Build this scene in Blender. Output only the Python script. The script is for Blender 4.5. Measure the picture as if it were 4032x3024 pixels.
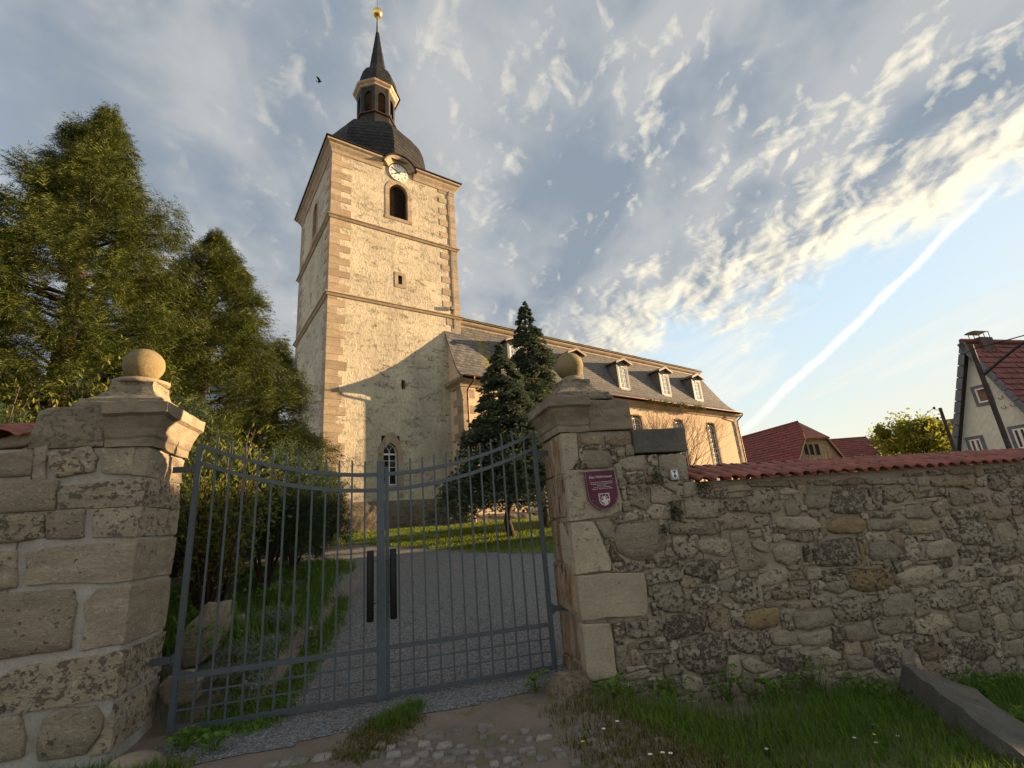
import bpy, bmesh, math, random
import numpy as np
from mathutils import Vector, Matrix, noise

for o in list(bpy.data.objects):
    bpy.data.objects.remove(o, do_unlink=True)
scene = bpy.context.scene
COL = scene.collection
rnd = random.Random(7)
rad = math.radians

# ------------------------------------------------------------------ camera
EYE = Vector((0.0, 0.0, 1.6))
FPX = 1866.0                      # focal length in pixels of the 4032 px wide photograph
RM = Matrix(((0.996522, 0.083328, 0.0),
             (0.023383, -0.279638, -0.959821),
             (-0.07998, 0.956483, -0.280614)))
cam_data = bpy.data.cameras.new('camera')
cam_data.sensor_width = 36.0
cam_data.lens = FPX / 4032 * 36.0
cam_data.clip_start = 0.05
cam_data.clip_end = 5000
cam = bpy.data.objects.new('camera', cam_data)
cam.matrix_world = Matrix.Translation(EYE) @ RM.to_4x4()
COL.objects.link(cam)
scene.camera = cam
scene.render.resolution_x = 1024
scene.render.resolution_y = 768

# ------------------------------------------------------------------ light
SUN_AZ, SUN_EL = 70.3, 7.6        # degrees, azimuth from +Y towards +X
SUN_DIR = Vector((math.sin(rad(SUN_AZ)) * math.cos(rad(SUN_EL)),
                  math.cos(rad(SUN_AZ)) * math.cos(rad(SUN_EL)), math.sin(rad(SUN_EL))))
sun_data = bpy.data.lights.new('sun', 'SUN')
sun_data.energy = 3.1
sun_data.angle = rad(0.53)
sun_data.color = (1.0, 0.68, 0.37)
sun = bpy.data.objects.new('sun', sun_data)
sun.rotation_euler = (-SUN_DIR).to_track_quat('-Z', 'Y').to_euler()
sun.location = (30, 10, 40)
COL.objects.link(sun)

vs = scene.view_settings
vs.view_transform = 'Standard'
vs.look = 'None'
vs.gamma = 1.0
vs.use_curve_mapping = False
vs.exposure = 2.46

# ------------------------------------------------------------------ world: sky, clouds, contrail
world = bpy.data.worlds.new('World')
scene.world = world
world.use_nodes = True
WT = world.node_tree
WT.nodes.clear()


class NT:
    """short hand for building node trees"""
    def __init__(self, tree):
        self.t = tree

    def n(self, kind, **kw):
        nd = self.t.nodes.new(kind)
        for k, v in kw.items():
            if k.startswith('i_'):
                key = k[2:]
                key = int(key) if key.isdigit() else key
                nd.inputs[key].default_value = v
            else:
                setattr(nd, k, v)
        return nd

    def l(self, a, b):
        self.t.links.new(a, b)

    def put(self, sock, v):
        if hasattr(v, 'links') or hasattr(v, 'is_output'):
            self.l(v, sock)
        else:
            sock.default_value = v

    def math(self, op, a, b=None, c=None, clamp=False):
        nd = self.t.nodes.new('ShaderNodeMath')
        nd.operation = op
        nd.use_clamp = clamp
        for i, v in enumerate((a, b, c)):
            if v is not None:
                self.put(nd.inputs[i], v)
        return nd.outputs[0]

    def vmath(self, op, a, b=None, out=0):
        nd = self.t.nodes.new('ShaderNodeVectorMath')
        nd.operation = op
        for i, v in enumerate((a, b)):
            if v is not None:
                if op == 'SCALE' and i == 1:
                    self.put(nd.inputs['Scale'], v)
                else:
                    self.put(nd.inputs[i], v)
        return nd.outputs[out]

    def mix(self, f, a, b, mode='MIX'):
        nd = self.t.nodes.new('ShaderNodeMix')
        nd.data_type = 'RGBA'
        nd.blend_type = mode
        self.put(nd.inputs[0], f)
        self.put(nd.inputs[6], a)
        self.put(nd.inputs[7], b)
        return nd.outputs[2]

    def ramp(self, f, lo, hi, a=0.0, b=1.0, smooth=True):
        nd = self.t.nodes.new('ShaderNodeMapRange')
        nd.interpolation_type = 'SMOOTHSTEP' if smooth else 'LINEAR'
        self.put(nd.inputs[0], f)
        nd.inputs[1].default_value = lo
        nd.inputs[2].default_value = hi
        nd.inputs[3].default_value = a
        nd.inputs[4].default_value = b
        return nd.outputs[0]

    def noise(self, vec, scale, detail=4, rough=0.55, dist=0.0, out=0):
        nd = self.t.nodes.new('ShaderNodeTexNoise')
        nd.inputs['Scale'].default_value = scale
        nd.inputs['Detail'].default_value = detail
        nd.inputs['Roughness'].default_value = rough
        nd.inputs['Distortion'].default_value = dist
        if vec is not None:
            self.l(vec, nd.inputs['Vector'])
        return nd.outputs[out]

    def mapping(self, vec, scale=(1, 1, 1), rot=(0, 0, 0), loc=(0, 0, 0)):
        nd = self.t.nodes.new('ShaderNodeMapping')
        nd.inputs['Scale'].default_value = scale
        nd.inputs['Rotation'].default_value = rot
        nd.inputs['Location'].default_value = loc
        self.l(vec, nd.inputs[0])
        return nd.outputs[0]


def build_world():
    w = NT(WT)
    out = w.n('ShaderNodeOutputWorld')
    bg = w.n('ShaderNodeBackground')
    bg.inputs[1].default_value = 0.15
    w.l(bg.outputs[0], out.inputs[0])
    sky = w.n('ShaderNodeTexSky', sky_type='NISHITA', sun_disc=False)
    sky.sun_elevation = rad(SUN_EL)
    sky.sun_rotation = rad(SUN_AZ)
    sky.altitude = 300
    sky.air_density = 1.0
    sky.dust_density = 0.35
    sky.ozone_density = 1.0
    d = w.n('ShaderNodeTexCoord').outputs['Generated']
    sep = w.n('ShaderNodeSeparateXYZ')
    w.l(d, sep.inputs[0])
    x, y, z = sep.outputs
    zc = w.math('ADD', w.math('MAXIMUM', z, 0.0), 0.36)
    px = w.math('DIVIDE', x, zc)
    py = w.math('DIVIDE', y, zc)
    comb = w.n('ShaderNodeCombineXYZ')
    w.l(px, comb.inputs[0])
    w.l(py, comb.inputs[1])
    p = comb.outputs[0]
    # cloud deck seen in perspective: broad grey banks broken into mottled puffs
    q = w.mapping(p, scale=(1.75, 1.35, 1.0), rot=(0, 0, rad(-34)))
    warp = w.vmath('SCALE', w.vmath('SUBTRACT', w.noise(q, 1.6, 3, 0.5, out=1), (0.5, 0.5, 0.5)), 0.40)
    qw = w.vmath('ADD', q, warp)
    big = w.noise(w.mapping(qw, loc=(5.2, 1.9, 0)), 0.75, 3, 0.5)
    mid = w.noise(w.mapping(qw, loc=(1.3, 2.2, 0)), 2.2, 5, 0.5, 0.2)
    puff = w.noise(w.mapping(p, loc=(4.3, 0.2, 0), rot=(0, 0, 0.4), scale=(1.7, 1.5, 1)), 8.5, 5, 0.52, 0.35)
    puff2 = w.noise(w.mapping(p, loc=(4.3 + 0.020, 0.2 + 0.009, 0), rot=(0, 0, 0.4), scale=(1.7, 1.5, 1)), 8.5, 5, 0.52, 0.35)
    mid2 = w.noise(w.mapping(qw, loc=(1.3 + 0.07, 2.2 + 0.03, 0)), 2.2, 5, 0.5, 0.2)
    wisp = w.noise(w.mapping(q, scale=(2.2, 0.8, 1), loc=(0.2, 0.9, 0)), 1.4, 5, 0.6, 0.6)
    # coverage: overcast high up, clearing towards the eastern horizon
    dirv = w.n('ShaderNodeVectorMath', operation='DOT_PRODUCT')
    w.l(d, dirv.inputs[0])
    dirv.inputs[1].default_value = (0.26, 0.0, -1.0)
    clear = dirv.outputs['Value']
    cov = w.ramp(clear, -0.42, -0.04, 0.50, -0.36, smooth=False)
    field = w.math('ADD', w.math('ADD', w.math('MULTIPLY', big, 0.45), w.math('MULTIPLY', mid, 0.48)), w.math('ADD', w.math('MULTIPLY', puff, 0.30), cov))
    alpha = w.ramp(field, 0.62, 0.80)
    thick = w.ramp(field, 0.74, 1.06)
    edge = w.math('ADD', w.math('MULTIPLY', w.math('SUBTRACT', mid, mid2), 3.5), w.math('MULTIPLY', w.math('SUBTRACT', puff, puff2), 3.2))
    # light on the clouds: creamy where thin or turned to the sun, grey-blue in the thick parts
    sd = w.n('ShaderNodeVectorMath', operation='DOT_PRODUCT')
    w.l(d, sd.inputs[0])
    sd.inputs[1].default_value = tuple(SUN_DIR)
    tos = w.ramp(sd.outputs['Value'], -0.2, 0.95, 0.16, 1.15, smooth=False)
    lit = w.math('ADD', w.math('SUBTRACT', 0.74, thick), w.math('MULTIPLY', edge, 1.25))
    lit = w.math('MULTIPLY', w.math('MAXIMUM', w.math('MINIMUM', lit, 1.25), 0.0), tos)
    bill = w.noise(w.mapping(p, loc=(2.7, 6.1, 0), rot=(0, 0, -0.5), scale=(1.7, 1.25, 1)), 2.4, 4, 0.5, 0.4)
    tone = w.math('ADD', w.math('MULTIPLY', bill, 0.6), w.math('ADD', w.math('MULTIPLY', mid, 0.25), w.math('MULTIPLY', puff, 0.15)))
    shade = w.mix(w.ramp(tone, 0.40, 0.60), (0.33, 0.395, 0.475, 1), (0.63, 0.645, 0.65, 1))
    ccol = w.mix(lit, shade, (1.48, 1.33, 0.99, 1))
    # clouds opposite the low sun, mostly unseen, brightened to add fill on shaded walls
    antisun_fill = w.ramp(sd.outputs['Value'], -0.30, -1.0, 1.0, 2.4, smooth=False)
    ccol = w.vmath('SCALE', ccol, antisun_fill)
    # clear sky; its brightest part next to the sun is rolled off so that the hue stays
    lum = w.vmath('DOT_PRODUCT', sky.outputs[0], (0.25, 0.6, 0.15), out='Value')
    skyc = w.vmath('SCALE', sky.outputs[0], w.math('DIVIDE', 0.95, w.math('ADD', 1.0, w.math('MULTIPLY', lum, 0.62))))
    # pale veil of high cloud near the horizon
    veil = w.math('MULTIPLY', w.ramp(z, 0.04, 0.55, 1.0, 0.35), w.ramp(wisp, 0.30, 0.75, 0.55, 1.0))
    warm = w.mix(w.ramp(z, 0.02, 0.24), (1.16, 1.10, 0.90, 1), (0.98, 1.04, 1.02, 1))
    col = w.mix(veil, skyc, warm)
    wal = w.math('MULTIPLY', w.ramp(wisp, 0.48, 0.78, 0.0, 0.75), w.ramp(z, 0.05, 0.25, 0.5, 1.0))
    col = w.mix(wal, col, (1.2, 1.2, 1.1, 1))
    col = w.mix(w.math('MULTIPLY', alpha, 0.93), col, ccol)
    # contrail: a band along a great circle
    d1 = Vector((0.4397, 0.8867, 0.1431)).normalized()
    d2 = Vector((0.6834, 0.6277, 0.3728)).normalized()
    nrm = d1.cross(d2).normalized()
    wob = w.noise(d, 9, 3, 0.5)
    puff = w.noise(d, 70, 3, 0.6)
    dn = w.n('ShaderNodeVectorMath', operation='DOT_PRODUCT')
    w.l(d, dn.inputs[0])
    dn.inputs[1].default_value = tuple(nrm)
    off = w.math('ADD', dn.outputs['Value'], w.math('MULTIPLY', w.math('SUBTRACT', wob, 0.5), 0.022))
    along = w.n('ShaderNodeVectorMath', operation='DOT_PRODUCT')
    w.l(d, along.inputs[0])
    mid = (d1 + d2).normalized()
    tang = nrm.cross(mid).normalized()
    along.inputs[1].default_value = tuple(tang)
    al = along.outputs['Value']
    sgn = 1 if d2.dot(tang) > 0 else -1
    al = w.math('MULTIPLY', al, float(sgn))
    wid = w.ramp(al, -0.3, 0.25, 0.0088, 0.0050, smooth=False)
    t = w.math('DIVIDE', w.math('ABSOLUTE', off), wid)
    t = w.math('ADD', t, w.math('MULTIPLY', w.math('SUBTRACT', puff, 0.5), 1.1))
    band = w.ramp(t, 0.0, 1.5, 1.0, 0.0)
    fade = w.math('MULTIPLY', w.ramp(al, -0.27, -0.10, 0.25, 1.0), w.ramp(al, 0.20, 0.30, 1.0, 0.0))
    fwd = w.math('GREATER_THAN', w.math('ADD', w.math('MULTIPLY', x, mid.x), w.math('MULTIPLY', y, mid.y)), 0.0)
    ca = w.math('MULTIPLY', w.math('MULTIPLY', band, fade), w.math('MULTIPLY', fwd, 0.7))
    col = w.mix(ca, col, (1.55, 1.52, 1.36, 1))
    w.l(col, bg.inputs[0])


build_world()


# ------------------------------------------------------------------ frames and pixels
def ray(px, py):
    v = Vector(((px - 2016.0) / FPX, -(py - 1512.0) / FPX, -1.0))
    return (RM @ v).normalized()


def hit(px, py, p0, nrm):
    d = ray(px, py)
    t = (p0 - EYE).dot(nrm) / d.dot(nrm)
    return EYE + d * t


def at_dist(px, py, dist):
    d = ray(px, py)
    return EYE + d * (dist / math.hypot(d.x, d.y))


class Frame:
    """right-handed local frame (a, b, z) with vertical z"""
    def __init__(self, o, ax):
        self.o = Vector(o)
        self.a = Vector((ax[0], ax[1], 0)).normalized()
        self.b = Vector((-self.a.y, self.a.x, 0))

    def __call__(self, a, b, z):
        return self.o + self.a * a + self.b * b + Vector((0, 0, z))

    def on(self, px, py, b):
        """pixel -> (a, z) on the vertical plane at depth b"""
        q = hit(px, py, self.o + self.b * b, self.b)
        r = q - self.o
        return r.dot(self.a), q.z


TF = Frame((-9.549, 23.104, 0), (math.sin(rad(54.32)), math.cos(rad(54.32))))   # tower: u along the front, v inwards
GF = Frame((-3.358, 4.908, 0), (3.576, 0.98))                                    # gate: s along the gate, m beyond it


# ------------------------------------------------------------------ objects
def smooth_obj(o):
    o.data.polygons.foreach_set('use_smooth', [True] * len(o.data.polygons))


def new_obj(name, mesh, parent=None, mat=None):
    o = bpy.data.objects.new(name, mesh)
    COL.objects.link(o)
    if mat is not None and not mesh.materials:
        mesh.materials.append(mat)
    if parent is not None:
        o.parent = parent
        base = parent.get('_b')
        o['_b'] = parent['_b']
    return o


def thing(name, label, cat, loc=(0, 0, 0), group=None):
    o = bpy.data.objects.new(name, None)
    o.empty_display_size = 0.2
    COL.objects.link(o)
    o.location = loc
    o['_b'] = tuple(loc)
    o['label'] = label
    o['category'] = cat
    if group:
        o['group'] = group
    return o


def tag(o, label, cat, group=None):
    o['label'] = label
    o['category'] = cat
    if group:
        o['group'] = group
    return o


class MB:
    """collects faces in world space; build() makes one mesh object"""
    def __init__(self):
        self.v = []
        self.f = []
        self.s = []

    def add(self, verts, faces, smooth=False):
        k = len(self.v)
        self.v.extend([tuple(p) for p in verts])
        self.f.extend([tuple(i + k for i in f) for f in faces])
        self.s.extend([smooth] * len(faces))
        return self

    def hexa(self, p):
        """8 points: bottom ring 0-3, top ring 4-7"""
        return self.add(p, [(3, 2, 1, 0), (4, 5, 6, 7), (0, 1, 5, 4), (1, 2, 6, 5), (2, 3, 7, 6), (3, 0, 4, 7)])

    def box(self, fr, a0, a1, b0, b1, z0, z1):
        return self.hexa([fr(a0, b0, z0), fr(a1, b0, z0), fr(a1, b1, z0), fr(a0, b1, z0),
                          fr(a0, b0, z1), fr(a1, b0, z1), fr(a1, b1, z1), fr(a0, b1, z1)])

    def prism(self, poly, off):
        """planar polygon (world points) extruded by vector off"""
        n = len(poly)
        off = Vector(off)
        pts = [Vector(p) for p in poly] + [Vector(p) + off for p in poly]
        f = [tuple(range(n))[::-1], tuple(range(n, 2 * n))]
        f += [(i, (i + 1) % n, n + (i + 1) % n, n + i) for i in range(n)]
        return self.add(pts, f)

    def tube(self, path, r, seg=8, caps=True, smooth=True):
        path = [Vector(p) for p in path]
        n = len(path)
        rs = r if isinstance(r, (list, tuple)) else [r] * n
        rings = []
        up = None
        for i, p in enumerate(path):
            t = (path[min(i + 1, n - 1)] - path[max(i - 1, 0)]).normalized()
            if up is None:
                up = Vector((0, 0, 1)) if abs(t.z) < 0.9 else Vector((1, 0, 0))
            x = t.cross(up)
            if x.length < 1e-5:
                x = t.cross(Vector((0.3, 0.8, 0.5)))
            x.normalize()
            y = x.cross(t).normalized()
            up = y
            rings.append([p + (x * math.cos(a) + y * math.sin(a)) * rs[i]
                          for a in (2 * math.pi * (k + 0.5) / seg for k in range(seg))])
        pts = [q for ring in rings for q in ring]
        f = []
        for i in range(n - 1):
            for k in range(seg):
                k2 = (k + 1) % seg
                f.append((i * seg + k, i * seg + k2, (i + 1) * seg + k2, (i + 1) * seg + k))
        self.add(pts, f, smooth)
        if caps:
            self.add(rings[0], [tuple(range(seg))[::-1]])
            self.add(rings[-1], [tuple(range(seg))])
        return self

    def lathe(self, c, prof, seg=24, rot=0.0, smooth=True, squash=None):
        """profile [(r, z)] turned round the vertical through c"""
        c = Vector(c)
        pts = []
        for r, z in prof:
            for k in range(seg):
                a = rot + 2 * math.pi * k / seg
                pts.append(c + Vector((math.sin(a) * r, math.cos(a) * r, z)))
        f = []
        for i in range(len(prof) - 1):
            for k in range(seg):
                k2 = (k + 1) % seg
                f.append((i * seg + k2, i * seg + k, (i + 1) * seg + k, (i + 1) * seg + k2))
        self.add(pts, f, smooth)
        self.add(pts[:seg], [tuple(range(seg))])
        self.add(pts[-seg:], [tuple(range(seg))[::-1]])
        return self

    def sweep(self, fr, path, prof, closed=False, zf=None, flip=False):
        """profile [(outward offset, z)] carried along a path [(a, b)] with mitred corners; outward = right of travel"""
        n = len(path)
        P = [Vector((p[0], p[1])) for p in path]
        rings = []
        for i in range(n):
            ds = []
            if closed or i > 0:
                ds.append((P[i] - P[i - 1]).normalized())
            if closed or i < n - 1:
                ds.append((P[(i + 1) % n] - P[i]).normalized())
            ns = [Vector((d.y, -d.x)) for d in ds]
            if flip:
                ns = [-q for q in ns]
            m = sum(ns, Vector((0, 0)))
            m.normalize()
            m = m / max(0.2, m.dot(ns[0]))
            rings.append([fr(P[i].x + m.x * o, P[i].y + m.y * o, z) for o, z in prof])
        k = len(prof)
        pts = [q for r in rings for q in r]
        f = []
        for i in range(n if closed else n - 1):
            j = (i + 1) % n
            for q in range(k):
                q2 = (q + 1) % k
                f.append((i * k + q, j * k + q, j * k + q2, i * k + q2))
        if not closed:
            f.append(tuple(range(k)))
            f.append(tuple((n - 1) * k + q for q in range(k))[::-1])
        return self.add(pts, f)

    def build(self, name, mat, parent=None, recalc=True, smooth=None, map=None):
        me = bpy.data.meshes.new(name)
        v = self.v
        if map:
            v = [tuple(map(Vector(p))) for p in v]
        if parent is not None:
            b = parent['_b']
            v = [(p[0] - b[0], p[1] - b[1], p[2] - b[2]) for p in v]
        me.from_pydata(v, [], self.f)
        sm = self.s if smooth is None else [smooth] * len(self.f)
        me.polygons.foreach_set('use_smooth', sm)
        if recalc:
            bm = bmesh.new()
            bm.from_mesh(me)
            bmesh.ops.recalc_face_normals(bm, faces=bm.faces)
            bm.to_mesh(me)
            bm.free()
        me.update()
        o = new_obj(name, me, parent, mat)
        if parent is None:
            o['_b'] = (0, 0, 0)
        return o


def np_mesh(name, verts, faces, mat, parent=None, smooth=False, kind=None):
    """big meshes: verts (n,3) array, faces (m,k) array with constant k"""
    verts = np.asarray(verts, dtype=np.float32)
    faces = np.asarray(faces, dtype=np.int32)
    if parent is not None:
        verts = verts - np.array(parent['_b'], dtype=np.float32)
    me = bpy.data.meshes.new(name)
    k = faces.shape[1]
    me.vertices.add(len(verts))
    me.vertices.foreach_set('co', verts.ravel())
    me.loops.add(faces.size)
    me.loops.foreach_set('vertex_index', faces.ravel())
    me.polygons.add(len(faces))
    me.polygons.foreach_set('loop_start', np.arange(0, faces.size, k, dtype=np.int32))
    me.polygons.foreach_set('loop_total', np.full(len(faces), k, dtype=np.int32))
    me.polygons.foreach_set('use_smooth', np.full(len(faces), smooth))
    me.update(calc_edges=True)
    o = new_obj(name, me, parent, mat)
    if parent is None:
        o['_b'] = (0, 0, 0)
    if kind:
        o['kind'] = kind
    return o


def nz(p, s=1.0, seed=0.0):
    return noise.noise(Vector((p[0] * s + seed, p[1] * s - seed * 1.7, p[2] * s + seed * 0.6)))


# ------------------------------------------------------------------ materials
MATS = {}


def mat_new(name):
    m = bpy.data.materials.new(name)
    m.use_nodes = True
    t = m.node_tree
    t.nodes.clear()
    w = NT(t)
    out = w.n('ShaderNodeOutputMaterial')
    b = w.n('ShaderNodeBsdfPrincipled')
    w.l(b.outputs[0], out.inputs[0])
    MATS[name] = m
    return m, w, b


def pos(w):
    return w.n('ShaderNodeNewGeometry').outputs['Position']


def bump(w, b, height, strength=0.5, dist=0.02):
    nd = w.n('ShaderNodeBump')
    nd.inputs['Strength'].default_value = strength
    nd.inputs['Distance'].default_value = dist
    w.l(height, nd.inputs['Height'])
    w.l(nd.outputs[0], b.inputs['Normal'])


def c4(c):
    return (c[0], c[1], c[2], 1)


def simple(name, col, rough=0.6, metal=0.0, var=0.25, scale=6.0, bs=0.2, bd=0.005, spec=0.4, rand=0.0):
    """a plain surface with uneven colour and fine relief"""
    m, w, b = mat_new(name)
    p = pos(w)
    n1 = w.noise(p, scale, 5, 0.6)
    dark = tuple(c * (1 - var) for c in col)
    light = tuple(min(1, c * (1 + var)) for c in col)
    c = w.mix(w.ramp(n1, 0.3, 0.7), c4(dark), c4(light))
    if rand:
        r = w.n('ShaderNodeObjectInfo').outputs['Random']
        k = w.ramp(r, 0, 1, 1 - rand, 1 + rand, smooth=False)
        c = w.vmath('SCALE', c, k)
    w.l(c, b.inputs['Base Color'])
    b.inputs['Roughness'].default_value = rough
    b.inputs['Metallic'].default_value = metal
    b.inputs['Specular IOR Level'].default_value = spec
    if bs:
        bump(w, b, w.noise(p, scale * 5, 4, 0.65), bs, bd)
    return m


def stone(name, c1, c2, dark=(0.04, 0.035, 0.03), scale=3.0, spots=0.5, lichen=None, bs=0.7, bd=0.025, rand=0.22,
          layer=1.0, hue=None, rust=None):
    """weathered sandstone: two tones, dark crust spots, pale lichen, bedding layers"""
    m, w, b = mat_new(name)
    p = pos(w)
    r = w.n('ShaderNodeObjectInfo').outputs['Random']
    cv = w.n('ShaderNodeCombineXYZ')
    w.l(w.math('MULTIPLY', r, 37.0), cv.inputs[0])
    w.l(w.math('MULTIPLY', r, 11.0), cv.inputs[2])
    q = w.vmath('ADD', p, cv.outputs[0])
    lay = w.mapping(q, scale=(1, 1, layer))
    n1 = w.noise(lay, scale, 6, 0.62)
    n2 = w.noise(w.mapping(q, scale=(1, 1, 1.3)), scale * 6.5, 6, 0.72, 0.1)
    n3 = w.noise(lay, scale * 16, 5, 0.7)
    c = w.mix(w.ramp(n1, 0.32, 0.68), c4(c1), c4(c2))
    if hue:
        rh = w.math('FRACT', w.math('MULTIPLY', r, 7.31))
        c = w.mix(w.ramp(rh, 0.70, 0.98, 0, 0.45), c, c4(hue))
    c = w.mix(w.ramp(n3, 0.40, 0.70, 0.0, 0.42), c, c4(tuple(x * 0.5 for x in c1)))
    amount = w.ramp(w.math('FRACT', w.math('MULTIPLY', r, 3.77)), 0, 1, 0.68 - 0.03 * spots, 0.56 - 0.10 * spots, smooth=False)
    sp = w.ramp(w.math('SUBTRACT', n2, amount), 0.0, 0.06, 0.0, min(1.0, 0.95 * spots))
    c = w.mix(sp, c, c4(dark))
    if lichen:
        n4 = w.noise(q, scale * 9, 5, 0.7, 1.2)
        c = w.mix(w.ramp(n4, 0.56, 0.66, 0, 0.75), c, c4(lichen))
    if rust:
        n5 = w.noise(w.mapping(q, scale=(2.2, 2.2, 0.55)), 3.0, 6, 0.7, 0.8)
        c = w.mix(w.ramp(n5, 0.40, 0.60, 0, 0.85), c, c4(rust))
        n6 = w.noise(w.mapping(q, scale=(2.5, 2.5, 0.8)), 4.5, 6, 0.75, 0.5)
        c = w.mix(w.ramp(n6, 0.52, 0.64, 0, 0.85), c, c4((0.05, 0.032, 0.02)))
    k = w.ramp(r, 0, 1, 1 - rand, 1 + rand, smooth=False)
    c = w.vmath('SCALE', c, k)
    w.l(c, b.inputs['Base Color'])
    b.inputs['Roughness'].default_value = 0.92
    b.inputs['Specular IOR Level'].default_value = 0.2
    h = w.math('ADD', w.math('MULTIPLY', n2, 1.0), w.math('ADD', w.math('MULTIPLY', n3, 0.35), w.math('MULTIPLY', w.noise(q, scale * 2.2, 3, 0.5), 1.3)))
    h = w.math('SUBTRACT', h, w.math('MULTIPLY', sp, 0.6))
    bump(w, b, h, bs, bd)
    return m


def plaster(name, c1, c2, dark, streak, rough_scale, bs, bd):
    m, w, b = mat_new(name)
    p = pos(w)
    n1 = w.noise(p, 0.5, 5, 0.6)
    n2 = w.noise(w.mapping(p, scale=(1, 1, 0.62)), rough_scale, 5, 0.75, 0.4)
    n3 = w.noise(w.mapping(p, scale=(1, 1, 2.4)), 1.1, 7, 0.72, 0.7)
    c = w.mix(w.ramp(n1, 0.35, 0.65), c4(c1), c4(c2))
    c = w.mix(w.ramp(n2, 0.47, 0.68, 0, 0.62), c, c4(dark))
    c = w.mix(w.math('MULTIPLY', w.ramp(n3, 0.50, 0.66, 0, streak), w.ramp(n2, 0.36, 0.55)), c, c4((0.055, 0.052, 0.045)))
    n4 = w.noise(w.mapping(p, scale=(1.6, 1.6, 0.22)), 0.9, 6, 0.65, 0.3)
    c = w.mix(w.ramp(n4, 0.50, 0.72, 0, 0.5 * streak), c, c4(tuple(x * 0.55 for x in c2)))
    w.l(c, b.inputs['Base Color'])
    b.inputs['Roughness'].default_value = 0.95
    b.inputs['Specular IOR Level'].default_value = 0.15
    bump(w, b, w.math('ADD', n2, w.math('MULTIPLY', w.noise(p, rough_scale * 0.25, 3, 0.5), 0.8)), bs, bd)
    return m


M_TPLASTER = plaster('tower_roughcast', (0.58, 0.51, 0.38), (0.45, 0.395, 0.30), (0.22, 0.19, 0.14), 0.72, 10.0, 0.9, 0.05)
M_NPLASTER = plaster('nave_render', (0.66, 0.50, 0.33), (0.60, 0.45, 0.30), (0.50, 0.37, 0.25), 0.06, 12.0, 0.15, 0.02)
M_QUOIN = stone('quoin_sandstone', (0.40, 0.315, 0.22), (0.31, 0.24, 0.165), scale=1.2, spots=0.45, bs=0.45, bd=0.03, rand=0.16, layer=2.5)
M_PLINTH = stone('plinth_rubble', (0.20, 0.165, 0.12), (0.12, 0.105, 0.085), scale=1.0, spots=0.9, bs=0.9, bd=0.08, rand=0.1)
M_STONE = stone('rubble_stone', (0.50, 0.415, 0.305), (0.36, 0.295, 0.22), dark=(0.13, 0.105, 0.08), scale=2.6, spots=1.0, lichen=(0.58, 0.51, 0.41), bs=1.0, bd=0.06,
                rand=0.24, hue=(0.23, 0.13, 0.05), layer=1.6)
M_ASHLAR = stone('ashlar_stone', (0.45, 0.37, 0.26), (0.31, 0.25, 0.185), dark=(0.11, 0.088, 0.068), scale=2.2, spots=0.8, lichen=(0.52, 0.46, 0.36), bs=1.0, bd=0.04, rand=0.15, layer=3.2)
M_ASHLAR2 = stone('pillar_ashlar', (0.45, 0.365, 0.26), (0.36, 0.295, 0.215), scale=2.0, spots=0.5, lichen=(0.46, 0.40, 0.31), bs=0.6, bd=0.02, rand=0.12, layer=1.5)
M_RUST = stone('stained_ashlar', (0.40, 0.30, 0.20), (0.32, 0.245, 0.17), scale=2.4, spots=0.4, bs=0.7, bd=0.02, rand=0.1, rust=(0.21, 0.12, 0.055))
M_CAP = stone('cap_stone', (0.31, 0.25, 0.175), (0.18, 0.148, 0.108), scale=3.0, spots=0.55, lichen=(0.26, 0.23, 0.18), bs=0.6, bd=0.018, rand=0.1, layer=2.5)
M_DARKSTONE = stone('dark_weathered_stone', (0.155, 0.14, 0.115), (0.10, 0.092, 0.078), scale=2.2, spots=0.5, bs=0.7, bd=0.025, rand=0.1)
M_BALL = stone('mossy_ball_stone', (0.28, 0.215, 0.105), (0.17, 0.14, 0.078), scale=4.0, spots=0.2, bs=0.5, bd=0.012, rand=0.08)
M_MORTAR = stone('mortar', (0.40, 0.325, 0.245), (0.31, 0.255, 0.195), scale=3.5, spots=0.3, lichen=(0.24, 0.20, 0.17), bs=0.9, bd=0.02, rand=0.05)
M_MORTAR2 = stone('grey_mortar', (0.42, 0.39, 0.34), (0.32, 0.295, 0.25), scale=3.5, spots=0.15, bs=0.6, bd=0.012, rand=0.05)
M_SLATE = simple('slate', (0.115, 0.108, 0.10), 0.62, var=0.22, scale=3, bs=0.25, bd=0.006, spec=0.45, rand=0.25)
M_SLATE_D = simple('dome_slate', (0.020, 0.0195, 0.019), 0.65, var=0.3, scale=3, bs=0.3, bd=0.008, spec=0.25, rand=0.35)
M_TILE = simple('red_clay_tile', (0.235, 0.075, 0.05), 0.62, var=0.25, scale=7, bs=0.3, bd=0.004, rand=0.16)
M_ROOFRED = simple('barn_tile', (0.17, 0.042, 0.032), 0.7, var=0.25, scale=2, bs=0.2, bd=0.01, rand=0.1)
M_ROOFBROWN = simple('old_brown_tile', (0.085, 0.045, 0.038), 0.75, var=0.3, scale=2, bs=0.2, bd=0.01)
M_GATE = simple('gate_paint', (0.065, 0.080, 0.094), 0.42, metal=0.0, var=0.12, scale=14, bs=0.12, bd=0.002, spec=0.5)
M_BLACK = simple('black_plastic', (0.006, 0.006, 0.006), 0.5, var=0.2, scale=20, bs=0.1, bd=0.001, spec=0.3)
M_WOODDARK = simple('dark_wood', (0.035, 0.022, 0.016), 0.75, var=0.3, scale=5, bs=0.3, bd=0.01)
M_POLE = simple('pole_wood', (0.052, 0.035, 0.028), 0.8, var=0.3, scale=6, bs=0.3, bd=0.01)
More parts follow.
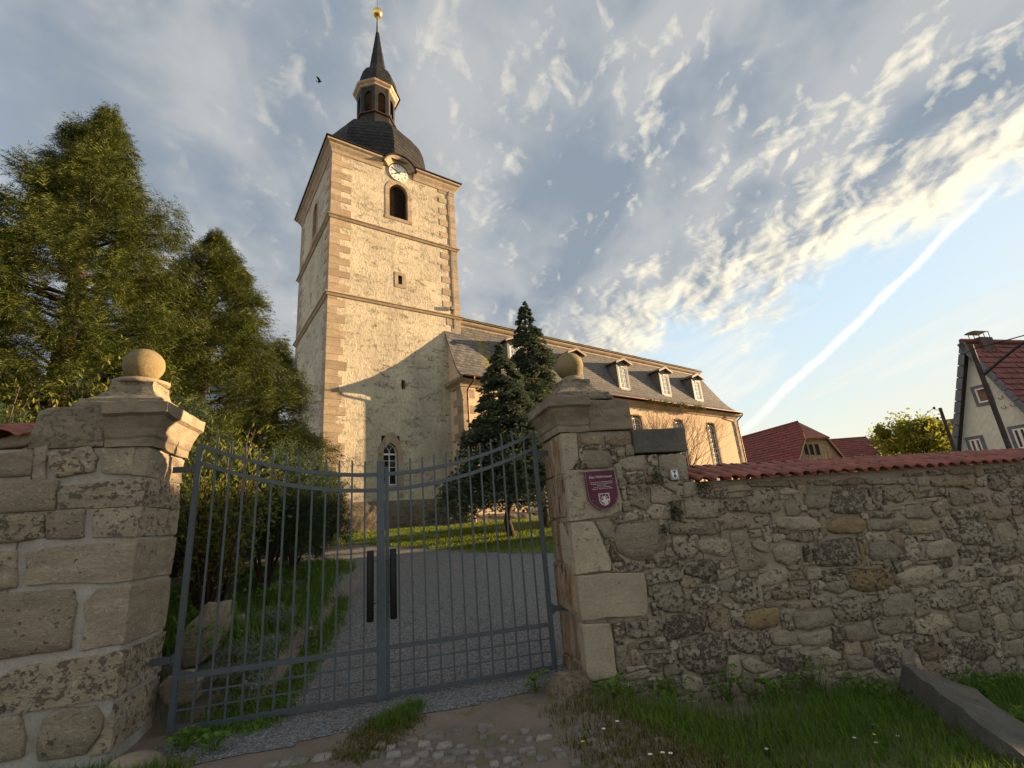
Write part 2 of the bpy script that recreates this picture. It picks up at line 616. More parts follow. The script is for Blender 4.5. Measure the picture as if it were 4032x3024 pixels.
M_COPPER = simple('brown_copper', (0.10, 0.048, 0.032), 0.45, metal=0.6, var=0.3, scale=5, bs=0.1, bd=0.004)
M_TRIM = simple('cornice_wood', (0.37, 0.27, 0.18), 0.7, var=0.2, scale=3, bs=0.2, bd=0.01)
M_GOLD = simple('gilding', (0.83, 0.58, 0.16), 0.28, metal=1.0, var=0.1, scale=3, bs=0.05, bd=0.005)
M_WHITE = simple('white_paint', (0.78, 0.76, 0.72), 0.5, var=0.06, scale=6, bs=0.1, bd=0.002)
M_CLOCK = simple('clock_white', (0.70, 0.68, 0.60), 0.5, var=0.12, scale=4, bs=0.05, bd=0.002)
M_INK = simple('black_paint', (0.012, 0.012, 0.012), 0.5, var=0.1, scale=5, bs=0, spec=0.3)
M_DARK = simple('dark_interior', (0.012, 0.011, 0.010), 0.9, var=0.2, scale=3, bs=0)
M_LOUVRE = simple('louvre_wood', (0.055, 0.034, 0.024), 0.75, var=0.25, scale=8, bs=0.2, bd=0.005)
M_METAL = simple('zinc', (0.20, 0.20, 0.20), 0.45, metal=0.8, var=0.15, scale=5, bs=0.05, bd=0.003)
M_CREAM = simple('cream_shingle', (0.64, 0.61, 0.50), 0.75, var=0.08, scale=3, bs=0.1, bd=0.004)
M_TIMBER = simple('pale_boarding', (0.30, 0.22, 0.12), 0.8, var=0.25, scale=4, bs=0.25, bd=0.01, rand=0.2)
M_TRUNK = stone('spruce_bark', (0.085, 0.058, 0.042), (0.05, 0.036, 0.028), scale=7, spots=0.3, bs=0.9, bd=0.03, rand=0.1)
M_TWIG = simple('grey_twig', (0.06, 0.042, 0.03), 0.85, var=0.25, scale=15, bs=0.3, bd=0.004)
M_PURPLE = simple('purple_enamel', (0.10, 0.012, 0.038), 0.38, var=0.2, scale=5, bs=0.02, bd=0.002, spec=0.25)
M_LABEL = simple('white_print', (0.68, 0.60, 0.58), 0.5, var=0.08, scale=25, bs=0)
M_BLUE = simple('blue_enamel', (0.02, 0.05, 0.33), 0.3, var=0.1, scale=20, bs=0)
M_COBBLE = stone('cobblestone', (0.31, 0.275, 0.235), (0.20, 0.175, 0.15), scale=6, spots=0.35, lichen=(0.42, 0.40, 0.35), bs=0.8, bd=0.02, rand=0.25)
M_ROCK = stone('rockery_limestone', (0.34, 0.28, 0.20), (0.24, 0.20, 0.14), scale=4, spots=0.4, lichen=(0.40, 0.36, 0.27), bs=0.8, bd=0.03, rand=0.15)
M_LETTER = simple('painted_letters', (0.20, 0.10, 0.05), 0.8, var=0.2, scale=8, bs=0)


def glass_mat(name, col, rough=0.08):
    m, w, b = mat_new(name)
    p = pos(w)
    n = w.noise(p, 1.6, 3, 0.5)
    c = w.mix(n, c4(tuple(x * 0.6 for x in col)), c4(tuple(x * 1.4 for x in col)))
    w.l(c, b.inputs['Base Color'])
    b.inputs['Roughness'].default_value = rough
    b.inputs['Specular IOR Level'].default_value = 0.8
    bump(w, b, w.noise(p, 3.0, 2, 0.5), 0.12, 0.02)
    return m


M_BOULDER = stone('boulder', (0.27, 0.20, 0.14), (0.17, 0.13, 0.09), scale=4.5, spots=0.5, lichen=(0.42, 0.36, 0.29), bs=0.9, bd=0.03, rand=0.05)
M_GLASS = glass_mat('window_glass', (0.02, 0.022, 0.022))
M_GLASS2 = glass_mat('curtained_glass', (0.40, 0.39, 0.35), 0.2)


def leaf_mat(name, cols, trans=0.35, rough=0.6, scale=1.3):
    """foliage: tone varies in clumps and from leaf to leaf"""
    m, w, b = mat_new(name)
    t = m.node_tree
    p = pos(w)
    n1 = w.noise(p, scale, 4, 0.6)
    n2 = w.noise(p, scale * 11, 3, 0.6)
    c = w.mix(w.ramp(n1, 0.34, 0.66), c4(cols[0]), c4(cols[1]))
    c = w.mix(w.ramp(n2, 0.45, 0.75, 0, 0.7), c, c4(cols[2]))
    w.l(c, b.inputs['Base Color'])
    b.inputs['Roughness'].default_value = rough
    b.inputs['Specular IOR Level'].default_value = 0.25
    tr = w.n('ShaderNodeBsdfTranslucent')
    w.l(w.vmath('SCALE', c, 1.25), tr.inputs[0])
    mx = w.n('ShaderNodeMixShader')
    mx.inputs[0].default_value = trans
    out = [n for n in t.nodes if n.type == 'OUTPUT_MATERIAL'][0]
    w.l(b.outputs[0], mx.inputs[1])
    w.l(tr.outputs[0], mx.inputs[2])
    w.l(mx.outputs[0], out.inputs[0])
    return m


M_CYPRESS = leaf_mat('cypress_sprays', ((0.034, 0.054, 0.012), (0.070, 0.090, 0.015), (0.17, 0.165, 0.035)), 0.10)
M_SPRUCE = leaf_mat('spruce_needles', ((0.075, 0.108, 0.068), (0.105, 0.14, 0.085), (0.17, 0.18, 0.10)), 0.25)
M_YEW = leaf_mat('dark_hedge', ((0.026, 0.046, 0.018), (0.042, 0.066, 0.026), (0.07, 0.09, 0.04)), 0.2)
M_LAUREL = leaf_mat('yellow_green_leaves', ((0.085, 0.115, 0.016), (0.15, 0.16, 0.025), (0.26, 0.22, 0.03)), 0.35, scale=3)
M_SPRING = leaf_mat('spring_leaves', ((0.14, 0.165, 0.018), (0.21, 0.22, 0.025), (0.28, 0.26, 0.04)), 0.45)
M_GRASS = leaf_mat('grass_blades', ((0.075, 0.145, 0.015), (0.125, 0.20, 0.026), (0.19, 0.23, 0.05)), 0.45, scale=2)
M_LAWN = leaf_mat('lawn_blades', ((0.09, 0.14, 0.010), (0.13, 0.175, 0.014), (0.19, 0.20, 0.025)), 0.4, scale=1.2)
M_WEED = leaf_mat('weed_leaves', ((0.085, 0.17, 0.02), (0.135, 0.22, 0.033), (0.19, 0.25, 0.05)), 0.35, scale=4)
M_MOSS = leaf_mat('moss', ((0.075, 0.08, 0.012), (0.11, 0.10, 0.02), (0.15, 0.12, 0.03)), 0.15, scale=5)
M_SILVER = leaf_mat('silver_leaves', ((0.14, 0.18, 0.12), (0.20, 0.25, 0.17), (0.30, 0.34, 0.26)), 0.2, scale=4)
M_PETAL = simple('white_petal', (0.8, 0.8, 0.78), 0.6, var=0.05, scale=9, bs=0)
M_YELLOW = simple('yellow_petal', (0.75, 0.50, 0.03), 0.6, var=0.1, scale=9, bs=0)


def ground_mat():
    """dirt, moss and thin grass"""
    m, w, b = mat_new('ground_earth')
    p = pos(w)
    n1 = w.noise(p, 0.9, 5, 0.6)
    n2 = w.noise(p, 14, 5, 0.7)
    n3 = w.noise(p, 3.1, 5, 0.65, 0.5)
    c = w.mix(w.ramp(n1, 0.35, 0.65), (0.20, 0.15, 0.118, 1), (0.145, 0.112, 0.088, 1))
    c = w.mix(w.ramp(n3, 0.52, 0.66, 0, 0.75), c, (0.10, 0.10, 0.03, 1))
    c = w.mix(w.ramp(n2, 0.55, 0.75, 0, 0.6), c, (0.28, 0.245, 0.205, 1))
    w.l(c, b.inputs['Base Color'])
    b.inputs['Roughness'].default_value = 0.95
    bump(w, b, n2, 0.8, 0.02)
    return m


def lawn_mat():
    m, w, b = mat_new('lawn_ground')
    p = pos(w)
    n1 = w.noise(p, 0.8, 5, 0.6)
    n2 = w.noise(p, 25, 4, 0.7)
    c = w.mix(w.ramp(n1, 0.35, 0.65), (0.075, 0.115, 0.010, 1), (0.115, 0.150, 0.014, 1))
    c = w.mix(w.ramp(n2, 0.5, 0.8, 0, 0.7), c, (0.045, 0.065, 0.010, 1))
    w.l(c, b.inputs['Base Color'])
    b.inputs['Roughness'].default_value = 0.95
    bump(w, b, n2, 0.9, 0.04)
    return m


def gravel_mat():
    m, w, b = mat_new('dark_gravel')
    p = pos(w)
    v = w.n('ShaderNodeTexVoronoi')
    v.inputs['Scale'].default_value = 55
    w.l(p, v.inputs['Vector'])
    v2 = w.n('ShaderNodeTexVoronoi')
    v2.inputs['Scale'].default_value = 23
    w.l(p, v2.inputs['Vector'])
    sx = w.n('ShaderNodeSeparateColor')
    w.l(v.outputs['Color'], sx.inputs[0])
    n1 = w.noise(p, 0.6, 4, 0.6)
    c = w.mix(w.ramp(sx.outputs[0], 0.05, 1.0), (0.085, 0.087, 0.085, 1), (0.31, 0.305, 0.29, 1))
    c = w.mix(w.ramp(n1, 0.4, 0.7, 0, 0.35), c, (0.18, 0.176, 0.165, 1))
    c = w.mix(w.ramp(v.outputs['Distance'], 0.25, 0.75, 0.0, 0.5), c, (0.04, 0.04, 0.042, 1))
    w.l(c, b.inputs['Base Color'])
    b.inputs['Roughness'].default_value = 0.85
    h = w.math('ADD', w.math('MULTIPLY', v.outputs['Distance'], -1.0), w.math('MULTIPLY', v2.outputs['Distance'], -0.7))
    bump(w, b, h, 0.9, 0.012)
    return m


M_EARTH, M_LAWNG, M_GRAVEL = ground_mat(), lawn_mat(), gravel_mat()
M_GRIT = simple('gravel_chip', (0.19, 0.195, 0.2), 0.85, var=0.45, scale=30, bs=0.2, bd=0.003)
M_LICHEN = simple('verge_slate_mossy', (0.16, 0.135, 0.06), 0.8, var=0.3, scale=4, bs=0.25, bd=0.006, rand=0.2)
M_FASCIA = simple('grey_slate_edging', (0.13, 0.145, 0.16), 0.7, var=0.2, scale=6, bs=0.2, bd=0.004)
M_CREAMWALL = simple('half_timber_infill', (0.48, 0.43, 0.32), 0.85, var=0.1, scale=3, bs=0.1, bd=0.004)
M_BEAM = simple('brown_timber_beam', (0.07, 0.035, 0.022), 0.8, var=0.2, scale=4, bs=0.2, bd=0.005)


# ------------------------------------------------------------------ terrain
def sstep(a, b, x):
    t = min(1.0, max(0.0, (x - a) / (b - a)))
    return t * t * (3 - 2 * t)


def gz_sm(s, m):
    """height of the ground in gate coordinates: street in front, churchyard rising behind the wall"""
    front = -0.34 * sstep(3.6, 5.1, s) - 0.125 * max(0.0, min(s, 14) - 5.0)
    front += 0.02 * nz((s, m, 0), 0.9, 3)
    rise = 0.0
    if m > 0:
        rise = 0.0912 * min(m, 19.0) * (1 - sstep(9.0, 26.0, s))
        rise += 0.035 * nz((s, m, 0), 0.35, 9) * min(1, m / 3)
    # raised planting bed inside, left of the drive
    if m > 0.2:
        bed = sstep(0.62 + 0.10 * m, 0.30 + 0.06 * m, s) * sstep(0.3, 0.9, m) * (1 - sstep(6.0, 9.0, m))
        rise += 0.42 * bed
    t = sstep(-0.42, -0.12, m)
    return front * (1 - t) + rise * t


def to_sm(p):
    r = Vector((p[0], p[1], 0)) - Vector((GF.o.x, GF.o.y, 0))
    return r.dot(GF.a), r.dot(GF.b)


def gz(x, y):
    s, m = to_sm((x, y))
    return gz_sm(s, m)


def ground_hit(px, py, tmax=60.0):
    d = ray(px, py)
    t = 2.0
    while t < tmax:
        p = EYE + d * t
        if p.z < gz(p.x, p.y):
            return p
        t += 0.03
    return EYE + d * tmax


def inside(poly, x, y):
    c = False
    n = len(poly)
    for i in range(n):
        x0, y0 = poly[i]
        x1, y1 = poly[i - 1]
        if (y0 > y) != (y1 > y) and x < (x1 - x0) * (y - y0) / (y1 - y0) + x0:
            c = not c
    return c


def sheet(name, mat, poly, step, lift, kind='structure', wob=0.0):
    """ground covering over a polygon in gate coordinates, following the terrain"""
    s0, s1 = min(p[0] for p in poly), max(p[0] for p in poly)
    m0, m1 = min(p[1] for p in poly), max(p[1] for p in poly)
    ns, nm = int((s1 - s0) / step) + 2, int((m1 - m0) / step) + 2
    idx = {}
    V, F = [], []

    def vert(i, j):
        if (i, j) not in idx:
            s, m = s0 + i * step, m0 + j * step
            s += 0.4 * step * nz((i, j, 0), 0.7, 1)
            m += 0.4 * step * nz((i, j, 0), 0.7, 5)
            idx[(i, j)] = len(V)
            V.append(GF(s, m, gz_sm(s, m) + lift))
        return idx[(i, j)]
    for i in range(ns):
        for j in range(nm):
            s, m = s0 + (i + 0.5) * step, m0 + (j + 0.5) * step
            if inside(poly, s + wob * nz((s, m, 0), 2.3, 2), m + wob * nz((s, m, 0), 2.3, 7)):
                F.append((vert(i, j), vert(i + 1, j), vert(i + 1, j + 1), vert(i, j + 1)))
    o = np_mesh(name, [tuple(v) for v in V], F, mat, smooth=True)
    o['kind'] = kind
    return o


def build_ground():
    # one sheet out to the horizon, fine near the gate
    def axis(lo, hi, fine0, fine1, step):
        a = list(np.arange(fine0, fine1 + 1e-6, step))
        k = step
        while a[-1] < hi:
            k *= 1.35
            a.append(a[-1] + k)
        k = step
        while a[0] > lo:
            k *= 1.35
            a.insert(0, a[0] - k)
        return a
    S = axis(-900, 900, -6, 13, 0.22)
    Mx = axis(-60, 1100, -7, 24, 0.14)
    V, F = [], []
    for m in Mx:
        for s in S:
            V.append(tuple(GF(s, m, gz_sm(s, m))))
    n = len(S)
    for j in range(len(Mx) - 1):
        for i in range(n - 1):
            F.append((j * n + i, j * n + i + 1, (j + 1) * n + i + 1, (j + 1) * n + i))
    o = np_mesh('ground', V, F, M_EARTH, smooth=True)
    o['kind'] = 'structure'


build_ground()
# the drive: outline taken from the photograph, laid on the rising ground
_gl = [to_sm(ground_hit(x * 1.8228, y * 1.8228)) for x, y in
       ((470, 1560), (520, 1440), (560, 1370), (600, 1300), (632, 1230), (640, 1192), (800, 1180), (960, 1188), (1100, 1196), (1230, 1196))]
DRIVE = [(-0.05, -0.30)] + [(0.20, 0.15)] + _gl[1:] + [(9.0, _gl[-1][1] + 0.4), (9.5, 2.0), (4.4, 0.4), (4.0, 0.1), (3.75, -0.25), (2.9, -0.55), (1.7, -0.62), (0.6, -0.75)]
sheet('gravel_drive', M_GRAVEL, DRIVE, 0.09, 0.006, wob=0.10)
LAWN = [(-3.5, _gl[5][1] + 2.2), (_gl[5][0] - 0.3, _gl[5][1] + 1.4), (_gl[6][0] - 0.3, _gl[6][1] + 0.7)] + [(a, b + 0.05) for a, b in _gl[7:]] + [(9.0, _gl[-1][1] + 0.45), (24, 14), (24, 28), (-3, 21.5)]
sheet('lawn', M_LAWNG, LAWN, 0.25, 0.012, wob=0.3)


# ------------------------------------------------------------------ church
CH = thing('church', 'village church with square plastered tower, slate dome and spire, and long mansard-roofed nave', 'church', TF(0, 0, 1.7))
TU, TV = 8.1, 8.45          # tower width and depth


def wall_grid(fr_pt, a0, a1, z0, z1, holes, depth):
    """vertical face with rectangular holes and reveals; fr_pt(a, d, z): d = depth behind the face"""
    A = sorted({a0, a1} | {h[0] for h in holes} | {h[1] for h in holes})
    Z = sorted({z0, z1} | {h[2] for h in holes} | {h[3] for h in holes})
    mb = MB()
    for i in range(len(A) - 1):
        for j in range(len(Z) - 1):
            ca, cz = (A[i] + A[i + 1]) / 2, (Z[j] + Z[j + 1]) / 2
            if any(h[0] < ca < h[1] and h[2] < cz < h[3] for h in holes):
                continue
            mb.add([fr_pt(A[i], 0, Z[j]), fr_pt(A[i + 1], 0, Z[j]), fr_pt(A[i + 1], 0, Z[j + 1]), fr_pt(A[i], 0, Z[j + 1])], [(0, 1, 2, 3)])
    for h in holes:
        b0, b1, y0, y1 = h[:4]
        c = [(b0, y0), (b1, y0), (b1, y1), (b0, y1)]
        for k in range(4):
            p, q = c[k], c[(k + 1) % 4]
            mb.add([fr_pt(p[0], 0, p[1]), fr_pt(q[0], 0, q[1]), fr_pt(q[0], depth, q[1]), fr_pt(p[0], depth, p[1])], [(0, 1, 2, 3)])
    return mb


def merge(dst, src):
    k = len(dst.v)
    dst.v += src.v
    dst.f += [tuple(i + k for i in f) for f in src.f]
    dst.s += src.s


def arch_pts(c, w, z0, zs, n=10, pointed=0.0):
    """outline of an arched opening, from bottom left round to bottom right"""
    r = w / 2
    pts = [(c - r, z0)]
    for k in range(n + 1):
        a = math.pi * (1 - k / n)
        if pointed:
            R = w * pointed
            if a > math.pi / 2:
                t = (math.pi - a) / (math.pi / 2)
                amax = math.acos((R - r) / R)
                pts.append((c - r + R - R * math.cos(amax * t), zs + R * math.sin(amax * t)))
            else:
                t = a / (math.pi / 2)
                amax = math.acos((R - r) / R)
                pts.append((c + r - R + R * math.cos(amax * t), zs + R * math.sin(amax * t)))
        else:
            pts.append((c + r * math.cos(a), zs + r * math.sin(a)))
    pts.append((c + r, z0))
    return pts


def surround(fp, c, w, z0, zs, band, out, back, name, mat, parent, group_n=5, pointed=0.0, outer=None, jamb=3):
    """stone frame of an arched opening: voussoirs and jamb blocks, each its own piece"""
    inn = arch_pts(c, w, z0, zs, 12, pointed)
    if outer is None:
        ot = arch_pts(c, w + 2 * band, z0, zs, 12, pointed)
    else:
        ot = outer
    arc_i, arc_o = inn[1:-1], ot[1:-1]
    segs = []
    n = len(arc_i) - 1
    per = n / group_n
    for g in range(group_n):
        i0, i1 = int(round(g * per)), int(round((g + 1) * per))
        segs.append(([arc_i[k] for k in range(i0, i1 + 1)], [arc_o[k] for k in range(i0, i1 + 1)]))
    for side in (0, 1):
        x0 = c - w / 2 - band if side == 0 else c + w / 2
        for j in range(jamb):
            za, zb = z0 + (zs - z0) * j / jamb, z0 + (zs - z0) * (j + 1) / jamb - 0.006
            mb = MB()
            mb.prism([fp(x0, -out, za), fp(x0 + band, -out, za), fp(x0 + band, -out, zb), fp(x0, -out, zb)], fp(0, back + out, 0) - fp(0, 0, 0))
            mb.build(name, mat, parent)
    for si, so in segs:
        mb = MB()
        poly = [fp(a, -out, z) for a, z in si] + [fp(a, -out, z) for a, z in reversed(so)]
        mb.prism(poly, fp(0, back + out, 0) - fp(0, 0, 0))
        mb.build(name, mat, parent)


def FP(u, d, z):            # tower front: d inwards
    return TF(u, d, z)


def LP(v, d, z):            # tower left side: a runs inwards along v
    return TF(d, v, z)


def build_tower():
    wall = MB()
    hf = [(3.49, 4.71, 20.46, 22.98), (3.99, 4.25, 15.85, 16.43), (4.11, 4.34, 9.30, 9.84), (2.94, 3.96, 4.0, 6.62)]
    merge(wall, wall_grid(FP, 0, TU, 1.2, 24.3, hf, 0.45))
    hl = [(3.45, 4.55, 20.25, 22.7), (4.15, 4.38, 15.5, 16.35), (3.3, 4.5, 4.0, 5.6)]
    merge(wall, wall_grid(LP, 0, TV, 1.2, 24.3, hl, 0.45))
    wall.add([TF(TU, 0, 1.2), TF(TU, TV, 1.2), TF(TU, TV, 24.3), TF(TU, 0, 24.3)], [(0, 1, 2, 3)])
    wall.add([TF(0, TV, 1.2), TF(TU, TV, 1.2), TF(TU, TV, 24.3), TF(0, TV, 24.3)], [(0, 1, 2, 3)])
    wall.add([TF(0, 0, 24.3), TF(TU, 0, 24.3), TF(TU, TV, 24.3), TF(0, TV, 24.3)], [(0, 1, 2, 3)])
    o = wall.build('tower_wall', M_TPLASTER, CH, recalc=False)
    o['label'] = 'rough plastered shaft of the square tower'
    tw = o
    # dark backs of the openings
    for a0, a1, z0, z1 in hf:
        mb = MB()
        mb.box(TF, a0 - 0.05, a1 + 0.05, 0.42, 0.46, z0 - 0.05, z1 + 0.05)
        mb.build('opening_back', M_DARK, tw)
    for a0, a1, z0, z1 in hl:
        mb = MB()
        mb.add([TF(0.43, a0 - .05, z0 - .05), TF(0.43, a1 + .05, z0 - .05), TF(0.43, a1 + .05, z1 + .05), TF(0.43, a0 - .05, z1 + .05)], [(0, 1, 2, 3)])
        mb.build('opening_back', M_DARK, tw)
    # plinth: rough masonry, stepped out
    V, F = [], []
    path = [(-0.16, TV + 0.16), (-0.16, -0.16), (TU - 0.9, -0.16)]
    mb = MB()
    cols = []
    L = 0
    for k in range(2):
        a, b = Vector(path[k]), Vector(path[k + 1])
        n = int((b - a).length / 0.22)
        for i in range(n + (k == 1)):
            cols.append((a + (b - a) * i / n, k))
    rows = 8
    for q, k in cols:
        for j in range(rows + 1):
            z = 1.1 + (3.14 - 1.1) * j / rows
            out = 0.06 * nz((q.x, q.y, z), 1.7, 4) + 0.05 * nz((q.x, q.y, z), 4.5, 2) + (0.10 * (1 - j / rows) ** 2)
            if j == rows:
                V.append(TF(max(q.x, 0.0) + 0.02, max(q.y, 0) + 0.02, z + 0.12) if 0 else TF(q.x + (0.17 if k == 0 else 0), q.y + (0.17 if k == 1 or i == 0 else 0), z + 0.10))
            else:
                V.append(TF(q.x - (out if k == 0 else 0), q.y - (out if k == 1 else 0), z))
    for c in range(len(cols) - 1):
        for j in range(rows):
            F.append((c * (rows + 1) + j, (c + 1) * (rows + 1) + j, (c + 1) * (rows + 1) + j + 1, c * (rows + 1) + j + 1))
    mb.add(V, F)
    p = mb.build('plinth', M_PLINTH, CH, recalc=False)
    p['label'] = 'dark mossy rubble plinth of the tower'
    # quoins: every block a piece, long and short alternately
    r = random.Random(3)
    for (cu, cv, du, dv) in ((0, 0, 1, 1), (TU, 0, -1, 1), (0, TV, 1, -1)):
        z = 3.25
        k = 0
        while z < 23.75:
            h = r.uniform(0.36, 0.50)
            if z < 14.3:
                long_u = (0.62 if k % 2 else 0.95) + r.uniform(-0.15, 0.12)
                long_v = (0.95 if k % 2 else 0.6) + r.uniform(-0.1, 0.1)
            else:
                long_u, long_v = (1.15, 0.55) if k % 2 else (0.55, 1.15)
            z1 = min(z + h, 23.8)
            for zb in (14.43, 19.35):
                if z < zb + 0.05 and z1 > zb - 0.22:
                    z1 = max(z + 0.12, zb - 0.2) if z < zb - 0.3 else z1
            if not (cu == TU and z < 13.2):
                mb = MB()
                o_ = 0.018 + r.uniform(0, 0.012)
                a0, a1 = (cu - o_ * du, cu + long_u * du)
                b0, b1 = (cv - o_ * dv, cv + long_v * dv)
                # an L-shaped corner block: two slabs merged in one piece
                t = 0.07
                ju = r.uniform(-0.03, 0.03) if z < 14.3 else 0
                poly = [(a0, b0), (a1, b0), (a1 + ju * du, b0 + t * dv), (a0 + t * du, b0 + t * dv), (a0 + t * du, b1), (a0, b1)]
                mb.prism([TF(a, b, z + 0.006) for a, b in poly], (0, 0, z1 - z - 0.012))
                mb.build('quoin_stone', M_QUOIN, tw)
            z = z1
            k += 1
    # string courses and main cornice
    ring = [(0, 0), (0, TV), (TU, TV), (TU, 0)]
    for zc in (14.43, 19.36):
        mb = MB()
        mb.sweep(TF, ring, [(-0.02, zc - 0.20), (0.07, zc - 0.18), (0.13, zc - 0.08), (0.20, zc - 0.04), (0.20, zc + 0.0), (0.0, zc + 0.10), (-0.02, zc + 0.10)], closed=True, flip=True)
        mb.build('string_course', M_QUOIN, CH)
    prof = [(-0.02, 23.72), (0.05, 23.74), (0.10, 23.92), (0.24, 24.12), (0.27, 24.22), (0.40, 24.30), (0.40, 24.42), (-0.02, 24.46)]
    for pth in ([(3.05, 0), (0, 0), (0, TV), (TU * 0.5, TV)], [(5.12, 0), (TU, 0), (TU, TV), (TU * 0.5, TV)]):
        mb = MB()
        mb.sweep(TF, pth, prof, flip=(pth[0][0] < 4))
        mb.build('cornice', M_QUOIN, CH)
    mb = MB()
    prof2 = [(-0.3, 24.47), (0.47, 24.44), (0.49, 24.50), (-0.3, 24.78)]
    for pth in ([(3.0, 0), (0, 0), (0, TV), (TU * 0.5, TV)], [(5.2, 0), (TU, 0), (TU, TV), (TU * 0.5, TV)]):
        mb.sweep(TF, pth, prof2, flip=(pth[0][0] < 4))
    mb.build('eaves_slates', M_SLATE_D, CH)
    # round hood over the clock, with lettering
    cu, cz = 4.10, 23.86
    n = 18
    hp = [(0.0, 0.70), (-0.12, 0.70), (-0.18, 0.80), (-0.34, 0.96), (-0.36, 1.06), (-0.36, 1.10), (0.0, 1.12)]
    V, F = [], []
    a0, a1 = rad(18), rad(162)
    for i in range(n + 1):
        a = a1 + (a0 - a1) * i / n
        for d, rr in hp:
            V.append(TF(cu + rr * math.cos(a), d, cz + rr * math.sin(a)))
    k = len(hp)
    for i in range(n):
        for q in range(k):
            q2 = (q + 1) % k
            F.append((i * k + q, (i + 1) * k + q, (i + 1) * k + q2, i * k + q2))
    F += [tuple(range(k)), tuple(n * k + q for q in range(k))[::-1]]
    hood = MB().add(V, F).build('clock_hood', M_QUOIN, CH)
    hp = [(0.05, 1.115), (-0.44, 1.105), (-0.45, 1.16), (0.05, 1.22)]
    V, F = [], []
    for i in range(n + 1):
        a = rad(168) + (rad(12) - rad(168)) * i / n
        for d, rr in hp:
            V.append(TF(cu + rr * math.cos(a), d, cz + rr * math.sin(a)))
    k = 4
    for i in range(n):
        for q in range(k):
            q2 = (q + 1) % k
            F.append((i * k + q, (i + 1) * k + q, (i + 1) * k + q2, i * k + q2))
    F += [tuple(range(k)), tuple(n * k + q for q in range(k))[::-1]]
    MB().add(V, F).build('hood_slates', M_SLATE_D, hood)
    # weathered painted letters on the hood soffit band (illegible except a few strokes)
    words = 'GLORIA DEI 1738'
    for i, ch in enumerate('Jncht mein Zeit'):
        if ch == ' ':
            continue
        a = rad(150 - i * 120 / 14)
        text_mesh(ch, 0.17, TF(cu + 0.885 * math.cos(a), -0.262, cz + 0.885 * math.sin(a)),
                  TF.a * math.sin(a) - Vector((0, 0, 1)) * math.cos(a),
                  (TF.a * math.cos(a) + Vector((0, 0, 1)) * math.sin(a)) * 0.70 - TF.b * 0.70, 'painted_letter', M_LETTER, hood, 0.004)
    # clock
    ck = MB()
    seg = 40
    V = []
    for d in (0.0, -0.07):
        V += [TF(cu + 0.63 * math.cos(2 * math.pi * i / seg), d, cz + 0.63 * math.sin(2 * math.pi * i / seg)) for i in range(seg)]
    F = [tuple(range(seg, 2 * seg))] + [(i, (i + 1) % seg, seg + (i + 1) % seg, seg + i) for i in range(seg)]
    clock = ck.add(V, F).build('clock_face', M_CLOCK, CH)
    clock['label'] = 'round white clock face with black numerals, hands at ten to eight'
    for h in range(1, 13):
        a = rad(90 - 30 * h)
        text_mesh(str(h), 0.20, TF(cu + 0.50 * math.cos(a), -0.074, cz + 0.50 * math.sin(a)), TF.a, Vector((0, 0, 1)), 'numeral', M_INK, clock, 0.004)

    def hand(name, ang, ln, w, tail):
        a = rad(90 - ang)
        dx, dz = math.cos(a), math.sin(a)
        pts = []
        for t, q in ((-tail, w * 0.6), (0, w), (ln * 0.72, w * 1.15), (ln, 0.008)):
            pts.append((t, q))
        poly = [TF(cu + dx * t - dz * q, -0.080, cz + dz * t + dx * q) for t, q in pts] + \
               [TF(cu + dx * t + dz * q, -0.080, cz + dz * t - dx * q) for t, q in reversed(pts)]
        MB().prism(poly, -TF.b * 0.012).build(name, M_INK, clock)
    hand('minute_hand', 298, 0.52, 0.026, 0.16)
    hand('hour_hand', 236, 0.36, 0.032, 0.22)
    mb = MB()
    V = [TF(cu + 0.05 * math.cos(2 * math.pi * i / 12), -0.098, cz + 0.05 * math.sin(2 * math.pi * i / 12)) for i in range(12)]
    mb.prism(V, TF.b * 0.02)
    mb.build('hub', M_INK, clock)
    # belfry window with stone frame and louvres, front and left side
    for fp, c, w, z0, zs, lab in ((FP, 4.10, 1.21, 20.46, 22.375, 'front'), (LP, 4.0, 1.0, 20.25, 22.2, 'side')):
        surround(fp, c, w, z0, zs, 0.26, 0.03, 0.22, 'window_surround', M_QUOIN, tw, 5, jamb=5)
        lb = MB()
        fr_o = arch_pts(c, w, z0, zs, 12)
        fr_i = arch_pts(c, w - 0.16, z0 + 0.08, zs, 12)
        N = len(fr_o)
        V = [fp(a, 0.20, z) for a, z in fr_o] + [fp(a, 0.20, z) for a, z in fr_i] + [fp(a, 0.30, z) for a, z in fr_i]
        F = [(i, i + 1, N + i + 1, N + i) for i in range(N - 1)] + [(N - 1, 0, N, 2 * N - 1)]
        F += [(N + i, N + (i + 1) % N, 2 * N + (i + 1) % N, 2 * N + i) for i in range(N)]
        fr = lb.add(V, F).build('louvre_frame', M_LOUVRE, CH)
        zz = z0 + 0.12
        while zz < zs + w / 2 - 0.14:
            hw = w / 2 - 0.06
            if zz > zs:
                hw = math.sqrt(max(0.001, (w / 2 - 0.04) ** 2 - (zz - zs) ** 2))
            sl = MB()
            sl.hexa([fp(c - hw, 0.20, zz), fp(c + hw, 0.20, zz), fp(c + hw, 0.32, zz + 0.09), fp(c - hw, 0.32, zz + 0.09),
                     fp(c - hw, 0.20, zz + 0.025), fp(c + hw, 0.20, zz + 0.025), fp(c + hw, 0.32, zz + 0.115), fp(c - hw, 0.32, zz + 0.115)])
            sl.build('louvre', M_LOUVRE, fr)
            zz += 0.135
        sill = MB()
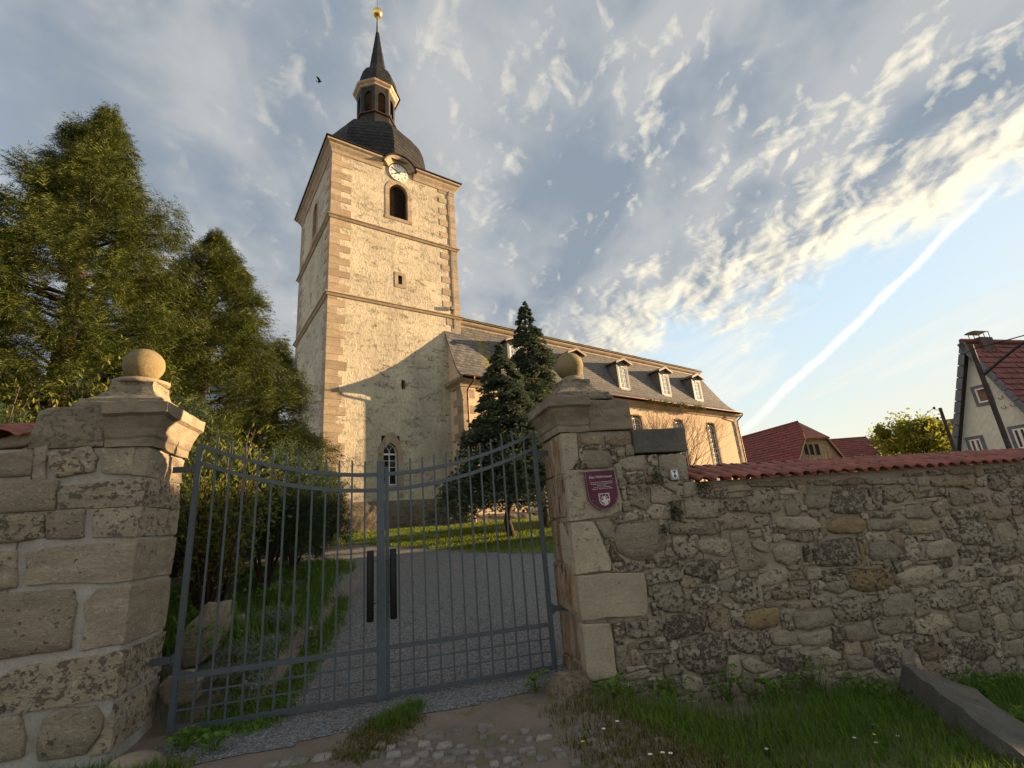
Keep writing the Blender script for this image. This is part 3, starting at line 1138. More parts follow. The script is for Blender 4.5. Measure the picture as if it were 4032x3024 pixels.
        sill.prism([fp(c - w / 2 - 0.28, 0.3, z0 - 0.22), fp(c + w / 2 + 0.28, 0.3, z0 - 0.22), fp(c + w / 2 + 0.28, 0.3, z0 - 0.003), fp(c - w / 2 - 0.28, 0.3, z0 - 0.003)],
                   fp(0, -0.34, 0) - fp(0, 0, 0))
        sill.build('window_sill', M_QUOIN, tw)
    # small square window, slit and gothic window
    for a0, a1, z0, z1 in ((3.79, 4.48, 15.62, 15.85), (3.79, 4.48, 16.43, 16.64), (3.79, 3.99, 15.853, 16.427), (4.25, 4.48, 15.853, 16.427)):
        MB().box(TF, a0, a1, -0.03, 0.25, z0, z1).build('window_surround', M_QUOIN, tw)
    MB().box(TF, 4.0, 4.24, 0.2, 0.23, 15.85, 16.42).build('shutter', M_COPPER, tw)
    # gothic window: deep splayed stone frame of irregular blocks
    c = 3.45
    outer = [(c - 0.66, 4.0), (c - 0.66, 5.55), (c - 0.64, 6.0), (c - 0.45, 6.3), (c - 0.28, 6.62), (c - 0.25, 6.72), (c - 0.2, 6.80), (c + 0.02, 6.80), (c + 0.25, 6.80),
             (c + 0.3, 6.66), (c + 0.44, 6.4), (c + 0.6, 6.05), (c + 0.66, 5.8), (c + 0.9, 5.55), (c + 0.66, 4.0)]
    surround(FP, c, 0.80, 4.0, 5.66, 0.30, 0.02, 0.30, 'window_surround', M_QUOIN, tw, 4, pointed=0.78, outer=outer, jamb=4)
    MB().box(TF, c - 0.7, c + 0.72, -0.05, 0.3, 3.8, 3.996).build('window_sill', M_QUOIN, tw)
    fr_o, fr_i = arch_pts(c, 0.80, 4.0, 5.66, 12, 0.78), arch_pts(c, 0.69, 4.08, 5.66, 12, 0.78)
    N = len(fr_o)
    V = [FP(a, 0.22, z) for a, z in fr_o] + [FP(a, 0.22, z) for a, z in fr_i] + [FP(a, 0.28, z) for a, z in fr_i]
    F = [(i, (i + 1) % N, N + (i + 1) % N, N + i) for i in range(N)]
    F += [(N + i, N + (i + 1) % N, 2 * N + (i + 1) % N, 2 * N + i) for i in range(N)]
    gw = MB().add(V, F).build('window_frame', M_WHITE, CH)
    gw['label'] = 'white pointed window with glazing bars at the foot of the tower'
    MB().box(TF, c - 0.025, c + 0.025, 0.225, 0.27, 4.08, 5.6).build('glazing_bar', M_WHITE, gw)
    for zz in (4.56, 4.96, 5.30):
        MB().box(TF, c - 0.345, c + 0.345, 0.232, 0.268, zz - 0.014, zz + 0.014).build('glazing_bar', M_WHITE, gw)
    MB().box(TF, c - 0.36, c + 0.36, 0.222, 0.272, 5.60, 5.70).build('glazing_bar', M_WHITE, gw)
    for sg in (-1, 1):
        mb = MB()
        mb.tube([FP(c, 0.25, 5.70), FP(c + sg * 0.03, 0.25, 5.86), FP(c + sg * 0.13, 0.25, 6.03), FP(c + sg * 0.24, 0.25, 6.12)], 0.018, 6)
        mb.build('tracery_bar', M_WHITE, gw)
    for i in range(2):
        for j, (za, zb) in enumerate(((4.08, 4.546), (4.574, 4.946), (4.974, 5.286), (5.314, 5.60))):
            MB().box(TF, c - 0.34 + i * 0.37, c - 0.03 + i * 0.37, 0.25, 0.256, za, zb).build('pane', M_GLASS, gw)
    tri = [q for q in fr_i[1:-1]]
    MB().prism([FP(a, 0.255, max(z, 5.71)) for a, z in tri], TF.b * 0.005).build('pane', M_GLASS, gw)
    # lightning cable, floodlight, iron anchors
    mb = MB()
    mb.tube([TF(7.72, -0.06, z) for z in np.linspace(24.1, 13.6, 9)], 0.02, 5)
    mb.build('lightning_cable', M_METAL, CH)
    mb = MB()
    mb.box(TF, 7.35, 7.6, -0.30, -0.08, 14.75, 14.98)
    mb.box(TF, 7.44, 7.50, -0.10, 0.02, 14.82, 14.88)
    mb.build('floodlight', M_METAL, CH)


def text_mesh(txt, size, org, xdir, ydir, name, mat, parent, ext=0.002, align='CENTER', valign='CENTER', sx=1.0):
    """flat lettering laid on a plane through org"""
    cu_ = bpy.data.curves.new(name, 'FONT')
    cu_.body = txt
    cu_.size = size
    cu_.align_x = align
    cu_.align_y = valign
    cu_.extrude = ext
    cu_.resolution_u = 2
    o = bpy.data.objects.new(name, cu_)
    COL.objects.link(o)
    dg = bpy.context.evaluated_depsgraph_get()
    me = bpy.data.meshes.new_from_object(o.evaluated_get(dg))
    bpy.data.objects.remove(o)
    bpy.data.curves.remove(cu_)
    x = Vector(xdir).normalized()
    y = Vector(ydir).normalized()
    z = x.cross(y).normalized()
    y = z.cross(x)
    b = Vector(parent['_b']) if parent is not None else Vector((0, 0, 0))
    for v in me.vertices:
        c = v.co.copy()
        v.co = Vector(org) + x * c.x * sx + y * c.y + z * c.z - b
    me.materials.clear()
    me.name = name
    return new_obj(name, me, parent, mat)


# --- slating: courses of single slates on a ruled patch
class Slater:
    def __init__(self):
        self.items = []          # (distance, verts, faces)

    def patch(self, A, B, nrm_out, course, width, lift=0.016, r=random.Random(1), skip=None, shear=0.0, conv=None):
        """A, B: edge polylines from eave to top (same length); slates laid in courses between them"""
        # arc length along A
        L = [0.0]
        for i in range(len(A) - 1):
            L.append(L[-1] + (((A[i + 1] + B[i + 1]) - (A[i] + B[i])) * 0.5).length)
        tot = L[-1]
        n = max(1, int(round(tot / course)))

        def at(E, t):
            d = t * tot
            for i in range(len(L) - 1):
                if d <= L[i + 1] + 1e-9:
                    f = (d - L[i]) / max(1e-9, L[i + 1] - L[i])
                    return E[i].lerp(E[i + 1], f)
            return E[-1].copy()
        for k in range(n):
            t0, t1 = k / n, min(1.0, (k + 1.12) / n)
            a0, b0, a1, b1 = at(A, t0), at(B, t0), at(A, t1), at(B, t1)
            w = (b0 - a0).length
            if w < 0.05:
                continue
            m = max(1, int(round(w / width)))
            off = (0.5 if k % 2 else 0.0) + r.uniform(-0.1, 0.1)
            cuts = [0.0] + [min(1, max(0, (i + off) / m)) for i in range(0, m + 1)] + [1.0]
            cuts = sorted(set(round(c, 4) for c in cuts))
            slope = ((a1 + b1) - (a0 + b0)).normalized()
            along = (b0 - a0).normalized()
            nn = along.cross(slope)
            nn = nn if nn.dot(nrm_out) > 0 else -nn
            nn.normalize()
            for i in range(len(cuts) - 1):
                f0, f1 = cuts[i] + 0.0, cuts[i + 1] - 0.012 / w
                if f1 - f0 < 0.03 / w:
                    continue
                p0, p1 = a0.lerp(b0, f0), a0.lerp(b0, f1)
                q0, q1 = a1.lerp(b1, f0), a1.lerp(b1, f1)
                if skip and skip((p0 + q1) * 0.5):
                    continue
                li = lift * r.uniform(0.7, 1.5)
                dd = slope * r.uniform(-0.01, 0.01)
                up = p0.lerp(q0, 0.22)
                V = [p0 + nn * li + dd + along * 0.06 * min(1, (p1 - p0).length / 0.3), p1 + nn * li + dd, q1 + nn * 0.003, q0 + nn * 0.003, p0 + dd + along * 0.06 * min(1, (p1 - p0).length / 0.3), p1 + dd,
                     up + nn * li * 0.85, up]
                F = [(0, 1, 2, 3, 6), (0, 4, 5, 1), (0, 6, 7, 4), (1, 5, 2), (6, 3, 7)]
                c = (p0 + q1) * 0.5
                self.items.append(((c - EYE).length, V, F))

    def finish(self, name, mat, parent, limit=300, matf=None):
        self.items.sort(key=lambda t: t[0])
        for d, V, F in self.items[:limit]:
            MB().add(V, F).build(name, mat if matf is None else matf(V[0]), parent, recalc=False)
        rest = self.items[limit:]
        if rest:
            mb = MB()
            for d, V, F in rest:
                mb.add(V, F)
            o = mb.build(name + '_courses', mat, parent, recalc=False)
            o['kind'] = 'stuff'


def build_spire():
    cu, cv = 4.18, 4.15
    C = TF(cu, cv, 0)
    az = rad(144.32)          # outward normal of the tower front, from +Y towards +X

    def oct_pt(r, z, k, rot):
        a = az + rot + k * math.pi / 4
        return C + Vector((math.sin(a) * r, math.cos(a) * r, z))
    # skirt below the dome
    mb = MB()
    q = [(-0.35, -0.35), (TU + 0.35, -0.35), (TU + 0.35, TV + 0.35), (-0.35, TV + 0.35)]
    q2 = [(1.2, 1.2), (TU - 1.2, 1.2), (TU - 1.2, TV - 1.2), (1.2, TV - 1.2)]
    mb.add([TF(a, b, 24.60) for a, b in q] + [TF(a, b, 25.5) for a, b in q2], [(i, (i + 1) % 4, 4 + (i + 1) % 4, 4 + i) for i in range(4)] + [(7, 6, 5, 4)])
    dome = mb.build('tower_roof', M_SLATE_D, CH)
    dome['label'] = 'dark slate dome with lantern and spire on the tower'
    # dome core and slates (ridge lines above the middle of each tower face)
    prof = [(4.35, 24.62), (4.05, 25.1), (3.92, 25.8), (3.88, 26.6), (3.76, 27.4), (3.48, 28.2), (2.98, 28.95), (2.35, 29.5), (1.7, 29.85)]
    CT = C
    C = TF(3.94, cv, 0)
    core = MB()
    core.lathe(C, [(r - 0.02, z) for r, z in prof], 8, az, smooth=False)
    core.build('dome_shell', M_SLATE_D, CH)
    S = Slater()
    r = random.Random(5)
    for k in range(8):
        A = [oct_pt(pr, pz, k, 0) for pr, pz in prof]
        B = [oct_pt(pr, pz, k + 1, 0) for pr, pz in prof]
        out = (A[3] + B[3]) * 0.5 - (C + Vector((0, 0, A[3].z)))
        if out.normalized().dot((EYE - C).normalized()) < -0.25:
            continue
        S.patch(A, B, out, 0.30, 0.34, 0.02, r)
    S.finish('slate', M_SLATE_D, dome)
    # lantern base, sill, piers, cornice
    C = TF(4.06, cv, 0)
    h = math.pi / 8
    lat = MB()
    lat.lathe(C, [(1.72, 29.7), (1.52, 30.2), (1.42, 31.15)], 8, az + h, smooth=False)
    lan = lat.build('lantern', M_SLATE_D, CH)
    lan['label'] = 'open eight-sided slate-clad lantern under the spire'
    MB().lathe(C, [(1.44, 31.15), (1.56, 31.18), (1.56, 31.27), (1.40, 31.32)], 8, az + h, smooth=False).build('lantern_sill', M_COPPER, lan)
    R = 1.40
    z0, z1 = 31.3, 33.75
    for k in range(8):
        P, Q = oct_pt(R, 0, k, h), oct_pt(R, 0, k + 1, h)
        e = (Q - P).normalized()
        w = (Q - P).length
        nrm = ((P + Q) * 0.5 - C).normalized()

        def lp(a, d, z, P=P, e=e, nrm=nrm):
            return Vector((P.x, P.y, 0)) + e * a - nrm * d + Vector((0, 0, z))
        ow = 0.56
        c = w / 2
        for s0, s1 in ((0.0, c - ow / 2), (c + ow / 2, w)):
            MB().prism([lp(s0, 0, z0), lp(s1, 0, z0), lp(s1, 0, z1), lp(s0, 0, z1)], -nrm * 0.16).build('pier', M_SLATE_D, lan)
        ap = arch_pts(c, ow, 32.9, 33.0, 8)
        poly = [lp(c - ow / 2, 0, z1)] + [lp(a, 0, z) for a, z in ap[1:-1]] + [lp(c + ow / 2, 0, z1)]
        mb = MB()
        for i in range(1, len(poly) - 2):
            a, b = poly[i], poly[i + 1]
            at_, bt = Vector((a.x, a.y, z1)), Vector((b.x, b.y, z1))
            mb.prism([a, b, bt, at_], -nrm * 0.16)
        mb.build('arch_head', M_SLATE_D, lan)
    MB().lathe(C, [(1.2, 31.32), (1.2, 31.36)], 8, az + h, smooth=False).build('lantern_floor', M_DARK, lan)
    MB().lathe(C, [(0.0, 32.85), (0.14, 32.82), (0.2, 32.6), (0.24, 32.3), (0.34, 32.02), (0.0, 32.0)], 16).build('bell', M_INK, lan)
    MB().lathe(C, [(1.36, 33.70), (1.50, 33.76), (1.54, 33.86), (1.68, 33.96), (1.74, 34.08), (1.3, 34.12)], 8, az + h, smooth=False).build('lantern_cornice', M_TRIM, lan)
    prof = [(1.76, 34.09), (1.56, 34.3), (1.50, 34.8), (1.40, 35.4), (1.16, 35.95), (0.84, 36.35), (0.64, 36.75), (0.44, 38.3), (0.26, 39.7), (0.13, 40.8)]
    C = CT
    sp = MB().lathe(C, [(a - 0.015, b) for a, b in prof], 8, az + h, smooth=False).build('spire', M_SLATE_D, CH)
    S = Slater()
    for k in range(8):
        A = [oct_pt(pr, pz, k, h) for pr, pz in prof]
        B = [oct_pt(pr, pz, k + 1, h) for pr, pz in prof]
        out = (A[3] + B[3]) * 0.5 - (C + Vector((0, 0, A[3].z)))
        if out.normalized().dot((EYE - C).normalized()) < -0.25:
            continue
        S.patch(A, B, out, 0.20, 0.24, 0.014, r)
    S.finish('slate', M_SLATE_D, sp)
    C = CT
    fin = MB().lathe(C, [(0.13, 40.75), (0.10, 41.2), (0.075, 42.0), (0.07, 42.6)], 10).build('finial_shaft', M_SLATE, CH)
    ball = [(0.02, 42.5)] + [(0.40 * math.sin(a), 43.0 - 0.42 * math.cos(a)) for a in np.linspace(0.25, math.pi - 0.2, 16)] + [(0.05, 43.45)]
    MB().lathe(C, ball, 24).build('gilded_ball', M_GOLD, CH)
    MB().tube([C + Vector((0, 0, 43.4)), C + Vector((0, 0, 46.6))], 0.025, 6).build('weather_rod', M_METAL, CH)


# --- nave
NU0, NU1 = 7.15, 35.4
NV0, NV1 = -1.35, 9.75


def NF(u, v, z):
    """nave frame: the long eaves sink a little towards the east end"""
    k = (u - NU0) / (NU1 - NU0)
    return TF(u, v, z - 0.44 * k * max(0, (z - 2.0)) / 8.0)


MANS = [(-1.95, 9.86), (-1.75, 9.98), (-1.33, 10.40), (-0.88, 11.2), (-0.38, 12.38), (0.0, 13.31), (0.30, 14.05)]
RIDGE = (4.2, 16.55)


def build_nave():
    win = [(u - 0.62, u + 0.62, 3.6, 8.75) for u in (11.6, 16.7, 21.9, 26.9, 31.25)]

    def fp(u, d, z):
        return NF(u, NV0 + d, z)
    wall = wall_grid(fp, NU0, NU1, 1.0, 9.75, win, 0.30)
    wall.add([NF(NU0, NV0, 1.0), NF(NU0, 0.0, 1.0), NF(NU0, 0.0, 9.75), NF(NU0, NV0, 9.75)], [(0, 1, 2, 3)])
    # gable-end wall following the mansard curve above the eaves on the west return
    V = [NF(NU0, NV0, 9.75)] + [NF(NU0, v, z - 0.08) for v, z in MANS[2:]] + [NF(NU0, 0.30, 9.75)]
    wall.add(V, [tuple(range(len(V)))])
    wall.add([NF(NU1, NV0, 1.0), NF(NU1, NV1, 1.0), NF(NU1, NV1, 9.75), NF(NU1, NV0, 9.75)], [(0, 1, 2, 3)])
    wall.add([NF(NU0, NV1, 1.0), NF(NU1, NV1, 1.0), NF(NU1, NV1, 9.75), NF(NU0, NV1, 9.75)], [(0, 1, 2, 3)])
    nw = wall.build('nave_wall', M_NPLASTER, CH, recalc=False)
    nw['label'] = 'apricot rendered south wall of the nave'
    # low stone plinth
    mb = MB()
    mb.sweep(TF, [(NU0, 0.3), (NU0, NV0), (NU1, NV0)], [(-0.05, 1.0), (0.16, 1.0), (0.14, 2.05), (0.0, 2.17), (-0.05, 2.17)], flip=False)
    mb.build('plinth', M_PLINTH, CH)
    # windows
    for a0, a1, z0, z1 in win:
        c = (a0 + a1) / 2
        surround(fp, c, 0.98, 3.6, 8.36, 0.20, 0.03, 0.25, 'window_surround', M_QUOIN, nw, 3, jamb=5,
                 outer=[(c - .69, 3.6)] + [(c - 0.69 + 1.38 * t, 8.40 + 0.42 * math.sin(math.pi * t) ** 0.8) for t in np.linspace(0, 1, 13)] + [(c + .69, 3.6)])
        fo = [(c - 0.49, 3.6), (c - 0.49, 8.36), (c - 0.3, 8.52), (c, 8.6), (c + 0.3, 8.52), (c + 0.49, 8.36), (c + 0.49, 3.6)]
        N = len(fo)
        fi = [(c + (a - c) * 0.87, z - 0.06 if z > 4 else z + 0.06) for a, z in fo]
        V = [fp(a, 0.12, z) for a, z in fo] + [fp(a, 0.12, z) for a, z in fi] + [fp(a, 0.17, z) for a, z in fi]
        F = [(i, (i + 1) % N, N + (i + 1) % N, N + i) for i in range(N)] + [(N + i, N + (i + 1) % N, 2 * N + (i + 1) % N, 2 * N + i) for i in range(N)]
        fr = MB().add(V, F).build('window_frame', M_WHITE, CH)
        for x in (-0.14, 0.14):
            MB().prism([fp(c + x - 0.013, 0.125, 3.66), fp(c + x + 0.013, 0.125, 3.66), fp(c + x + 0.013, 0.125, 8.45), fp(c + x - 0.013, 0.125, 8.45)], TF.b * 0.03).build('glazing_bar', M_WHITE, fr)
        for i in range(1, 12):
            z = 3.66 + i * 0.40
            t = 0.035 if i == 6 else 0.012
            MB().prism([fp(c - 0.43, 0.128, z - t), fp(c + 0.43, 0.128, z - t), fp(c + 0.43, 0.128, z + t), fp(c - 0.43, 0.128, z + t)], TF.b * 0.025).build('glazing_bar', M_WHITE, fr)
        for i in range(12):
            for j in range(3):
                x0 = c - 0.42 + j * 0.28
                za, zb = 3.67 + i * 0.40, 3.65 + (i + 1) * 0.40
                if zb > 8.46:
                    zb = 8.46
                MB().prism([fp(x0 + 0.01, 0.146, za), fp(x0 + 0.27, 0.146, za), fp(x0 + 0.27, 0.146, zb), fp(x0 + 0.01, 0.146, zb)], TF.b * 0.004).build('pane', M_GLASS, fr)
    # quoins at both front corners
    r = random.Random(9)
    for cu, du in ((NU0, 1), (NU1, -1)):
        z = 2.3
        k = 0
        while z < 9.3:
            h = r.uniform(0.42, 0.6)
            z1 = min(z + h, 9.4)
            lu, lv = (0.85, 0.5) if k % 2 else (0.42, 0.95)
            lu += r.uniform(-0.08, 0.08)
            t = 0.08
            o_ = 0.02
            a0, b0 = cu - o_ * du, NV0 - o_
            poly = [(a0, b0), (cu + lu * du, b0), (cu + lu * du, b0 + t), (a0 + t * du, b0 + t), (a0 + t * du, NV0 + lv), (a0, NV0 + lv)]
            V = [NF(a, b, z + .006) for a, b in poly] + [NF(a, b, z1 - .006) for a, b in poly]
            n = 6
            F = [tuple(range(n)), tuple(range(n, 2 * n))] + [(i, (i + 1) % n, n + (i + 1) % n, n + i) for i in range(n)]
            MB().add(V, F).build('quoin_stone', M_QUOIN, nw)
            z = z1
            k += 1
    # eaves cornice, gutter, downpipes
    mb = MB()
    mb.sweep(NF, [(NU0, 0.0), (NU0, NV0), (NU1, NV0), (NU1, NV1)], [(-0.05, 9.36), (0.06, 9.38), (0.10, 9.50), (0.34, 9.66), (0.40, 9.78), (-0.05, 9.80)])
    mb.build('eaves_cornice', M_QUOIN, CH)
    mb = MB()
    n = 8
    V, F = [], []
    us = np.linspace(NU0 - 0.18, NU1 + 0.2, 13)
    for u in us:
        for k in range(n + 1):
            a = math.pi + math.pi * k / n
            V.append(NF(u, -2.0 + 0.085 * math.cos(a), 9.90 + 0.085 * math.sin(a)))
    for i in range(len(us) - 1):
        for k in range(n):
            F.append((i * (n + 1) + k, (i + 1) * (n + 1) + k, (i + 1) * (n + 1) + k + 1, i * (n + 1) + k + 1))
    MB().add(V, F).build('gutter', M_COPPER, CH, recalc=False)
    for u in (NU0 + 0.34, NU1 - 0.12):
        mb = MB()
        mb.tube([NF(u + 0.2, -2.0, 9.84), NF(u + 0.2, -1.99, 9.66), NF(u + 0.10, -1.75, 9.42), NF(u, -1.52, 9.2), NF(u, -1.50, 8.8), NF(u, -1.50, 2.6), NF(u, -1.56, 2.2), NF(u, -1.60, 1.55)], 0.055, 8)
        for z in (8.6, 6.2, 3.8):
            mb.tube([NF(u, -1.50, z - 0.03), NF(u, -1.50, z + 0.03)], 0.07, 8)
        mb.build('downpipe', M_COPPER, CH)
    # mansard roof: boarding plus slates
    mb = MB()
    uo0, uo1 = NU0 - 0.16, NU1 + 0.22

    def east(v):
        """the east end is hipped: slope returns on the same curve"""
        return uo1 - (v + 1.95) * 1.0
    A = [NF(uo0, v, z - 0.03) for v, z in MANS]
    B = [NF(east(v), v, z - 0.03) for v, z in MANS]
    n = len(MANS)
    mb.add(A + B, [(i, n + i, n + i + 1, i + 1) for i in range(n - 1)])
    C2 = [NF(east(v), NV1 + 0.6 - (v + 1.95), z - 0.03) for v, z in MANS]
    mb.add(B + C2, [(i, n + i, n + i + 1, i + 1) for i in range(n - 1)])
    D2 = [NF(uo0, NV1 + 0.6 - (v + 1.95), z - 0.03) for v, z in MANS]
    mb.add(C2 + D2, [(i, n + i, n + i + 1, i + 1) for i in range(n - 1)])
    # verge board on the west edge
    E1 = [NF(uo0 - 0.005, v, z - 0.17) for v, z in MANS]
    E0 = [NF(uo0 - 0.005, v, z + 0.02) for v, z in MANS]
    E2 = [NF(uo0 + 0.20, v, z - 0.17) for v, z in MANS]
    mb.add(E0 + E1, [(i, n + i, n + i + 1, i + 1) for i in range(n - 1)])
    mb.add(E1 + E2, [(i, n + i, n + i + 1, i + 1) for i in range(n - 1)])
    nr = mb.build('nave_roof', M_SLATE, CH, recalc=False)
    nr['label'] = 'grey slate mansard roof of the nave'
    dorm = (11.45, 16.65, 21.45, 26.4, 30.75)

    def skip(p):
        rel = p - TF.o
        u, v = rel.dot(TF.a), rel.dot(TF.b)
        return any(abs(u - d) < 0.50 and p.z > 10.75 and p.z < 12.9 for d in dorm)
    S = Slater()
    r = random.Random(8)
    A = [NF(uo0 - 0.02, v, z) for v, z in MANS]
    B = [NF(east(v), v, z) for v, z in MANS]
    S.patch(A, B, -TF.b + Vector((0, 0, 0.4)), 0.235, 0.30, 0.018, r, skip)
    S.patch(B, C2, TF.a + Vector((0, 0, 0.4)), 0.3, 0.5, 0.018, r, skip)

    def mf(p):
        rel = p - TF.o
        u = rel.dot(TF.a)
        return M_LICHEN if (9.0 < u < 11.4 and p.z > 10.3 and nz(p, 0.8, 3) > -0.3) else M_SLATE
    S.finish('slate', M_SLATE, nr, matf=mf)
    # upper cornice with white fascia
    top = MANS[-1]
    ue = east(top[0])
    mb = MB()
    mb.sweep(NF, [(NU0 + 0.9, top[0]), (ue, top[0]), (ue, 8.0)], [(-0.1, 13.92), (0.02, 13.93), (0.05, 14.05), (0.18, 14.14), (0.26, 14.24), (0.26, 14.36), (-0.1, 14.40)])
    mb.build('upper_cornice', M_TRIM, CH)
    mb = MB()
    rv, rz = RIDGE
    mb.add([NF(NU0 + 0.9, top[0] - 0.36, 14.40), NF(ue + 0.36, top[0] - 0.36, 14.40), NF(ue - 3.6, rv, rz), NF(NU0 + 0.9, rv, rz),
            NF(ue + 0.36, 8.6, 14.40), NF(NU0 + 0.9, 8.6, 14.40)], [(0, 1, 2, 3), (1, 4, 2), (4, 5, 3, 2)])
    mb.add([NF(NU0 + 0.9, top[0] - 0.36, 14.34), NF(ue + 0.36, top[0] - 0.36, 14.34), NF(ue + 0.36, 8.6, 14.34), NF(NU0 + 0.9, 8.6, 14.34),
            NF(NU0 + 0.9, top[0] - 0.36, 14.40), NF(ue + 0.36, top[0] - 0.36, 14.40)], [(0, 1, 2, 3), (0, 1, 5, 4)])
    ur = mb.build('upper_roof', M_LICHEN, CH)
    S = Slater()
    S.patch([NF(NU0 + 0.9, top[0] - 0.40, 14.42), NF(NU0 + 0.9, rv, rz + 0.02)], [NF(ue + 0.40, top[0] - 0.40, 14.42), NF(ue - 3.6, rv, rz + 0.02)], Vector((0, 0, 1)), 0.3, 0.5, 0.02, r)
    S.finish('slate', M_LICHEN, ur, 150)
    # dormers
    for i, du in enumerate(dorm):
        build_dormer(du)


def mans_v(z):
    for i in range(len(MANS) - 1):
        (v0, z0), (v1, z1) = MANS[i], MANS[i + 1]
        if z0 <= z <= z1:
            return v0 + (v1 - v0) * (z - z0) / (z1 - z0)
    return MANS[-1][0]


def build_dormer(c):
    vf = -1.08                                   # front face of the dormer
    z0, zs, zt = 10.88, 12.55, 12.78             # sill, spring, top of window
    hw = 0.62

    def fp(u, d, z):
        return NF(u, vf + d, z)
    mb = MB()
    # cheeks
    for sg in (-1, 1):
        u = c + sg * hw
        pts = [NF(u, vf, z0 - 0.1), NF(u, vf, 12.95), NF(u, mans_v(12.95) + 0.05, 12.95), NF(u, mans_v(12.0) + 0.05, 12.0), NF(u, mans_v(z0) + 0.05, z0 - 0.1)]
        mb.prism(pts, TF.a * (-sg * 0.05))
    d = mb.build('dormer', M_SLATE, CH)
    d['label'] = 'slate-clad dormer with gabled hood on the nave roof'
    mb = MB()
    for s0, s1 in ((-hw, -0.43), (0.43, hw)):
        mb.prism([fp(c + s0, -0.012, z0 - 0.1), fp(c + s1, -0.012, z0 - 0.1), fp(c + s1, -0.012, 12.95), fp(c + s0, -0.012, 12.95)], TF.b * 0.08)
    mb.prism([fp(c - 0.43, -0.012, 12.60), fp(c - 0.2, -0.012, 12.76), fp(c + 0.2, -0.012, 12.76), fp(c + 0.43, -0.012, 12.60), fp(c + 0.43, -0.012, 12.95), fp(c, -0.012, 13.25), fp(c - 0.43, -0.012, 12.95)], TF.b * 0.08)
    mb.build('dormer_front', M_SLATE, d)
    # gabled hood
    mb = MB()
    zr, ze, hh = 13.32, 12.90, 0.88
    for sg in (-1, 1):
        a = [NF(c, vf - 0.32, zr), NF(c + sg * hh, vf - 0.32, ze), NF(c + sg * hh, mans_v(12.95) + 0.1, ze), NF(c, mans_v(13.32) + 0.1, zr)]
        mb.prism(a, (0, 0, 0.07))
    mb.build('hood_roof', M_SLATE, d)
    mb = MB()
    for sg in (-1, 1):
        a = [NF(c, vf - 0.325, zr - 0.13), NF(c + sg * hh, vf - 0.325, ze - 0.10), NF(c + sg * hh, vf - 0.325, ze + 0.0), NF(c, vf - 0.325, zr - 0.02)]
        mb.prism(a, TF.b * 0.06)
    mb.build('barge_board', M_TRIM, d)
    MB().prism([fp(c - 0.48, -0.06, z0 - 0.12), fp(c + 0.48, -0.06, z0 - 0.12), fp(c + 0.48, -0.06, z0), fp(c - 0.48, -0.06, z0)], TF.b * 0.12).build('dormer_sill', M_TRIM, d)
    fo = [(c - 0.43, z0), (c - 0.43, 12.60), (c - 0.2, 12.76), (c + 0.2, 12.76), (c + 0.43, 12.60), (c + 0.43, z0)]
    N = len(fo)
    fi = [(c + (a - c) * 0.84, z - 0.07 if z > 11.5 else z + 0.07) for a, z in fo]
    V = [fp(a, 0.005, z) for a, z in fo] + [fp(a, 0.005, z) for a, z in fi] + [fp(a, 0.05, z) for a, z in fi]
    F = [(i, (i + 1) % N, N + (i + 1) % N, N + i) for i in range(N)] + [(N + i, N + (i + 1) % N, 2 * N + (i + 1) % N, 2 * N + i) for i in range(N)]
    MB().add(V, F).build('window_frame', M_WHITE, d)
    MB().prism([fp(a, 0.045, z) for a, z in fi], TF.b * 0.006).build('pane', M_GLASS2, d)
    for x in (-0.15, 0.15, 0.0):
        w = 0.02 if x == 0 else 0.009
        MB().prism([fp(c + x - w, 0.02, z0 + 0.06), fp(c + x + w, 0.02, z0 + 0.06), fp(c + x + w, 0.02, 12.66), fp(c + x - w, 0.02, 12.66)], TF.b * 0.02).build('glazing_bar', M_WHITE, d)
    for z in (11.3, 11.7, 12.1, 12.4):
        MB().prism([fp(c - 0.37, 0.024, z - .01), fp(c + 0.37, 0.024, z - .01), fp(c + 0.37, 0.024, z + .01), fp(c - 0.37, 0.024, z + .01)], TF.b * 0.014).build('glazing_bar', M_WHITE, d)


build_tower()
build_spire()
build_nave()


# ------------------------------------------------------------------ boundary walls and gate pillars
def unpack(org, sc, rows):
    """outline in crop pixels -> polygon of photograph pixels"""
    out = []
    for r in rows:
        out.append([(org[0] + r[i] / sc, org[1] + r[i + 1] / sc) for i in range(0, len(r), 2)])
    return out


def chaikin(P, k=0.25):
    out = []
    n = len(P)
    for i in range(n):
        a, b = P[i], P[(i + 1) % n]
        out.append((a[0] + (b[0] - a[0]) * k, a[1] + (b[1] - a[1]) * k))
        out.append((a[0] + (b[0] - a[0]) * (1 - k), a[1] + (b[1] - a[1]) * (1 - k)))
    return out


def area(P):
    return 0.5 * sum(P[i - 1][0] * P[i][1] - P[i][0] * P[i - 1][1] for i in range(len(P)))


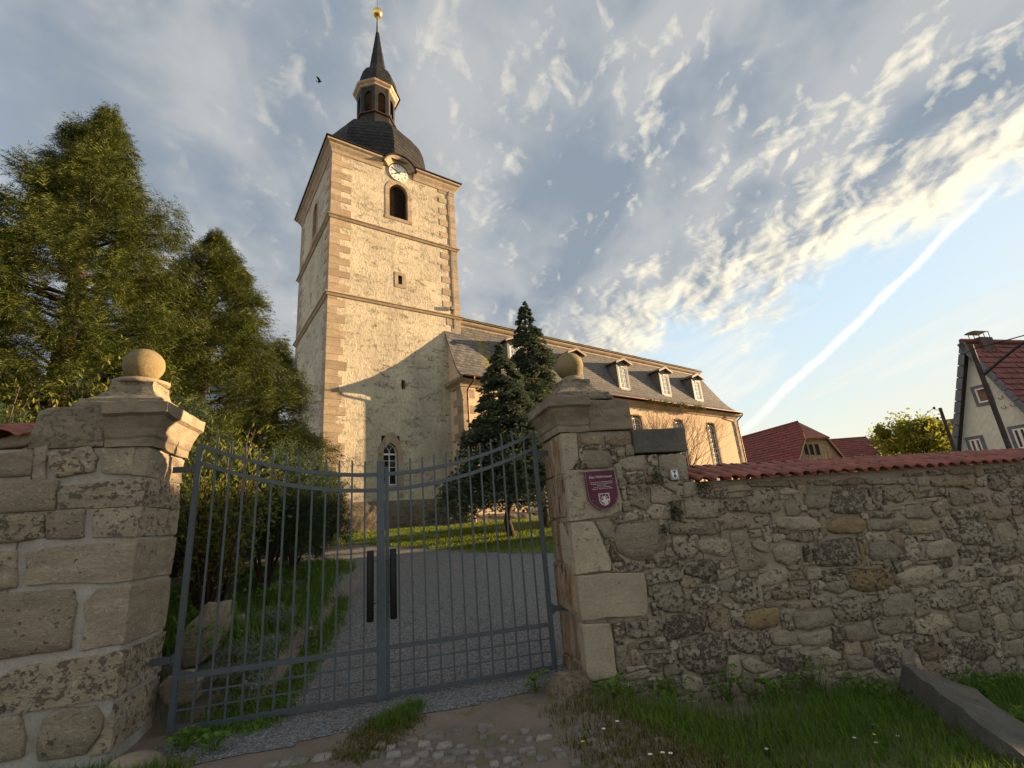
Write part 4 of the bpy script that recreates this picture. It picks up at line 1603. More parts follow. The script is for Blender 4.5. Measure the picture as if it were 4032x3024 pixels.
def rubble_stone(poly, face, name, mat, parent, seed, bulge=0.03, soft=0.22, wall_b=None):
    """one stone in the face of a wall at depth `face`; poly in (s, z)"""
    if area(poly) < 0:
        poly = poly[::-1]
    P = chaikin(poly, soft * 0.6)
    # more points on the long sides, so that the outline can be ragged but keeps its corners
    Q = []
    for i in range(len(P)):
        a_, b_ = P[i], P[(i + 1) % len(P)]
        k_ = 1 + int(math.hypot(b_[0] - a_[0], b_[1] - a_[1]) / 0.055)
        Q += [(a_[0] + (b_[0] - a_[0]) * t_ / k_, a_[1] + (b_[1] - a_[1]) * t_ / k_) for t_ in range(k_)]
    P = Q
    n = len(P)
    cx, cz = sum(p[0] for p in P) / n, sum(p[1] for p in P) / n
    size = math.sqrt(abs(area(P)))
    bg = bulge * min(1.3, size / 0.28)
    V = []
    grow = 1.0 + 0.022 / max(size, 0.08)
    rings = ((grow, 0.05), (grow - 0.01, -0.006), (grow - 0.06, -0.014 - 0.35 * bg), (0.74, -0.016 - 0.75 * bg), (0.38, -0.018 - 0.9 * bg))
    for k, (f, d) in enumerate(rings):
        for i, p in enumerate(P):
            j = 0.022 * nz((p[0], p[1], seed), 8.0, seed) + 0.022 * nz((p[0], p[1], seed), 23.0, seed)
            q = (cx + (p[0] - cx) * (f + j / max(size, 0.1)), cz + (p[1] - cz) * (f + j / max(size, 0.1)))
            dd = d + (0.8 * bg * nz((q[0], q[1], seed), 8.0, seed + 5) + 0.6 * bg * nz((q[0], q[1], seed), 21.0, seed + 2) if k > 1 else 0)
            V.append(GF(q[0], face + dd, q[1]))
    V.append(GF(cx, face - 0.012 - bg, cz))
    F = []
    for k in range(len(rings) - 1):
        for i in range(n):
            i2 = (i + 1) % n
            F.append((k * n + i, k * n + i2, (k + 1) * n + i2, (k + 1) * n + i))
    last = (len(rings) - 1) * n
    for i in range(n):
        F.append((last + i, last + (i + 1) % n, len(V) - 1))
    return MB().add(V, F, True).build(name, mat, parent, recalc=False)


def ashlar_block(poly, b0, b1, name, mat, parent, seed, bev=0.014, rough=0.006):
    """squared block: polygon in (s, z) from depth b0 to b1, worn edges"""
    if area(poly) < 0:
        poly = poly[::-1]
    bm = bmesh.new()
    lo = [bm.verts.new(GF(s, b0, z)) for s, z in poly]
    hi = [bm.verts.new(GF(s, b1, z)) for s, z in poly]
    n = len(poly)
    bm.faces.new(lo)
    bm.faces.new(hi[::-1])
    for i in range(n):
        bm.faces.new((lo[(i + 1) % n], lo[i], hi[i], hi[(i + 1) % n]))
    bmesh.ops.subdivide_edges(bm, edges=[e for e in bm.edges if e.calc_length() > 0.22], cuts=1, use_grid_fill=True)
    bmesh.ops.recalc_face_normals(bm, faces=bm.faces)
    sharp = [e for e in bm.edges if len(e.link_faces) == 2 and e.calc_face_angle(0) > 0.5]
    bmesh.ops.bevel(bm, geom=sharp, offset=bev, segments=2, affect='EDGES', profile=0.6)
    for v in bm.verts:
        k = rough * nz(v.co, 5, seed) + 0.5 * rough * nz(v.co, 17, seed)
        v.co += Vector((k, k * 0.7, k * 1.2))
    b = Vector(parent['_b'])
    for v in bm.verts:
        v.co -= b
    me = bpy.data.meshes.new(name)
    bm.to_mesh(me)
    bm.free()
    me.polygons.foreach_set('use_smooth', [False] * len(me.polygons))
    return new_obj(name, me, parent, mat)


def mortar_face(s0, s1, zf0, zf1, face, back, name, mat, parent, seed=0, step=0.07):
    """the wall's core: uneven mortar face, plain sides; zf0, zf1 give bottom and top along s"""
    ns = max(2, int((s1 - s0) / step))
    nzr = max(2, int((zf1(s0) - zf0(s0)) / step))
    V, F = [], []
    for i in range(ns + 1):
        s = s0 + (s1 - s0) * i / ns
        a, b = zf0(s), zf1(s)
        for j in range(nzr + 1):
            z = a + (b - a) * j / nzr
            d = 0.014 * nz((s, z, 0), 4.0, seed) + 0.012 * nz((s, z, 0), 13.0, seed + 3)
            V.append(GF(s, face + 0.012 + d, z))
    k = nzr + 1
    for i in range(ns):
        for j in range(nzr):
            F.append((i * k + j, (i + 1) * k + j, (i + 1) * k + j + 1, i * k + j + 1))
    mb = MB().add(V, F, True)
    # ends, top and back
    for s, flip in ((s0, 1), (s1, 0)):
        q = [GF(s, face, zf0(s)), GF(s, back, zf0(s)), GF(s, back, zf1(s)), GF(s, face, zf1(s))]
        mb.add(q, [(3, 2, 1, 0) if flip == 0 else (0, 1, 2, 3)][:1])
    mb.add([GF(s0, face, zf1(s0)), GF(s1, face, zf1(s1)), GF(s1, back, zf1(s1)), GF(s0, back, zf1(s0))], [(0, 1, 2, 3)])
    mb.add([GF(s0, back, zf0(s0)), GF(s1, back, zf0(s1)), GF(s1, back, zf1(s1)), GF(s0, back, zf1(s0))], [(3, 2, 1, 0)])
    return mb.build(name, mat, parent, recalc=False)


FACE = -0.485
O = (2100, 1650)
PIER1 = unpack(O, 2.765, [
    [525, 190, 720, 185, 720, 270, 600, 275, 530, 255], [530, 290, 640, 285, 700, 300, 690, 322, 540, 322],
    [790, 185, 1050, 150, 1075, 270, 850, 290, 800, 250], [545, 420, 640, 350, 780, 350, 850, 420, 850, 520, 600, 536],
    [920, 350, 990, 340, 985, 420, 930, 430], [930, 450, 1200, 385, 1240, 480, 1200, 555, 1000, 560],
    [1250, 400, 1350, 385, 1350, 505, 1262, 490], [1380, 390, 1655, 385, 1690, 670, 1590, 665, 1395, 640],
    [985, 585, 1180, 565, 1220, 640, 1210, 690, 1030, 700], [1250, 540, 1320, 520, 1340, 600, 1260, 610],
    [960, 740, 1000, 740, 1015, 870, 980, 880], [1030, 730, 1240, 740, 1270, 880, 1230, 990, 1040, 900],
    [1290, 700, 1500, 790, 1505, 880, 1440, 920, 1290, 900], [1290, 930, 1440, 945, 1490, 1080, 1300, 1085, 1250, 1010],
    [990, 1040, 1150, 990, 1190, 1080, 1010, 1118], [870, 1080, 975, 1050, 985, 1125, 890, 1128],
    [1510, 900, 1600, 880, 1600, 1085, 1525, 1090], [1420, 650, 1560, 700, 1540, 780, 1440, 740],
    [680, 1110, 850, 1112, 885, 1280, 780, 1300, 720, 1190],
    [910, 1180, 1010, 1132, 1290, 1132, 1400, 1190, 1455, 1290, 1440, 1400, 1210, 1530, 1080, 1520, 920, 1440, 890, 1300],
    [1460, 1410, 1490, 1400, 1535, 1480, 1520, 1505, 1450, 1480], [1300, 1525, 1440, 1505, 1590, 1560, 1480, 1610, 1380, 1610],
    [860, 1560, 1090, 1555, 1180, 1600, 1180, 1660, 870, 1670], [1220, 1590, 1310, 1580, 1330, 1620, 1230, 1628],
    [860, 1340, 900, 1460, 990, 1530, 880, 1540, 840, 1440]])
PIER2 = unpack((2100, 2200), 2.765, [
    [1250, 160, 1430, 120, 1615, 110, 1630, 240, 1430, 255, 1270, 285, 1240, 220],
    [1640, 180, 1840, 228, 1780, 310, 1650, 320, 1600, 275], [1860, 215, 1960, 205, 1995, 240, 1880, 262],
    [1255, 310, 1290, 310, 1300, 405, 1260, 400], [1320, 400, 1400, 330, 1530, 287, 1590, 302, 1650, 420, 1710, 560, 1600, 588, 1430, 570, 1350, 500],
    [1730, 400, 1800, 332, 1950, 277, 2030, 310, 2050, 430, 2000, 510, 1890, 545, 1780, 510], [1290, 490, 1330, 490, 1360, 600, 1310, 608],
    [1010, 695, 1180, 670, 1380, 655, 1400, 840, 1040, 868], [1445, 645, 1640, 612, 1850, 595, 1890, 700, 1850, 795, 1650, 845, 1490, 895, 1450, 830],
    [1910, 572, 2130, 538, 2150, 740, 2080, 785, 1960, 778, 1920, 680], [1040, 930, 1130, 920, 1145, 970, 1050, 985],
    [1170, 940, 1260, 905, 1440, 930, 1455, 970, 1330, 985, 1190, 985], [1060, 1000, 1120, 990, 1165, 1050, 1160, 1150, 1090, 1168],
    [1210, 1050, 1500, 1027, 1560, 1130, 1400, 1148, 1370, 1235, 1280, 1220], [1440, 1165, 1560, 1155, 1590, 1240, 1450, 1278],
    [1600, 1000, 1750, 900, 1900, 812, 2030, 822, 2110, 930, 2115, 1110, 2030, 1220, 1850, 1268, 1700, 1200, 1590, 1110],
    [980, 1275, 1100, 1242, 1150, 1252, 1130, 1310, 1020, 1323], [900, 960, 1020, 965, 1030, 1180, 960, 1255, 910, 1180],
    [870, 720, 990, 705, 990, 925, 910, 935], [1640, 330, 1720, 350, 1700, 440, 1670, 430],
    [930, 1360, 1200, 1340, 1230, 1440, 990, 1480], [1250, 1300, 1560, 1280, 1600, 1400, 1300, 1420], [1630, 1270, 1850, 1300, 1820, 1450, 1640, 1420],
    [700, 1330, 900, 1320, 920, 1420, 720, 1450]])
W1 = unpack(O, 2.765, [
    [1640, 700, 1780, 690, 1800, 800, 1650, 850], [1660, 900, 1800, 890, 2000, 930, 2005, 1058, 1830, 1082, 1670, 1070],
    [1490, 1142, 1810, 1122, 1960, 1092, 2025, 1122, 2020, 1230, 1960, 1260, 1500, 1250], [1520, 1290, 1680, 1277, 1785, 1380, 1780, 1480, 1650, 1528, 1540, 1430],
    [1810, 1322, 1990, 1292, 2140, 1330, 2145, 1470, 2080, 1490, 1830, 1450], [1660, 1560, 2000, 1512, 2015, 1640, 1960, 1700, 1900, 1738, 1680, 1690],
    [2050, 1542, 2130, 1532, 2150, 1590, 2060, 1620], [2060, 1112, 2210, 1062, 2215, 1180, 2080, 1200], [1830, 800, 1960, 790, 1970, 860, 1850, 850], [1990, 800, 2100, 790, 2100, 860, 2000, 855]])
W1 += unpack((2800, 1800), 2.765, [
    [440, 275, 830, 250, 845, 315, 620, 320, 450, 315], [910, 250, 1080, 240, 1090, 290, 910, 305], [1130, 260, 1290, 240, 1305, 300, 1140, 305],
    [1350, 270, 1560, 222, 1660, 232, 1660, 288, 1360, 308], [1690, 232, 2170, 212, 2180, 285, 1900, 298, 1700, 290],
    [390, 400, 480, 352, 650, 342, 740, 410, 760, 570, 600, 608, 430, 600, 400, 510], [720, 370, 830, 335, 960, 370, 940, 400, 840, 405, 740, 395],
    [190, 395, 350, 390, 350, 435, 200, 437], [60, 400, 150, 390, 160, 440, 70, 442], [760, 420, 830, 420, 830, 450, 770, 452],
    [800, 500, 880, 445, 980, 600, 950, 620, 930, 635, 840, 630], [1020, 480, 1060, 332, 1200, 322, 1320, 322, 1290, 540, 1050, 560],
    [1345, 315, 1660, 312, 1690, 520, 1620, 618, 1310, 600], [1720, 360, 1850, 345, 1870, 570, 1800, 560], [1885, 345, 2090, 330, 2150, 430, 2080, 488, 1900, 460],
    [20, 490, 130, 472, 170, 600, 60, 658], [150, 480, 380, 452, 395, 578, 220, 598], [120, 690, 380, 622, 425, 690, 420, 760, 140, 788],
    [480, 650, 620, 642, 650, 720, 590, 748, 500, 700], [700, 690, 780, 652, 1080, 652, 1170, 730, 1150, 788, 900, 798, 720, 760],
    [1050, 592, 1180, 592, 1220, 650, 1120, 648], [1190, 665, 1240, 660, 1265, 850, 1210, 850, 1180, 760],
    [1720, 605, 2000, 592, 2010, 655, 1730, 660], [1740, 720, 1900, 682, 2100, 690, 2110, 740, 1900, 798, 1760, 790],
    [215, 820, 380, 795, 420, 890, 430, 1000, 550, 1050, 620, 1110, 610, 1188, 330, 1238, 290, 1130, 250, 1010], [400, 800, 570, 785, 580, 850, 440, 878],
    [455, 920, 540, 902, 625, 960, 620, 1025, 550, 1020, 470, 980], [665, 850, 790, 842, 805, 880, 690, 928], [840, 850, 960, 812, 1100, 830, 1110, 900, 1050, 928, 850, 890],
    [1150, 842, 1200, 832, 1210, 890, 1170, 895], [680, 1000, 800, 942, 930, 952, 985, 1040, 985, 1110, 850, 1168, 730, 1140, 700, 1080],
    [1010, 960, 1080, 970, 1105, 1118, 1040, 1125, 1020, 1050], [990, 1160, 1110, 1134, 1125, 1165, 1010, 1190], [1120, 980, 1300, 902, 1560, 872, 1590, 1140, 1560, 1178, 1150, 1183],
    [1590, 880, 1655, 862, 1675, 900, 1610, 905], [1680, 850, 1740, 812, 1770, 880, 1710, 918], [1720, 945, 1880, 905, 2010, 960, 2040, 1100, 1760, 1118],
    [1740, 1148, 1870, 1143, 1872, 1165, 1750, 1170], [110, 1150, 200, 1132, 210, 1200, 120, 1218], [110, 1270, 290, 1192, 300, 1250, 130, 1328],
    [510, 1300, 640, 1242, 800, 1212, 850, 1290, 800, 1350, 570, 1413, 520, 1370], [420, 1260, 505, 1242, 500, 1310, 430, 1302], [850, 1192, 960, 1173, 950, 1220, 870, 1228],
    [880, 1250, 1030, 1222, 1040, 1330, 880, 1338], [1050, 1232, 1190, 1202, 1210, 1310, 1060, 1338], [1310, 1230, 1450, 1203, 1470, 1270, 1330, 1273],
    [205, 1500, 280, 1362, 400, 1312, 490, 1390, 515, 1500, 450, 1578, 300, 1588], [930, 1370, 1040, 1362, 1040, 1392, 930, 1400],
    [1090, 1352, 1220, 1352, 1250, 1440, 1180, 1488, 1110, 1430], [1265, 1372, 1480, 1335, 1500, 1450, 1400, 1478, 1265, 1450],
    [670, 1462, 850, 1422, 930, 1500, 860, 1558, 690, 1540], [580, 1500, 640, 1472, 650, 1550, 580, 1568], [950, 1462, 1040, 1442, 1065, 1520, 970, 1548]])
W_OCHRE = unpack((2800, 1800), 2.765, [
    [1270, 740, 1400, 652, 1560, 632, 1680, 700, 1690, 780, 1600, 828, 1370, 828, 1290, 790], [1615, 945, 1650, 950, 1690, 1160, 1660, 1183],
    [1490, 1250, 1960, 1212, 1985, 1380, 1900, 1438, 1700, 1468, 1520, 1430]]) + unpack((2800, 2250), 2.765, [[360, 450, 560, 402, 740, 392, 750, 590, 480, 638, 390, 590]])
W1 += unpack((2800, 2250), 2.765, [
    [1080, 322, 1300, 272, 1320, 380, 1150, 398], [840, 342, 960, 337, 960, 385, 860, 395], [150, 352, 290, 362, 295, 410, 210, 405],
    [240, 520, 350, 512, 385, 600, 260, 628], [900, 460, 1000, 432, 1310, 422, 1330, 580, 1100, 628, 920, 620],
    [1360, 340, 1650, 262, 1830, 252, 1855, 480, 1650, 538, 1420, 548, 1340, 420], [1885, 340, 1990, 245, 2200, 245, 2212, 468, 1900, 488],
    [210, 680, 400, 652, 570, 672, 590, 900, 450, 903, 330, 870, 230, 800], [650, 690, 780, 634, 920, 680, 930, 798, 700, 800],
    [960, 690, 1150, 642, 1310, 642, 1300, 780, 1000, 818], [1450, 600, 1580, 572, 1760, 600, 1790, 740, 1520, 768], [1810, 620, 1900, 532, 2090, 522, 2120, 670, 1880, 688],
    [640, 880, 830, 832, 1000, 900, 1020, 1000, 900, 1088, 680, 1050], [1060, 880, 1250, 824, 1400, 900, 1400, 1000, 1120, 1048],
    [1450, 920, 1600, 902, 1760, 980, 1760, 1048, 1520, 1073], [350, 980, 420, 942, 600, 1010, 620, 1080, 480, 1108, 370, 1060], [190, 920, 310, 902, 330, 1130, 180, 1188],
    [1260, 1060, 1330, 1060, 1340, 1090, 1270, 1095], [1350, 1110, 1450, 1082, 1490, 1150, 1390, 1168], [1485, 1122, 1750, 1072, 1755, 1100, 1600, 1158, 1500, 1158],
    [1800, 780, 2000, 752, 2060, 950, 1900, 1088, 1800, 1040], [2080, 900, 2212, 802, 2212, 1088, 2120, 1080], [290, 1192, 420, 1152, 500, 1290, 400, 1348],
    [1190, 1202, 1330, 1192, 1330, 1390, 1200, 1398], [800, 1202, 960, 1182, 1000, 1290, 830, 1262], [20, 1230, 200, 1210, 220, 1330, 40, 1360], [560, 1190, 740, 1160, 770, 1260, 600, 1290],
    [1420, 1210, 1640, 1190, 1660, 1300, 1450, 1320], [1720, 1150, 2000, 1130, 2010, 1250, 1740, 1280]])
W1 += unpack((3432, 1800), 2.115, [
    [495, 190, 640, 162, 850, 152, 880, 240, 820, 268, 730, 240, 640, 248, 520, 240], [880, 180, 955, 155, 965, 238, 890, 238], [970, 155, 1080, 142, 1140, 230, 1100, 273, 1000, 268],
    [1150, 160, 1220, 152, 1260, 240, 1165, 250], [400, 280, 620, 255, 645, 315, 520, 333, 410, 338], [655, 300, 760, 272, 845, 300, 840, 380, 680, 408],
    [860, 320, 920, 292, 980, 368, 880, 383], [1020, 310, 1090, 292, 1150, 390, 1080, 408, 1030, 360], [1155, 300, 1250, 262, 1265, 370, 1180, 403],
    [290, 410, 400, 392, 490, 430, 500, 508, 295, 508], [510, 400, 620, 342, 660, 420, 640, 478, 570, 498], [720, 430, 930, 402, 940, 480, 890, 508, 740, 508],
    [955, 450, 1140, 422, 1165, 490, 1080, 518, 960, 518], [1175, 430, 1265, 412, 1265, 478, 1190, 478], [300, 542, 520, 524, 580, 610, 440, 638, 330, 640],
    [580, 530, 660, 492, 720, 560, 710, 598, 610, 603], [740, 580, 850, 532, 960, 560, 1020, 690, 980, 733, 770, 728], [1025, 560, 1150, 534, 1210, 690, 1080, 718],
    [275, 690, 340, 664, 420, 760, 380, 878, 295, 830], [470, 720, 640, 674, 720, 750, 680, 828, 480, 848], [810, 780, 900, 762, 930, 840, 850, 878], [990, 762, 1180, 734, 1250, 840, 1010, 876],
    [380, 170, 470, 160, 480, 230, 390, 240], [1215, 560, 1290, 540, 1300, 690, 1230, 700], [660, 100, 860, 95, 850, 135, 660, 145], [950, 95, 1100, 90, 1100, 125, 960, 130], [480, 110, 630, 105, 620, 145, 490, 150]])
W1 += unpack((3432, 2200), 2.115, [
    [215, 130, 380, 64, 540, 54, 590, 130, 480, 208, 280, 238, 230, 200], [640, 120, 740, 54, 850, 72, 875, 178, 720, 198, 640, 180], [890, 92, 1000, 72, 1060, 120, 1030, 148, 900, 150],
    [1085, 64, 1265, 34, 1265, 148, 1095, 140], [520, 272, 700, 234, 820, 262, 825, 368, 640, 428, 510, 408], [880, 272, 960, 254, 980, 330, 890, 388],
    [1000, 232, 1180, 184, 1260, 280, 1200, 368, 1100, 418, 1010, 350], [360, 520, 520, 454, 650, 490, 670, 570, 500, 636, 380, 620], [690, 462, 880, 444, 940, 580, 840, 618, 750, 590],
    [590, 670, 650, 670, 655, 710, 600, 712], [350, 740, 520, 694, 640, 800, 480, 856], [710, 660, 900, 644, 1030, 760, 930, 856, 760, 810], [1010, 482, 1110, 454, 1150, 580, 1060, 618],
    [1160, 470, 1265, 434, 1265, 586, 1180, 600], [1080, 702, 1250, 664, 1265, 798, 1100, 818], [960, 600, 1010, 600, 1010, 640, 965, 642], [640, 720, 690, 700, 700, 780, 650, 790]])


USED = []


def fill_gaps(s0, s1, zf0, zf1, name, mat, parent, seed):
    """small stones pressed into the joints between the traced ones"""
    r = random.Random(seed)
    st = 0.025
    ns, nk = int((s1 - s0) / st), int((zf1(s0) + 2.0) / st)
    occ = np.zeros((ns, nk), dtype=bool)

    def mark(q, pad):
        i0, i1 = int((min(p[0] for p in q) - pad - s0) / st), int((max(p[0] for p in q) + pad - s0) / st) + 1
        k0, k1 = int((min(p[1] for p in q) - pad + 2.0) / st), int((max(p[1] for p in q) + pad + 2.0) / st) + 1
        for i in range(max(0, i0), min(ns, i1)):
            for k in range(max(0, k0), min(nk, k1)):
                x, z = s0 + (i + 0.5) * st, -2.0 + (k + 0.5) * st
                if not occ[i, k] and any(inside(q, x + dx, z + dz) for dx, dz in ((0, 0), (pad, 0), (-pad, 0), (0, pad), (0, -pad))):
                    occ[i, k] = True
    for q in USED:
        if max(p[0] for p in q) > s0 - 0.1 and min(p[0] for p in q) < s1 + 0.1:
            mark(q, 0.012)
    for i in range(ns):
        s = s0 + (i + 0.5) * st
        for k in range(nk):
            z = -2.0 + (k + 0.5) * st
            if z < zf0(s) or z > zf1(s):
                occ[i, k] = True
    for tr in range(2600):
        i, k = r.randrange(ns), r.randrange(nk)
        if occ[i, k]:
            continue
        a0 = a1 = i
        b0 = b1 = k
        go = [1, 1, 1, 1]
        while any(go):
            for e in range(4):
                if not go[e]:
                    continue
                if e == 0:
                    ok = a0 > 0 and not occ[a0 - 1, b0:b1 + 1].any() and a1 - a0 < 11
                    a0 -= ok
                elif e == 1:
                    ok = a1 < ns - 1 and not occ[a1 + 1, b0:b1 + 1].any() and a1 - a0 < 11
                    a1 += ok
                elif e == 2:
                    ok = b0 > 0 and not occ[a0:a1 + 1, b0 - 1].any() and b1 - b0 < 6
                    b0 -= ok
                else:
                    ok = b1 < nk - 1 and not occ[a0:a1 + 1, b1 + 1].any() and b1 - b0 < 6
                    b1 += ok
                if not ok:
                    go[e] = 0
        if (a1 - a0 + 1) * (b1 - b0 + 1) < 7 or min(a1 - a0, b1 - b0) < 1:
            continue
        xa, xb, za, zb = s0 + a0 * st + 0.008, s0 + (a1 + 1) * st - 0.008, -2.0 + b0 * st + 0.006, -2.0 + (b1 + 1) * st - 0.006
        j = lambda: r.uniform(-0.012, 0.012)
        q = [(xa + j(), za + j()), ((xa + xb) / 2 + j(), za + j()), (xb + j(), za + j()), (xb + j(), (za + zb) / 2 + j()), (xb + j(), zb + j()), ((xa + xb) / 2 + j(), zb + j()), (xa + j(), zb + j()), (xa + j(), (za + zb) / 2)]
        occ[a0:a1 + 1, b0:b1 + 1] = True
        rubble_stone(q, FACE, name, mat, parent, r.uniform(0, 99), 0.018)


def stones(polys, name, mat, parent, seed0, bulge=0.03, dep=-0.5, soft=0.22, face=None):
    for i, pp in enumerate(polys):
        q = [GF.on(x, y, dep) for x, y in pp]
        USED.append(q)
        rubble_stone(q, FACE if face is None else face, name, mat, parent, seed0 + i * 1.37, bulge, soft)


# --- right gate pillar
def pillar_cap(parent, sgn, edge, back, zc):
    """moulded capital on the gate side, stepped pedestal and ball; t runs from the opening into the pillar"""
    def S(t):
        return edge + sgn * t

    def fr(t, b, z):
        return GF(S(t), b, z)
    z = zc
    prof = [(-0.06, z - 0.41), (0.025, z - 0.41), (0.03, z - 0.335), (0.045, z - 0.315), (0.06, z - 0.25), (0.115, z - 0.14), (0.155, z - 0.115), (0.16, z - 0.015), (0.12, z + 0.0), (-0.06, z + 0.01)]
    mb = MB()
    path = [(0.36, -0.5), (0.0, -0.5), (0.0, back)]
    # subdivide the path so that the worn arrises can wander
    fine = []
    for k in range(2):
        a, b = Vector(path[k]), Vector(path[k + 1])
        n = 5 if k == 0 else 9
        fine += [tuple(a + (b - a) * i / n) for i in range(n)]
    fine.append(path[-1])
    mb.sweep(fr, fine, prof, flip=True)
    mb.hexa([fr(0.04, -0.46, z - 0.4), fr(0.5, -0.46, z - 0.4), fr(0.5, back - 0.03, z - 0.4), fr(0.04, back - 0.03, z - 0.4),
             fr(0.04, -0.46, z), fr(0.5, -0.46, z), fr(0.5, back - 0.03, z), fr(0.04, back - 0.03, z)])

    def worn(p):
        k = 0.012 * nz(p, 5, 2) + 0.008 * nz(p, 14, 6)
        return p + Vector((k, -k * 0.6, k))
    cap = mb.build('capital', M_CAP, parent, map=worn)
    # plain block beside the capital
    ashlar_block([(S(0.37), z - 0.40), (S(0.95), z - 0.40), (S(0.93), z - 0.06), (S(0.83), z - 0.02), (S(0.37), z - 0.01)], -0.515, back - 0.05, 'coping_block', M_CAP, parent, 3 + sgn, 0.02, 0.012)
    # pedestal: two steps and a concave neck
    c = 0.36 if sgn > 0 else 0.33
    bm_ = (-0.5 + back) / 2
    m = MB()

    def ring(h, zz):
        return [fr(c - h, bm_ - h, zz), fr(c + h, bm_ - h, zz), fr(c + h, bm_ + h, zz), fr(c - h, bm_ + h, zz)]
    lev = [(0.37, z - 0.01), (0.37, z + 0.035), (0.34, z + 0.05), (0.34, z + 0.085), (0.30, z + 0.10), (0.25, z + 0.135), (0.205, z + 0.19), (0.185, z + 0.255), (0.185, z + 0.30)]
    V = []
    for h, zz in lev:
        # points along each side so that the wear shows
        q = ring(h, zz)
        for i in range(4):
            for k in range(4):
                V.append(q[i].lerp(q[(i + 1) % 4], k / 4))
    F = []
    for i in range(len(lev) - 1):
        for k in range(16):
            F.append((i * 16 + k, i * 16 + (k + 1) % 16, (i + 1) * 16 + (k + 1) % 16, (i + 1) * 16 + k))
    F.append(tuple(range((len(lev) - 1) * 16, len(lev) * 16)))
    m.add(V, F)
    m.build('pedestal', M_CAP, parent, map=worn)
    C = fr(c, bm_, 0)
    if sgn < 0:
        MB().lathe(C, [(0.15, z + 0.295), (0.23, z + 0.30), (0.245, z + 0.325), (0.22, z + 0.345), (0.13, z + 0.37)], 28).build('abacus', M_CAP, parent, map=worn)
    else:
        MB().lathe(C, [(0.20, z + 0.295), (0.19, z + 0.31), (0.13, z + 0.33), (0.11, z + 0.37)], 28).build('abacus', M_CAP, parent, map=worn)
    R = 0.182
    zb = z + 0.345 + R
    prof = [(R * math.sin(a), zb - R * math.cos(a)) for a in np.linspace(0.18, math.pi - 0.02, 22)]

    def pit(p):
        d = (p - Vector((C.x, C.y, zb))).normalized()
        return p + d * (0.006 * nz(p, 8, 1) + 0.003 * nz(p, 30, 4))
    b = MB().lathe(C, prof, 36).build('ball', M_BALL, parent, map=pit)
    return c


RP = thing('gate_pillar', 'stone gate pillar with ball finial and purple plaque, rust-stained on its gate side', 'pillar', GF(4.3, -0.2, -0.3))
E0R = 3.87
mortar_face(E0R + 0.02, 5.47, lambda s: -0.62, lambda s: 2.25, FACE, 0.12, 'mortar_core', M_MORTAR, RP, 2)
mortar_face(E0R + 0.02, 4.78, lambda s: 2.2, lambda s: 2.56, FACE, 0.12, 'mortar_core', M_MORTAR, RP, 4)


def edge_fix(polys, edge, right=True):
    """clip corner blocks to the arris of the pillar"""
    out = []
    for p in polys:
        q = [GF.on(x, y, -0.5) for x, y in p]
        out.append(q)
    return out


_pb = edge_fix(unpack(O, 2.765, [[348, 160, 470, 150, 490, 430, 430, 535, 350, 590], [355, 605, 500, 550, 880, 560, 965, 900, 955, 1000, 840, 1055, 640, 1080, 400, 1118],
                                 [400, 1140, 640, 1108, 700, 1190, 842, 1560, 838, 1655, 450, 1690]]) +
               unpack((2100, 2200), 2.765, [[440, 195, 780, 155, 1190, 145, 1222, 240, 1240, 560, 1200, 615, 780, 645, 520, 685], [500, 715, 820, 692, 868, 960, 898, 1240, 870, 1276, 640, 1315, 590, 1300]]), E0R)
for i, q in enumerate(_pb):
    zs = [p[1] for p in q]
    q = sorted(q, key=lambda p: math.atan2(p[1] - sum(zs) / len(zs), p[0] - 4.1))
    zt, zb = max(p[1] for p in q if p[0] < 4.2), min(p[1] for p in q if p[0] < 4.2)
    q = [p for p in q if p[0] > E0R + 0.09] + [(E0R, zt), (E0R, zb)]
    cz = (zt + zb) / 2
    q = sorted(q, key=lambda p: math.atan2(p[1] - cz, p[0] - 4.05))
    USED.append(q)
    ashlar_block(q, -0.515 - 0.004 * i, -0.15, 'ashlar_block', M_ASHLAR2, RP, 20 + i, 0.012, 0.012)
# reveal of the gate opening: stained blocks set back a little from the arris
_zr = [-0.35, 0.14, 0.62, 1.12, 1.60, 2.08, 2.555]
for i in range(6):
    e = 0.02 * (i % 2) + 0.02 * nz((i, 0, 0), 1.3)
    V = []
    z0, z1 = _zr[i] + 0.006, _zr[i + 1] - 0.006
    for zz in (z0, z1):
        V += [GF(E0R - 0.02 + e, -0.40 - 0.01 * i, zz), GF(E0R + 0.06 + e, -0.475, zz), GF(E0R + 0.3, -0.40, zz), GF(E0R + 0.3, 0.19, zz), GF(E0R + 0.02 + e, 0.20, zz), GF(E0R - 0.02 + e, 0.16, zz)]
    F = [tuple(range(6))[::-1], tuple(range(6, 12))] + [(k, (k + 1) % 6, 6 + (k + 1) % 6, 6 + k) for k in range(6)]
    mb = MB().add(V, F)
    o = mb.build('reveal_block', M_RUST, RP)
    bm = bmesh.new()
    bm.from_mesh(o.data)
    bmesh.ops.bevel(bm, geom=bm.edges[:], offset=0.014, segments=2, affect='EDGES')
    bm.to_mesh(o.data)
    bm.free()
stones(PIER1, 'rubble_stone', M_STONE, RP, 3.0, 0.016)
stones(PIER2, 'rubble_stone', M_STONE, RP, 70.0, 0.022)
ashlar_block([(4.78, 2.28), (5.50, 2.27), (5.51, 2.57), (4.79, 2.565)], -0.525, 0.14, 'step_block', M_DARKSTONE, RP, 9, 0.018, 0.010)
pillar_cap(RP, 1, E0R, 0.20, 2.965)
